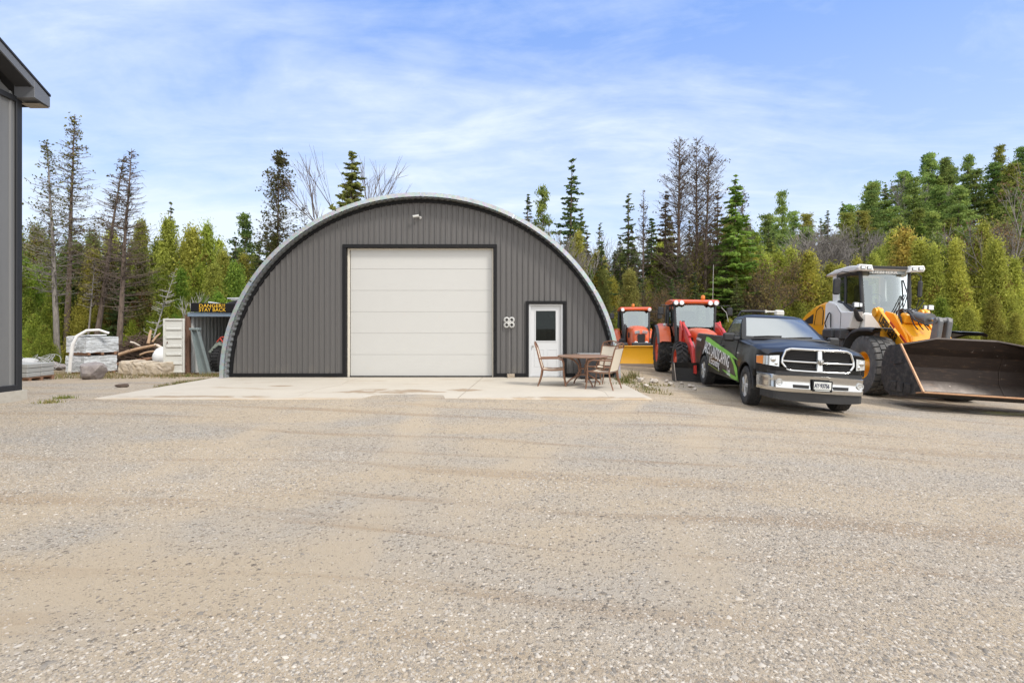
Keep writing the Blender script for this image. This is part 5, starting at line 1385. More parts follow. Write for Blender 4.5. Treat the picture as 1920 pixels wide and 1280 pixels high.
# spill guard: raised in the middle
for a, b2, x0 in ((prof_[-1], po[-1], 0),):
    q.add([(1.78, -BW, 1.36), (2.23, -BW, 1.42), (1.95, -.62, 1.60), (1.95, .62, 1.60), (2.23, BW, 1.42), (1.78, BW, 1.36),
           (1.76, -BW, 1.395), (2.22, -BW, 1.455), (1.93, -.62, 1.635), (1.93, .62, 1.635), (2.22, BW, 1.455), (1.76, BW, 1.395)],
          [(0, 1, 2), (0, 2, 3, 5), (3, 4, 5), (6, 8, 7), (6, 11, 9, 8), (9, 11, 10), (1, 7, 8, 2), (2, 8, 9, 3), (3, 9, 10, 4)])
bk = q.build('bucket', BKT, ldr)
side = [(3.16, .40)]+[(x, z) for x, z in po[1:]]+[(2.23, 1.44)]
for s in (-1, 1):
    q = MB(); q.prism(side, s*BW, s*(BW+.035), 'y', .004)
    sp = q.build('side_plate', mat('side_plate_black', (.022, .022, .023), .6, dirt=(.14, .12, .10), dirt_amt=.45, dirt_scale=5), bk)
    q = MB(); q.tube([(2.23, s*(BW+.017), 1.44), (3.17, s*(BW+.017), .42)], .028, 6); q.build('worn_edge', mat('edge_rust', (.42, .24, .13), .5, .3, dirt=(.3, .12, .05), dirt_amt=.4), bk)
    q = MB()
    for k in range(3): q = MB(); q.prism([(1.95+.28*k, .32), (2.17+.28*k, .34), (2.19+.28*k, .56), (1.95+.28*k, .55)], s*(BW+.035), s*(BW+.055), 'y', .006); q.build('wear_plate', mat('side_plate_black', (0, 0, 0)), bk)
    q = MB(); q.box((2.2, s*(BW+.045), 1.02), (.36, .02, .07), (0, -.15, 0)); q.build('maker_plate', mat('side_plate_black', (0, 0, 0)), bk)
q = MB(); q.box((3.10, 0, .408), (.30, 2*BW+.10, .035), (0, -.16, 0), .005); q.build('cutting_edge', mat('edge_rust', (0, 0, 0)), bk)
# welded ribs inside
q = MB(); q.tube([(x+.01, .98, z+.01) for x, z in prof_[1:]], .012, 5); q.build('weld_seam', BKT, bk)

# ------------------------------------------------------------------ tractors
ORG = mat('tractor_orange', (.62, .10, .02), .35, dirt=(.40, .16, .07), dirt_amt=.15, coat=.3)
RED = mat('loader_red', (.52, .03, .02), .35, dirt=(.3, .08, .05), dirt_amt=.15, coat=.3)
RIMO = mat('rim_red_orange', (.60, .07, .03), .4, dirt=(.3, .12, .07), dirt_amt=.15)
TGD = glassmat('tractor_side_glass', (.6, .66, .66), .10, .03, .40)
TG = glassmat('tractor_glass', (.78, .86, .86), .26, .03, .72)
def tractor(name, label, M, S):
    t = thing(name, label, 'tractor', mat=M)
    fR, rR = S['fR'], S['rR']; wb = S['wb']; ch = S['cabz']; cw = S['cw']
    for s in (-1, 1):
        make_wheel(t, (0, s*(S['ft']), fR), fR, S['fw'], fR*.56, RIMO, 'lug', s, TYRE, .05)
        make_wheel(t, (-wb, s*(S['rt']), rR), rR, S['rw'], rR*.56, RIMO, 'lug', s, TYRE, .08)
    q = MB(); q.cyl((0, -S['ft'], fR), (0, S['ft'], fR), .1, n=10); q.cyl((-wb, -S['rt'], rR), (-wb, S['rt'], rR), .15, n=10); q.box((-wb*.5, 0, fR+.18), (wb+.6, .5, .45), bev=.05); q.box((.55, 0, .75), (.35, .6, .3), bev=.04); q.build('chassis', DKG, t, True, 30)
    hz = S['hz']; hw = S['hw']
    # bonnet
    q = MB(); rows = []
    for x, k, zt in ((-wb*.42, 1.0, hz), (-.2, .98, hz-.01), (.45, .92, hz-.08), (.72, .84, hz-.17), (.84, .74, hz-.30), (.88, .66, hz-.55), (.88, .62, .85)):
        w_ = hw*k; rows.append([(x, -w_, .80), (x, -w_, zt-.22), (x, -w_*.90, zt-.09), (x, -w_*.6, zt-.015), (x, 0, zt+.01), (x, w_*.6, zt-.015), (x, w_*.90, zt-.09), (x, w_, zt-.22), (x, w_, .80)])
    q.grid(rows); bo = q.build('bonnet', ORG, t, True, 40)
    q = MB(); q.prism([(-hw*.33, .84), (hw*.33, .84), (hw*.40, hz-.42), (hw*.3, hz-.36), (-hw*.3, hz-.36), (-hw*.40, hz-.42)], .885, .90, 'x', .004); q.build('front_grille', PLASTIC, bo)
    for s in (-1, 1):
        q = MB(); q.prism([(s*hw*.12, hz-.33), (s*hw*.62, hz-.36), (s*hw*.66, hz-.24), (s*hw*.15, hz-.2)], .86, .885, 'x', .006); q.build('headlight', LAMP, bo)
        q = MB(); q.sphere((.89, s*hw*.52, .98), .075, 12, 8, (.4, 1, 1)); q.build('fog_light', LAMP, bo, True)
        q = MB()
        for k in range(6): q.box((.1-.1*k, s*(hw*.985), hz-.42), (.06, .012, .22), (0, .3, 0))
        q.build('side_vent', PLASTIC, bo)
    # rear fenders
    for s in (-1, 1):
        q = MB(); rows = []
        for i in range(13):
            a = R(18)+R(150)*i/12; r_ = rR+.10
            x, z = -wb+r_*math.cos(a), rR+r_*math.sin(a)
            rows.append([(x, s*cw*.92, z), (x, s*(S['rt']+S['rw']*.30), z+.01), (x, s*(S['rt']+S['rw']*.45), z-.04)])
        q.grid(rows); fe = q.build('rear_fender', ORG, t, True, 40)
        q = MB(); q.grid([[(p[2][0], p[2][1], p[2][2]), (p[2][0], p[2][1]+s*.09, p[2][2]-.05)] for p in rows]); q.build('fender_extension', DKG, fe, True)
        q = MB(); x, z = rows[3][1][0], rows[3][1][2]; q.box((x+.05, s*(S['rt']+.02), z+.10), (.08, .12, .10), bev=.02); q.build('marker_lamp', AMBER if S['amb'] else LAMP, fe, True)
        # door step
        q = MB()
        for k in range(3): q.box((-wb*.55, s*(hw+.28), .45+.26*k), (.34, .3, .04), bev=.01)
        q.box((-wb*.55-.17, s*(hw+.2), .75), (.03, .1, .7)); q.build('step', DKG, t)
        q = MB(); q.box((-wb*.5, s*(hw+.16), .95), (.8, .30, .40), bev=.08); q.build('fuel_tank', PLASTIC, t, True, 30)
    # cab
    xf, xr = S['xf'], S['xr']; zb = S['zb']
    q = MB()
    for s in (-1, 1):
        q.tube([(xf+.10, s*cw*.78, zb-.55), (xf+.08, s*cw*.82, zb), (xf-.06, s*cw*.86, ch)], .05, 8)
        q.tube([(lerp(xf, xr, .55), s*cw*.98, zb-.5), (lerp(xf, xr, .58), s*cw*.95, ch)], .035, 8)
        q.tube([(xr, s*cw*.95, zb), (xr+.03, s*cw*.9, ch)], .05, 8)
    q.box((lerp(xf, xr, .5), 0, zb-.3), (abs(xf-xr)*.9, cw*1.5, .7), bev=.06); q.tube([(xf+.08, -cw*.8, zb), (xf+.13, 0, zb+.02), (xf+.08, cw*.8, zb)], .03, 6)
    q.build('cab_frame', PLASTIC, t, True, 30)
    q = MB(); rt = S['rtop']
    q.prism([(xf+.18, ch+.02), (xf+.20, ch+.08), (xf+.05, rt), (xf-.5, rt+.03), (xr, rt), (xr-.15, ch+.05), (xr-.12, ch-.01)], -cw*1.0, cw*1.0, 'y', .045); ro = q.build('cab_roof', ORG, t, True, 35)
    q = MB()
    for s in (-1, 1):
        for k in range(S['nl']):
            q.lathe([(0, .02), (.07, .02), (.085, .0), (.085, -.02)], (xf+.19, s*cw*(.84-.24*k), ch+.035), 'x', 16, False)
    q.build('roof_lamp', LAMP, ro, True)
    q = MB()
    for s in (-1, 1): q.box((xf+.165, s*cw*(.73 if S['nl'] > 1 else .84), ch+.035), (.04, cw*(.52 if S['nl'] > 1 else .28), .12), bev=.03)
    q.build('lamp_recess', PLASTIC, ro, True, 30)
    if S['beacon']:
        q = MB(); q.lathe([(.06, 0), (.07, .03), (.065, .12), (0, .15)], (xf-.15, S['bx'], rt+.03), 'z', 14, False); q.build('beacon', AMBER, ro, True)
    q = MB(); q.grid([[(lerp(xf+.10, xf-.04, j/4)+.08*(1-(i/4-1)**2), (i/4-1)*lerp(cw*.78, cw*.83, j/4), lerp(zb-.02, ch, j/4)) for i in range(9)] for j in range(5)]); q.build('windscreen', TG, t, True)
    for s in (-1, 1):
        q = MB(); q.quad((xf+.08, s*cw*.81, zb-.4), (xf-.06, s*cw*.86, ch), (xr, s*cw*.93, ch), (xr, s*cw*.96, zb-.1)); q.build('side_window', TGD, t)
    q = MB(); q.quad((xr, -cw*.9, zb), (xr, cw*.9, zb), (xr+.03, cw*.86, ch), (xr+.03, -cw*.86, ch)); q.build('rear_window', TG, t)
    q = MB(); q.box((lerp(xf, xr, .62), 0, zb-.05), (.45, .5, .12), bev=.04); q.box((lerp(xf, xr, .78), 0, zb+.28), (.12, .5, .6), bev=.05); q.build('seat', mat('seat_grey', (0, 0, 0)), t, True, 30)
    q = MB(); q.lathe([(.17, -.012), (.19, 0), (.17, .012), (.155, 0)], (xf-.35, 0, zb+.16), 'x', 18); q.cyl((xf-.35, 0, zb+.16), (xf-.1, 0, zb-.2), .04, n=8); q.box((xf-.08, 0, zb-.05), (.2, .4, .26), bev=.05); q.build('steering_wheel', PLASTIC, t, True, 30)
    for s in (-1, 1):
        q = MB(); q.tube([(xf-.02, s*cw*.9, ch-.06), (xf+.02, s*S['mo'], ch-.04), (xf+.02, s*S['mo'], ch-.3)], .018, 6); q.box((xf+.02, s*S['mo'], ch-.25), (.07, .20, .28), bev=.04); q.build('wing_mirror', PLASTIC, t, True, 30)
    q = MB(); q.cyl((-wb*.35, -hw-.10, 1.1), (-wb*.35, -hw-.10, S['exh']), .05, n=10); q.build('exhaust_pipe', DKG, t, True)
    return t
# bigger tractor with a front loader, beside the pickup
t2 = tractor('loader_tractor', 'bigger orange tractor with red loader arms, between the plough tractor and the pickup', pose(6.2, 16.5, -.27, -.14, 0, .02),
    dict(fR=.60, rR=.86, wb=2.55, ft=.72, rt=.90, fw=.36, rw=.50, cabz=2.50, rtop=2.66, cw=.80, hz=1.66, hw=.37, xf=-1.35, xr=-2.75, zb=1.72, nl=2, beacon=True, bx=.3, mo=1.16, amb=False, exh=1.9))
q = MB()
for s in (-1, 1):
    q.box((-.42, s*.56, 1.25), (.30, .08, 1.1), bev=.02)
    q.prism([(-.62, 1.55), (-.66, 1.86), (-.45, 1.86), (.35, 1.45), (1.15, 1.10), (1.55, .50), (1.60, .30), (1.42, .28), (1.30, .48), (.95, .92), (.25, 1.22), (-.35, 1.5)], s*.60, s*.51, 'y', .015)
q.build('loader_arm', RED, t2, True, 30)
q = MB()
for s in (-1, 1):
    q.prism([(-.60, 1.2), (-.62, 1.88), (-.50, 1.90), (-.15, 1.58), (-.20, 1.2)], s*.655, s*.61, 'y', .01)
    q.tube([(-.50, s*.56, 1.80), (.15, s*.56, 1.62), (.75, s*.56, 1.38)], .045, 8)
q.tube([(.95, -.55, 1.0), (.95, .55, 1.0)], .06, 10)
q.build('arm_bracket', RED, t2, True, 30)
q = MB()
for s in (-1, 1): q.cyl((-.3, s*.56, .95), (.55, s*.56, 1.08), .045, n=10); q.cyl((.7, s*.48, 1.2), (1.5, s*.48, .72), .045, n=10)
q.build('hydraulic_cylinder', STEELG, t2, True)
q = MB(); pb = [(2.15, .06), (1.62, .04), (1.48, .14), (1.46, .45), (1.56, .62)]
q.grid([[(x, y, z) for x, z in pb] for y in (-1.18, 1.18)]); q.grid([[(x-.02, y, z-.02) for x, z in pb] for y in (-1.18, 1.18)])
for s in (-1, 1): q.prism([(2.15, .05), (1.62, .02), (1.46, .13), (1.44, .45), (1.54, .63), (1.72, .60)], s*1.18, s*1.21, 'y', .004)
bk2 = q.build('loader_bucket', mat('black_bucket', (.025, .024, .024), .55, dirt=(.16, .13, .10), dirt_amt=.25), t2)
q = MB(); q.tube([(1.72, -1.2, .60), (2.16, -1.2, .05)], .010, 6); q.box((2.12, 0, .055), (.10, 2.42, .025)); q.build('worn_edge', mat('worn_steel', (.30, .25, .21), .5, .5), bk2)
q = MB(); q.tube([(-1.45, .62, 2.66), (-1.45, .62, 3.9)], .008, 5); q.tube([(-1.2, .85, 2.4), (-1.1, 1.0, 2.2), (-1.05, 1.05, 1.9)], .01, 5); q.build('antenna', mat('antenna_grey', (.4, .4, .38), .5), t2)
# smaller tractor with snow plough
t1 = tractor('plough_tractor', 'smaller orange tractor with a yellow snow plough blade, farthest left by the hut', pose(5.62, 22.5, -.22, -.12, 0, .0),
    dict(fR=.50, rR=.74, wb=2.1, ft=.62, rt=.72, fw=.30, rw=.42, cabz=2.42, rtop=2.58, cw=.72, hz=1.72, hw=.42, xf=-1.05, xr=-2.35, zb=1.66, nl=1, beacon=True, bx=-.1, mo=1.08, amb=True, exh=1.8))
q = MB(); rows = []
for i in range(9):
    t = i/8; a = lerp(-.9, .9, t); rows.append([(1.45+.12*math.cos(a)*-1+.20, y, .06+.80*t) for y in (-1.40, -.7, 0, .7, 1.40)])
q.grid(rows); q.grid([[(x-.025, y, z) for x, y, z in r_] for r_ in rows])
bl = q.build('plough_blade', mat('plough_yellow', (.68, .34, .01), .4, dirt=(.4, .22, .05), dirt_amt=.15, coat=.2), t1, True)
q = MB(); q.tube([(1.585, -1.4, .865), (1.585, 1.4, .865)], .022, 8); q.build('blade_rim', mat('plough_yellow', (0, 0, 0)), bl, True)
q = MB(); q.box((1.60, 0, .07), (.04, 2.8, .14)); q.build('scraper_edge', mat('worn_steel', (0, 0, 0)), bl)
q = MB(); q.box((1.1, 0, .55), (.8, .6, .16), bev=.03); q.box((.95, 0, .85), (.2, .8, .3), bev=.03)
for s in (-1, 1): q.cyl((.9, s*.3, .7), (1.45, s*.55, .5), .05, n=8)
q.box((.9, -.75, .92), (.35, .34, .1), bev=.02)
q.build('plough_mount', DKG, t1, True, 30)
# ------------------------------------------------------------------ trees
LEAF = vcol_material('foliage', .75, .5, rnd=.30, spec=.2, hue=.022)
def bark_mat(name, a, b_):
    m, nt, b = newmat(name); co = objco(nt)
    c = mixc(nt, ramp(nt, noise(nt, mapped(nt, co, (6, 6, 1.2)), 3, 7, .7), [(.35, 0), (.65, 1)]), a, b_)
    nt.links.new(c, b.inputs['Base Color']); b.inputs['Roughness'].default_value = .95
    bump(nt, b, noise(nt, mapped(nt, co, (8, 8, 1)), 4, 6, .7), .6, .03); return m
BARK = bark_mat('bark_brown', (.07, .05, .038), (.20, .15, .115))
BARKG = bark_mat('bark_grey', (.13, .115, .10), (.30, .27, .24))
BIRCH = bark_mat('bark_pale', (.30, .28, .25), (.55, .53, .49))
def leafmesh(C, size, col, r, flat=None, el=1.6):
    """diamond leaves at points C; flat: None random, else weight towards horizontal"""
    n = len(C)
    a = r.normal(size=(n, 3)); 
    if flat is not None: a[:, 2] *= flat
    a /= np.linalg.norm(a, axis=1)[:, None]+1e-9
    t = r.normal(size=(n, 3)); b_ = np.cross(a, t); b_ /= np.linalg.norm(b_, axis=1)[:, None]+1e-9
    s = (size*(.6+.8*r.random(n)))[:, None]
    u, v = a*s*.5*el, b_*s*.5
    V = np.stack([C-u, C+v, C+u, C-v], 1).reshape(-1, 3)
    F = np.arange(4*n).reshape(n, 4)
    return V, F, np.repeat(col, 4, axis=0)
def blades(A, B, wdt, r):
    """thin twigs A->B as crossed-free flat 3-sided needles (triangular prisms)"""
    n = len(A); d = B-A; d /= np.linalg.norm(d, axis=1)[:, None]+1e-9
    t = r.normal(size=(n, 3)); u = np.cross(d, t); u /= np.linalg.norm(u, axis=1)[:, None]+1e-9; w_ = np.cross(d, u)
    wdt = np.asarray(wdt)[:, None] if np.ndim(wdt) else wdt
    k = [(1, 0), (-.5, .866), (-.5, -.866)]
    ring0 = [A+wdt*(u*x+w_*y) for x, y in k]; ring1 = [B+wdt*.45*(u*x+w_*y) for x, y in k]
    V = np.stack(ring0+ring1, 1).reshape(-1, 3); base = 6*np.arange(n)[:, None]
    F = np.concatenate([base+np.array(f) for f in ((0, 1, 4, 3), (1, 2, 5, 4), (2, 0, 3, 5))])
    return V, F
def tree_root(name): 
    o = bpy.data.objects.new(name, None); COL.objects.link(o); return o
def trunk_mesh(h, r0, r, m, parent, lean=(0, 0), bend_=.02, limbs=0, top=.12, zlimb=(.25, .8), ll=1.0, name='trunk'):
    q = MB(); pts = []; rad = []
    px_ = py_ = 0
    for i in range(10):
        t = i/9; px_ += r.normal()*bend_*h/9; py_ += r.normal()*bend_*h/9
        pts.append((lean[0]*t*h+px_*(i > 0), lean[1]*t*h+py_*(i > 0), t*h-(.15 if i == 0 else 0))); rad.append(r0*(1.25 if i == 0 else 1)*(1-t*(1-top)))
    q.tube(pts, rad, 8)
    for k in range(limbs):
        t = zlimb[0]+(zlimb[1]-zlimb[0])*r.random(); i = int(t*9); f = t*9-i
        p = Vector(pts[i]).lerp(Vector(pts[min(9, i+1)]), f); a = r.random()*6.283
        L = ll*(.5+.8*r.random()); d_ = Vector((math.cos(a), math.sin(a), r.uniform(-.25, .5)))
        q.tube([p, p+d_*L*.5+Vector((0, 0, -.03)), p+d_*L+Vector((0, 0, .05))], [r0*.25*(1-t)+.012, r0*.15*(1-t)+.009, .004], 5)
    o = q.build(name, m, parent, True, 60)
    return o, pts
def clumps(nc, env, h, r, z0=.05, edge=.55):
    """cluster centres inside an envelope env(t)->radius, mostly near its surface"""
    t = z0+(1-z0)*r.random(nc*3); rad = np.array([env(x) for x in t]); keep = r.random(nc*3) < (rad/max(rad)+.12); t = t[keep][:nc]; rad = rad[keep][:nc]
    a = r.random(len(t))*6.283; q_ = edge+(1-edge)*r.random(len(t))**.7
    lob = 1+.22*np.sin(3*a+7*t)+.16*np.sin(5*a-11*t)
    return np.stack([np.cos(a)*rad*q_*lob, np.sin(a)*rad*q_*lob, t*h], 1), a
def cedar(h, rad, seed, c0, c1, nc=380, nl=80, shape=.85, size=.05, z0=.04, brown=.02):
    r = np.random.default_rng(seed); root = tree_root('cedar_tree')
    trunk_mesh(h*.93, .035*h**.8*.55, r, BARK, root, (0, 0), .015, 14, zlimb=(.05, .7), ll=rad*.8)
    env = lambda t: rad*(min(1, (t+.08)/.20)**.5)*(1-t**1.15)**(1.05+shape*.55)+.02
    C, a = clumps(nc, env, h, r, z0)
    tz = .84+.17*r.random(16); C = np.concatenate([C, np.stack([r.normal(size=16)*.10*(1.03-tz)*4, r.normal(size=16)*.10*(1.03-tz)*4, tz*h], 1)]); a = np.concatenate([a, r.random(16)*6.283])
    n = len(C); sp = .13+.09*r.random(n); sp[-16:] = .07
    P = np.repeat(C, nl, 0)+r.normal(size=(n*nl, 3))*np.repeat(sp, nl)[:, None]*np.array([.8, .8, 1.35])
    out = np.stack([np.cos(a), np.sin(a), -.2*np.ones(n)], 1); P += np.repeat(out, nl, 0)*(r.random(n*nl)**1.5*.25)[:, None]
    k = r.random(n)[:, None]; cc = np.array(c0)*(1-k)+np.array(c1)*k
    br = r.random(n) < brown; cc[br] = np.array((.16, .085, .03))
    col = np.repeat(cc, nl, 0)*(.75+.5*r.random((n*nl, 1)))
    V, F, K = leafmesh(P, size, col, r, flat=1.8, el=2.6)
    np_mesh('crown', V, F, LEAF, root, K); return root
def spruce(h, rad, seed, c0, c1, dens=1.0, z0=.08, droop=.25, size=.10, ragged=.25, pw=.85):
    r = np.random.default_rng(seed); root = tree_root('spruce_tree')
    trunk_mesh(h*.985, .012*h+.02, r, BARK, root, (0, 0), .006, 0, .06)
    P = []; K = []; TA = []; TB = []
    lv = int(h*5.2)
    for i in range(lv):
        t = z0+(1-z0)*(i/lv)**.95; R_ = rad*(1-t)**pw*(1-ragged*.5+ragged*r.random())+.05
        nb = max(3, int((4+3*(1-t))*dens)); a0 = r.random()*6.283
        for k in range(nb):
            if r.random() < .14: continue
            a = a0+k*6.283/nb+r.normal()*.35; L = R_*(.5+.65*r.random()); m_ = max(4, int(L*40*dens))
            s = np.linspace(.12, 1, m_); d_ = np.array([math.cos(a), math.sin(a)])
            z = t*h-droop*L*s+droop*(.4+.6*r.random())*L*s**3+r.normal()*.10
            xy = d_[None]*L*s[:, None]; side = np.array([-d_[1], d_[0]])
            wd = .24*L*(1-s*.75)
            pts = np.concatenate([xy+side[None]*(r.normal(size=m_)*wd)[:, None], (z-.04*r.random(m_)*L)[:, None]], 1)
            P.append(pts); kk = r.random(); K.append(np.repeat((np.array(c0)*(1-kk)+np.array(c1)*kk)[None], m_, 0)*(.75+.5*r.random((m_, 1))))
            TA.append((0, 0, t*h)); TB.append((xy[-1, 0], xy[-1, 1], z[-1]))
    P = np.concatenate(P); K = np.concatenate(K)
    V, F, Kc = leafmesh(P, size, K, r, flat=.45, el=2.0)
    np_mesh('crown', V, F, LEAF, root, Kc)
    V, F = blades(np.array(TA), np.array(TB), .012+.0*np.zeros(len(TA)), r); np_mesh('branches', V, F, BARK, root)
    return root
def deadconifer(h, rad, seed, z0=.25, up=.35, needles=0, lean=(0, 0), m=None, ncol=(.10, .08, .03), nb=170, r0=None, pw=.8, tw=7, bend_=.012, leafsize=.075, name='bare_conifer'):
    r = np.random.default_rng(seed); root = tree_root(name); m = m or BARK
    _, pts = trunk_mesh(h, r0 or (.012*h+.03), r, m, root, lean, bend_, 0, .06)
    A, B, W_ = [], [], []; LC = []
    for i in range(nb):
        t = z0+(1-z0)*r.random()**.85*.985; j = int(t*9); f = t*9-j
        p = np.array(Vector(pts[j]).lerp(Vector(pts[min(9, j+1)]), f)); a = r.random()*6.283
        prof = min(1, (t-z0)/(1-z0)/.25+.35)*(1-t)**pw
        L = rad*prof*(.5+.7*r.random())+.08; d_ = np.array([math.cos(a), math.sin(a), up*(.3+r.random())])
        q_ = p+d_*L*.55; q2 = p+d_*L+np.array([0, 0, .12*L*np.sign(up)])
        A += [p, q_]; B += [q_, q2]; W_ += [.020+.010*(1-t), .014]
        for k in range(tw):
            s = r.random(); c = p+(q2-p)*s; dd = d_*.5+r.normal(size=3)*.55; l2 = L*.36*(1-.5*s)*(.5+r.random())
            e = c+dd*l2; A.append(c); B.append(e); W_.append(.009)
            if needles and r.random() < needles: 
                for _ in range(3): LC.append(e+r.normal(size=3)*.09-dd*l2*.3*r.random())
    V, F = blades(np.array(A), np.array(B), np.array(W_), r); np_mesh('branches', V, F, m, root)
    if LC:
        LC = np.array(LC); col = np.array(ncol)[None]*(.6+.8*r.random((len(LC), 1))); V, F, K = leafmesh(LC, leafsize, col, r); np_mesh('crown', V, F, LEAF, root, K)
    return root
def decid(h, seed, m, spread=.45, gen=5, r0=.09, name='bare_tree', stems=1, fine=.005, up=.25, buds=None):
    r = np.random.default_rng(seed); root = tree_root(name); A, B, W_ = [], [], []; q = MB(); tips = []
    def grow(p, d_, L, rr, g):
        e = p+d_*L
        if g >= gen-1 : q.tube([tuple(p), tuple((p+e)/2+r.normal(size=3)*.03*L), tuple(e)], [rr, rr*.85, rr*.7], 6)
        else: A.append(p); B.append(e); W_.append(max(rr, fine))
        if g == 0: tips.append(e); return
        n = 3 if r.random() < .6 else 2
        for k in range(n+(1 if g < gen-1 else 0)):
            nd = d_+r.normal(size=3)*spread+np.array([0, 0, up]); nd /= np.linalg.norm(nd)
            s = 1 if k < 2 else r.uniform(.4, .9)
            grow(p+d_*L*s, nd, L*(.62+.25*r.random()), rr*(.66 if k < 2 else .5), g-1)
    for s_ in range(stems):
        d0 = np.array([0, 0, 1.])+r.normal(size=3)*(.05 if stems == 1 else .28); d0 /= np.linalg.norm(d0)
        grow(np.array([r.normal()*.12*(stems > 1), r.normal()*.12*(stems > 1), -.1]), d0, h*.30, r0, gen)
    q.build('trunk', m, root, True, 60)
    V, F = blades(np.array(A), np.array(B), np.array(W_), r); np_mesh('branches', V, F, m, root)
    if buds is not None:
        T = np.array(tips); T = np.repeat(T, 2, 0)+r.normal(size=(len(T)*2, 3))*.08; V, F, K = leafmesh(T, .09, np.array(buds)[None]*(.6+.8*r.random((len(T), 1))), r); np_mesh('crown', V, F, LEAF, root, K)
    return root
def pine(h, rad, seed, c0, c1, nb=70, name='pine_tree', z0=.28, size=.10):
    r = np.random.default_rng(seed); root = tree_root(name)
    _, pts = trunk_mesh(h*.97, .014*h+.03, r, BARK, root, (0, 0), .012, 0, .1)
    P, K, A, B = [], [], [], []
    for i in range(nb):
        t = z0+(1-z0)*((i+r.random())/nb); prof = min(1, (t-z0)/.18+.35)*(1-t)**1.0
        a = i*2.4+r.normal()*.3; L = rad*prof*(.4+1.15*r.random()**1.5)+.3; upk = .1+.9*t*t
        d_ = np.array([math.cos(a), math.sin(a), upk]); j = int(t*9*.97); p = np.array(pts[min(9, j)]); p = np.array([p[0], p[1], t*h])
        A.append(p); B.append(p+d_*L)
        for k in range(max(2, int(L*3.2))):
            s = .35+.65*r.random(); c = p+d_*L*s+np.array([r.normal()*.16*L, r.normal()*.16*L, r.normal()*.07])
            m_ = 44; kk = r.random()
            q_ = c+r.normal(size=(m_, 3))*np.array([.20, .20, .085])*(.8+.12*h/6)
            P.append(q_); K.append(np.repeat((np.array(c0)*(1-kk)+np.array(c1)*kk)[None], m_, 0)*(.75+.5*r.random((m_, 1))))
    P = np.concatenate(P); K = np.concatenate(K); V, F, Kc = leafmesh(P, size, K, r, flat=1.3, el=2.0); np_mesh('crown', V, F, LEAF, root, Kc)
    V, F = blades(np.array(A), np.array(B), .03, r); np_mesh('branches', V, F, BARK, root)
    return root
OLV0, OLV1 = (.24, .26, .05), (.52, .52, .10)
GRN0, GRN1 = (.14, .21, .034), (.36, .44, .07)
DRK0, DRK1 = (.065, .10, .034), (.17, .21, .065)
PIN0, PIN1 = (.12, .20, .055), (.32, .42, .11)
OLD0, OLD1 = (.14, .15, .042), (.32, .31, .08)
CED = [cedar(6, 1.4, 101, OLV0, OLV1), cedar(6, 1.15, 102, OLV0, OLV1, shape=.9), cedar(6, 1.6, 103, OLV0, (.54, .46, .09), shape=.5, brown=.05), cedar(6, 1.4, 104, GRN0, GRN1), cedar(6, 1.45, 105, OLV0, GRN1, shape=.55), cedar(6, 1.2, 106, OLD0, OLD1, shape=.8)]
CEDG = [cedar(5, 1.5, 107, GRN0, GRN1, shape=.5, nc=340), cedar(5, 1.7, 108, (.13, .21, .03), (.36, .44, .06), shape=.45)]
DARKC = [cedar(7, 1.3, 109, DRK0, OLD1, shape=.8, brown=.15), spruce(8, 1.5, 110, DRK0, DRK1)]
SPR = [spruce(9, 1.5, 111, DRK0, DRK1, ragged=.4), spruce(9, 1.2, 112, DRK0, DRK1, dens=.85, ragged=.5), spruce(9, 1.8, 113, OLD0, OLD1, dens=1.35, ragged=.4), spruce(8, 1.9, 114, (.12, .18, .03), (.28, .36, .07), dens=1.25), spruce(9, 1.3, 115, (.08, .065, .028), (.18, .14, .055), dens=.8, ragged=.5)]
PIN = [pine(10, 2.5, 121, PIN0, PIN1), pine(10, 2.2, 122, PIN0, PIN1, nb=60), pine(10, 2.8, 123, (.11, .18, .045), (.30, .38, .09)), pine(10, 2.0, 124, PIN0, (.30, .36, .08), nb=50, z0=.15), pine(10, 2.4, 125, (.16, .19, .05), (.40, .40, .08))]
GREYB = [decid(4.5, 131, BARKG, .36, 5, .03, 'bare_shrub', 5, .0058, .3), decid(4.5, 132, BARKG, .34, 5, .03, 'bare_shrub', 5, .0058, .3)]
BARE = [decid(7, 133, BARKG, .36, 5, .08, 'bare_tree', 1, .008, .22), decid(7, 134, BARK, .42, 5, .08, 'bare_tree', 2, .008, .22, (.20, .15, .06)), decid(5, 135, BIRCH, .3, 4, .045, 'bare_sapling', 1, .008, .3)]
DEAD = [deadconifer(9, 1.5, 151, .2, .35, .12), deadconifer(9, 1.2, 152, .1, .3, .12)]
protos = CED+CEDG+DARKC+SPR+PIN+GREYB+BARE+DEAD
PH = {}
for p, h_ in zip(protos, [6]*6+[5]*2+[7, 8]+[9, 9, 9, 8, 9]+[10]*5+[4.5]*2+[7, 7, 5]+[9, 9]): PH[p.name] = h_
USED = set()
def put(p, X, Y, h, label, cat, group=None, wide=1.0, z=None, rot=None, lean=None):
    o = p if p.name not in USED else copy_tree(p)
    USED.add(p.name)
    s = h/PH[p.name]; o.location = (X, Y, (terrain(X, Y) if z is None else z)-.05)
    o.rotation_euler = (lean[0] if lean else random.gauss(0, .02), lean[1] if lean else random.gauss(0, .02), random.uniform(0, 6.28) if rot is None else rot)
    o.scale = (s*wide, s*wide, s)
    return tag(o, label, cat, group)
def putpx(p, px, top, Y, label, cat, group=None, wide=1.0, lean=None):
    X = at(px, Y); return put(p, X, Y, height_at(top, Y)-terrain(X, Y), label, cat, group, wide, lean=lean)
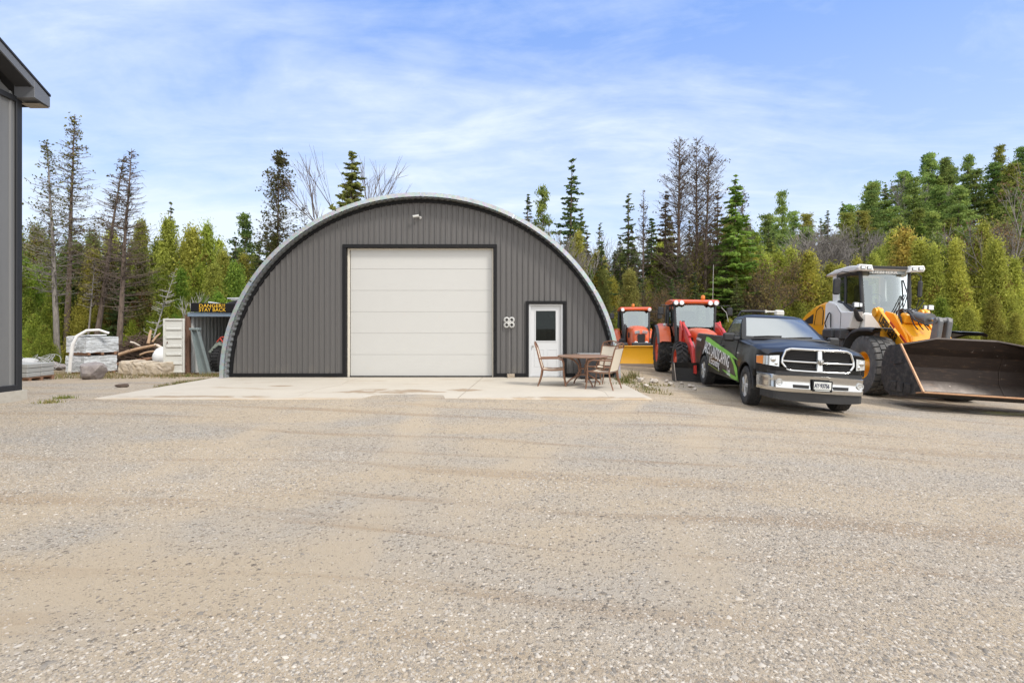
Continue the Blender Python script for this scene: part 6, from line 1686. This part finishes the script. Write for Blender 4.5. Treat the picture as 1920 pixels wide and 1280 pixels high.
def zone(px):
    for lim, nm in ((120, 'next to the grey metal-clad building at far left'), (235, 'behind the wrapped paver pallets'), (330, 'behind the brush pile and white tank'), (520, 'behind the shipping container, left of the arched hut'), (1000, 'behind the arched hut'), (1150, 'at the right shoulder of the arched hut'), (1245, 'behind the plough tractor'), (1370, 'behind the loader tractor'), (1530, 'behind the black pickup'), (1720, 'behind the yellow loader cab'), (5000, 'right of the yellow loader cab')):
        if px < lim: return nm
# tall individuals
nd = lambda *a, **k: deadconifer(*a, **k)
def uniq(root, X, Y, label, cat, z=None):
    root.location = (X, Y, (terrain(X, Y) if z is None else z)-.05); return tag(root, label, cat)
def tallpx(px0, base_py, px1, top, Y):
    X = at(px0, Y); return X, Y, height_at(top, Y)-terrain(X, Y), (at(px1, Y)-X)/(height_at(top, Y)-terrain(X, Y))
X, Y, h, ln = tallpx(110, 0, 86, 262, 25.5); uniq(nd(h, 2.0, 201, .28, .16, .22, (ln, 0), BARKG, (.16, .17, .05), 190, .15, bend_=.02, tw=7), X, Y, 'thin sparse-leaved cedar with pale leaning trunk nearest the grey building', 'tree')
X, Y, h, ln = tallpx(124, 0, 138, 212, 27); uniq(nd(h, 2.3, 202, .30, .16, .24, (ln, 0), BARK, (.15, .155, .045), 230, .17, tw=7), X, Y, 'tallest bare-topped cedar at left, straight brown trunk', 'tree')
X, Y, h, ln = tallpx(172, 0, 226, 285, 25.5); uniq(nd(h, 2.1, 203, .28, .2, .14, (ln, .02), BARK, (.10, .09, .03), 190, .15, tw=7), X, Y, 'dead conifer leaning right behind the paver pallets', 'tree')
X, Y, h, ln = tallpx(218, 0, 246, 276, 24.5); uniq(nd(h, 2.4, 204, .22, .2, .03, (ln, 0), BARK, (.08, .07, .03), 210, .15, tw=6), X, Y, 'dead bare conifer spire with reddish trunk left of the brush pile', 'tree')
X, Y, h, ln = tallpx(159, 0, 176, 480, 25); uniq(nd(h, .7, 205, .5, .2, .1, (ln, 0), BARKG, (.06, .05, .02), 40, .06), X, Y, 'slender bare trunk between the two leaning conifers at left', 'tree')
X, Y, h, ln = tallpx(268, 0, 330, 500, 24.2); uniq(nd(h, .9, 206, .3, .3, .05, (ln, 0), BIRCH, (.1, .1, .02), 40, .05, tw=4), X, Y, 'pale leaning sapling behind the brush pile', 'tree')
X, Y, h, ln = tallpx(340, 0, 372, 520, 24.5); uniq(decid(h, 207, BIRCH, .3, 4, .05, 'bare_sapling', 1, .008, .3), X, Y, 'pale bare sapling left of the shipping container', 'tree')
X, Y, h, ln = tallpx(520, 0, 522, 280, 34); uniq(nd(h, 2.2, 208, .15, .30, .55, (ln, 0), BARK, (.10, .10, .03), 260, .16, pw=.55, tw=9, leafsize=.10), X, Y, 'tall thin-crowned cedar rising behind the left slope of the hut', 'tree')
X, Y, h, ln = tallpx(575, 0, 572, 372, 34); uniq(nd(h, 1.0, 209, .3, .3, .2, (ln, 0), BARK, (.055, .055, .018), 80, .07), X, Y, 'small dead spire behind the hut, right of the thin-crowned cedar', 'tree')
X, Y, h, ln = tallpx(640, 0, 632, 285, 30); uniq(decid(h*1.12, 216, BARK, .27, 5, .13, 'bare_tree', 1, .010, .16), X, Y, 'bare spreading deciduous tree behind the left side of the hut roof', 'tree')
X, Y, h, ln = tallpx(662, 0, 662, 280, 31); o = putpx(SPR[2], 662, 278, 31, 'olive spruce with bare gaps standing behind the hut roof', 'tree', None, 1.15)
putpx(SPR[0], 314, 373, 46, 'dark pointed spruce far behind the brush pile', 'tree', None, .9)
putpx(PIN[1], 460, 408, 36, 'loose dark pine showing between hut and container', 'tree', None, .75)
putpx(SPR[1], 991, 362, 38, 'leftmost of the dark spruces over the right shoulder of the hut', 'tree', None, 1.2)
putpx(PIN[3], 1022, 352, 38, 'bushy-topped conifer between two spruces over the right shoulder of the hut', 'tree', None, .65)
putpx(SPR[0], 1064, 293, 36, 'tallest dark spruce over the right shoulder of the hut', 'tree', None, 1.05)
putpx(SPR[0], 1092, 385, 40, 'short dark spruce right of the tallest one beside the hut', 'tree', None, 1.1)
putpx(SPR[1], 1118, 415, 44, 'smallest dark spruce at the gap right of the hut', 'tree', None, 1.1)
putpx(SPR[1], 1178, 360, 34, 'open dark spruce above the plough tractor', 'tree', None, 1.25)
putpx(DEAD[1], 1205, 352, 32, 'thin dead spire right of the open spruce above the plough tractor', 'tree', None, .7)
putpx(SPR[4], 1243, 352, 33, 'brownish thinning spruce left of the tall dead larches', 'tree', None, 1.15)
X, Y, h, ln = tallpx(1272, 0, 1277, 256, 31); uniq(nd(h, 2.3, 210, .22, .75, .10, (ln, 0), BARK, (.10, .075, .03), 260, .19, pw=.55, tw=9), X, Y, 'tall bare larch, left one of the pair above the loader tractor', 'tree')
X, Y, h, ln = tallpx(1309, 0, 1307, 256, 31.5); uniq(nd(h, 1.9, 211, .22, .8, .10, (ln, 0), BARK, (.10, .075, .03), 220, .18, pw=.55, tw=9), X, Y, 'tall bare larch, right one of the pair above the loader tractor', 'tree')
X, Y, h, ln = tallpx(1318, 0, 1326, 268, 31.2); uniq(nd(h, 2.0, 212, .25, .8, .10, (ln, 0), BARK, (.10, .075, .03), 200, .15, pw=.5, tw=9), X, Y, 'second stem of bare larch leaning right, close against the right larch', 'tree')
putpx(SPR[4], 1343, 352, 33, 'brown-green spruce right of the bare larches', 'tree', None, .9)
putpx(SPR[3], 1376, 330, 31, 'bright green full spruce behind the pickup cab', 'tree', None, 1.15)
X, Y, h, ln = tallpx(1393, 0, 1392, 345, 33); uniq(nd(h, 1.7, 213, .3, .6, .08, (ln, 0), BARKG, (.10, .075, .03), 150, .1), X, Y, 'bare grey tree just right of the bright green spruce', 'tree')
putpx(SPR[0], 1610, 395, 45, 'dark green pointed spruce above the yellow loader roof', 'tree', None, 1.0)
X, Y, h, ln = tallpx(1893, 0, 1880, 385, 30); uniq(decid(h*1.15, 214, BARKG, .30, 5, .12, 'bare_tree', 1, .009, .2, (.20, .13, .07)), X, Y, 'bare tree with reddish twigs at the right edge of the picture', 'tree')
X, Y, h, ln = tallpx(1868, 0, 1866, 420, 33); uniq(decid(h*1.15, 215, BARKG, .30, 5, .09, 'bare_tree', 1, .009, .2, (.20, .13, .07)), X, Y, 'second bare tree with reddish twigs, left of the one at the right edge', 'tree')
# slender conifers filling the line beside the hut
for k, (px, t, Y, p) in enumerate(((438, 440, 33, SPR[0]), (482, 448, 32, DARKC[1]), (505, 425, 37, SPR[1]), (1100, 432, 33, SPR[4]), (1132, 450, 31, DARKC[1]), (1150, 468, 34, SPR[1]), (1166, 440, 36, SPR[0]), (1192, 420, 37, SPR[4]), (1222, 405, 35, DARKC[1]), (1258, 400, 36, SPR[2]), (1292, 410, 34, SPR[0]), (1330, 420, 35, SPR[4]), (1408, 400, 36, SPR[2]), (1438, 425, 38, SPR[0]))):
    lab = f'slender dark spruce of the back row {zone(px)}'; putpx(p, px, t, Y, lab, 'tree', lab.replace('spruce', 'spruces'), random.uniform(.9, 1.2))
# rows of cedars
def rowof(Y0, px0, px1, step, topf, pool, cat, wd=1.0, jit=2.0, skip=0, word='olive-green cedar in the dense tree wall'):
    px = px0
    while px < px1:
        p = random.choice(pool); Yq = Y0+random.uniform(-jit, jit); t = topf(px)+random.uniform(-30, 42)
        if random.random() >= skip:
            hid = 470 < px < 1120 and t > 615-250*math.sqrt(max(0, 1-((px-785)/372)**2))+14   # wholly behind the hut
            if not hid:
                w_ = 'dark understorey conifer' if p in DARKC else 'pointed spruce among the cedars' if p in SPR else word
                z_ = zone(px); lab = f'{w_} {z_}'
                putpx(p, px, t, Yq, lab, cat, lab.replace('cedar', 'cedars').replace('conifer', 'conifers').replace('spruce', 'spruces'), wd*random.uniform(.8, 1.4))
        px += step*random.uniform(.75, 1.25)
def interp(tab):
    def f(x):
        for (a, u), (b_, v) in zip(tab, tab[1:]):
            if x <= b_: return u+(v-u)*max(0, (x-a))/(b_-a)
        return tab[-1][1]
    return f
rowof(29, 20, 500, 26, interp([(20, 470), (120, 480), (200, 520), (300, 490), (400, 470), (500, 475)]), CED[3:5]+CEDG+CED[:2], 'tree', .85, 2, word='yellow-green cedar')
rowof(35, 20, 520, 28, interp([(20, 440), (200, 440), (330, 450), (420, 455), (520, 450)]), CED[:2]+CED[4:]+DARKC[:1], 'tree', .9, 2.5, word='olive cedar of the second row')
rowof(31, 1080, 1930, 27, interp([(1080, 470), (1150, 520), (1250, 500), (1400, 475), (1480, 500), (1560, 505), (1640, 480), (1720, 440), (1800, 475), (1850, 440), (1930, 455)]), CED[:3]+CED[4:5]+CED[1:2]+[SPR[3]], 'tree', .88, 2, word='olive-yellow cedar in the front row')
rowof(36, 1080, 1930, 28, interp([(1080, 450), (1140, 500), (1200, 485), (1400, 445), (1470, 490), (1560, 495), (1620, 470), (1720, 435), (1930, 435)]), CED+DARKC+[SPR[3], SPR[2]], 'tree', .92, 2.5, word='olive cedar of the second row')
rowof(30, 1130, 1400, 26, interp([(1130, 500), (1400, 470)]), DARKC+CED[5:], 'tree', .9, 3, word='dark thin conifer')
rowof(46, 20, 480, 42, interp([(20, 470), (200, 460), (480, 480)]), DARKC+CED[:1], 'tree', 1.0, 3, word='far olive cedar')
rowof(46, 1100, 1500, 40, interp([(1100, 500), (1160, 505), (1300, 455), (1420, 440), (1500, 470)]), DARKC+CED[:1]+PIN[:1], 'tree', 1.0, 3, word='far dark conifer')
for px, t in ((146, 455), (182, 440), (206, 470), (232, 450), (262, 470), (158, 500), (196, 510)):
    putpx(random.choice(DARKC), px, t, random.uniform(27, 29.5), 'dark conifer among the thin trunks at left', 'tree', 'dark conifers among the thin trunks at left', .95)
# hill of pines at the right
for Yh, px0, step, tf in ((54, 1430, 34, interp([(1430, 460), (1500, 480), (1600, 450), (1760, 400), (1930, 390)])), (61, 1430, 34, interp([(1430, 435), (1600, 410), (1700, 375), (1930, 350)])), (68, 1410, 32, interp([(1410, 415), (1470, 412), (1560, 405), (1640, 350), (1720, 330), (1930, 310)])), (77, 1400, 32, interp([(1400, 418), (1470, 412), (1550, 402), (1620, 362), (1660, 330), (1740, 302), (1800, 312), (1860, 300), (1930, 285)]))):
    px = px0
    while px < 1935:
        X = at(px, Yh); p = random.choice(PIN+[SPR[3], SPR[0], SPR[3], SPR[1]]); t = tf(px)+random.uniform(-14, 26); Yq = Yh+random.uniform(-3, 3)
        z_ = terrain(X, Yq); h = max(6, height_at(t, Yq)-z_)
        nm_ = 'pine' if p in PIN else 'pointed spruce'; lab = f'green {nm_} on the wooded hill {"at the right edge" if px > 1800 else zone(px)}'
        put(p, X, Yq, h, lab, 'tree', lab.replace(nm_, nm_+'s'), random.uniform(.9, 1.25)*min(1.1, 11/h)**.3)
        px += step*random.uniform(.7, 1.3)
putpx(PIN[1], 1470, 365, 62, 'lone tufted pine standing above the tree line over the pickup', 'tree', None, .6)
for px, t in ((1742, 292), (1775, 300), (1812, 296)): putpx(PIN[0], px, t, 70, 'tall pine on the hilltop skyline right of the loader cab', 'tree', 'skyline pines on the hilltop', .75)
putpx(PIN[4], 1876, 276, 70, 'yellowish tall pine on the hilltop near the right edge', 'tree', None, .7)
putpx(PIN[0], 1915, 280, 66, 'dark tall pine on the hilltop at the right edge', 'tree', None, .9)
putpx(BARE[0], 1708, 320, 68, 'bare grey tree on the hilltop skyline', 'tree', None, .8)
# grey leafless thickets between cedars and hill
for px, t, Y in ((1490, 452, 46), (1512, 446, 47), (1535, 425, 49), (1560, 420, 50), (1585, 430, 50), (1650, 448, 48), (1675, 440, 49), (1800, 455, 46)):
    lab = 'pale grey leafless thicket ' + ('above the pickup and loader' if px < 1620 else 'right of the dark pointed spruce' if px < 1700 else 'below the hill at right')
    putpx(random.choice(GREYB), px, t, Y, lab, 'shrub', lab.replace('thicket', 'thickets'), 1.5)
for px, t, Y in ((340, 420, 44), (362, 425, 45), (388, 428, 44)): putpx(BARE[0], px, t, Y, 'bare grey tree far behind the shipping container', 'tree', 'bare grey trees far behind the container', .8)
for px, t, Y in ((965, 420, 30), (1010, 430, 29), (1040, 445, 29), (1130, 440, 36)): putpx(GREYB[1], px, t, Y, 'grey leafless shrub peeping over the right slope of the hut', 'shrub', 'grey shrubs by the right slope of the hut', 1.2)
for px, t, Y in ((1420, 480, 30), (1440, 500, 29), (1400, 520, 29), (1460, 470, 31), (1250, 520, 28), (1180, 530, 27.5), (1225, 540, 27.5)): putpx(BARE[1], px, t, Y, 'brown-twigged bare tree before the cedars between tractors and pickup', 'tree', 'brown-twigged bare trees before the cedars', .9)
# undergrowth at the left wood edge
for px, t, Y in ((62, 590, 25), (80, 610, 24.5), (50, 560, 26), (95, 570, 27), (250, 600, 27), (300, 575, 26.5), (330, 590, 26), (275, 560, 28), (380, 560, 26), (410, 550, 27), (200, 610, 27), (150, 600, 28)):
    lab = f'low bright green cedar shrub {zone(px)}'; putpx(random.choice(CEDG), px, t, Y, lab, 'shrub', lab.replace('shrub', 'shrubs'), 1.1)
for px, t, Y in ((1160, 600, 27), (1240, 600, 27), (1370, 600, 26.5), (1460, 590, 27), (1500, 570, 28), (1770, 560, 28), (1820, 580, 27), (1860, 560, 28), (1900, 590, 26), (1740, 590, 27)):
    lab = f'low olive cedar shrub {zone(px)}'; putpx(random.choice(CED[1:5]), px, t, Y, lab, 'shrub', lab.replace('shrub', 'shrubs'), 1.2)
for p in protos:
    if p.name not in USED:
        for c in CHILD(p): bpy.data.objects.remove(c)
        bpy.data.objects.remove(p)
# ------------------------------------------------------------------ grass and dead weeds along the edges
def grass(name, label, spots, seed, cols):
    r = np.random.default_rng(seed); A = []; K = []
    for X, Y, n, sp, h in spots:
        for _ in range(n):
            x, y = X+r.normal()*sp, Y+r.normal()*sp*.6; A.append((x, y, terrain(x, y)-.02, h*(.5+.8*r.random()))); K.append(cols[int(r.integers(len(cols)))])
    A = np.array(A); n = len(A); a = r.random(n)*6.283; w_ = .006+.006*r.random(n); ln = r.normal(size=(n, 2))*.45*A[:, 3:4]
    P = A[:, :3]; d_ = np.stack([np.cos(a)*w_, np.sin(a)*w_, np.zeros(n)], 1); top_ = P+np.concatenate([ln, A[:, 3:4]], 1)
    V = np.stack([P-d_, P+d_, top_], 1).reshape(-1, 3); F = np.arange(3*n).reshape(n, 3)
    o = np_mesh(name, V, F, LEAF, None, np.repeat(np.array(K)*(.7+.6*r.random((n, 1))), 3, 0)); tag(o, label, 'grass', kind='stuff')
GC = [(.12, .17, .03), (.20, .22, .05), (.35, .28, .12)]; DC = [(.38, .29, .14), (.30, .21, .10), (.22, .22, .06), (.42, .34, .2)]
sp1 = []
r = np.random.default_rng(5)
for k in range(46):
    u = r.random(); sp1.append((-8.45+r.normal()*.1-.2*u, 12.2+2.6*u, 26, .09, .10))
for k in range(22): sp1.append((at(r.uniform(330, 425), 17.5), 17+r.random()*1.4, 30, .16, .16))
grass('grass', 'dry and green weeds along the left edge of the concrete slab', sp1, 1, DC+GC)
sp2 = [(at(r.uniform(90, 330), y), y, 34, .22, .14) for y in r.uniform(15.8, 20, 70)]
grass('grass', 'dry weeds round the boulder, pallets and concrete blocks', sp2, 2, DC+[(.16, .18, .05)])
sp3 = [(2.95+r.random()*.5, 11.2+3.6*r.random(), 22, .12, .10) for _ in range(26)]+[(at(1186, 15), 15, 160, .12, .26), (at(1170, 13.5), 13.5, 120, .15, .2), (at(1225, 13.1), 13.1, 120, .25, .1), (at(1160, 12.6), 12.6, 60, .12, .14)]
grass('grass', 'green weeds along the right edge of the concrete slab', sp3, 3, GC+DC[:1])
for px, Y, lab in ((120, 10.25, 'small green grass tuft on the gravel right of the grey building corner'), (92, 9.6, 'flat yellowish grass tuft on the gravel before the grey building corner')):
    X = at(px, Y); sp = [(X, Y, 150, .10, .09)]; n0 = set(bpy.data.objects); grass('grass_tuft', lab, sp, px, GC[:2] if px == 120 else GC[1:]+DC[:1])
    o = [q_ for q_ in bpy.data.objects if q_ not in n0][0]; del o['kind']
# small stones on the rough strip right of the slab, and one stone on the yard
for k in range(14):
    X, Y = 3.2+random.random()*1.6, 12.4+random.random()*2.6
    boulder('pale stone among weeds right of the concrete slab', X, Y, random.uniform(.05, .12), 300+k, mat('pale_stone', (.46, .41, .35), .9, bmp=.4), (1, .9, .6), 'pale stones right of the slab')
boulder('dark flat stone lying on the dirt left of the slab corner', at(229, 12.3), 12.3, .14, 330, mat('dark_stone', (.09, .065, .05), .9), (1.2, .8, .4))
# puddle under the loader bucket
m, nt, b = newmat('puddle_water'); b.inputs['Base Color'].default_value = (.34, .33, .31, 1); b.inputs['Roughness'].default_value = .22; b.inputs['Specular IOR Level'].default_value = .8
q = MB(); cx, cy = at(1862, 11.2), 11.2; n = 40; rr_ = [.55+.16*math.sin(3*a+1)+.12*math.sin(7*a) for a in [2*PI*i/n for i in range(n)]]
ring_ = [(cx+1.5*rr_[i]*math.cos(2*PI*i/n), cy+.55*rr_[i]*math.sin(2*PI*i/n)) for i in range(n)]
q.add([(cx, cy, terrain(cx, cy)+.012)]+[(x, y, terrain(x, y)+.012) for x, y in ring_], [(0, 1+i, 1+(i+1) % n) for i in range(n)])
tag(q.build('puddle', m), kind='structure')
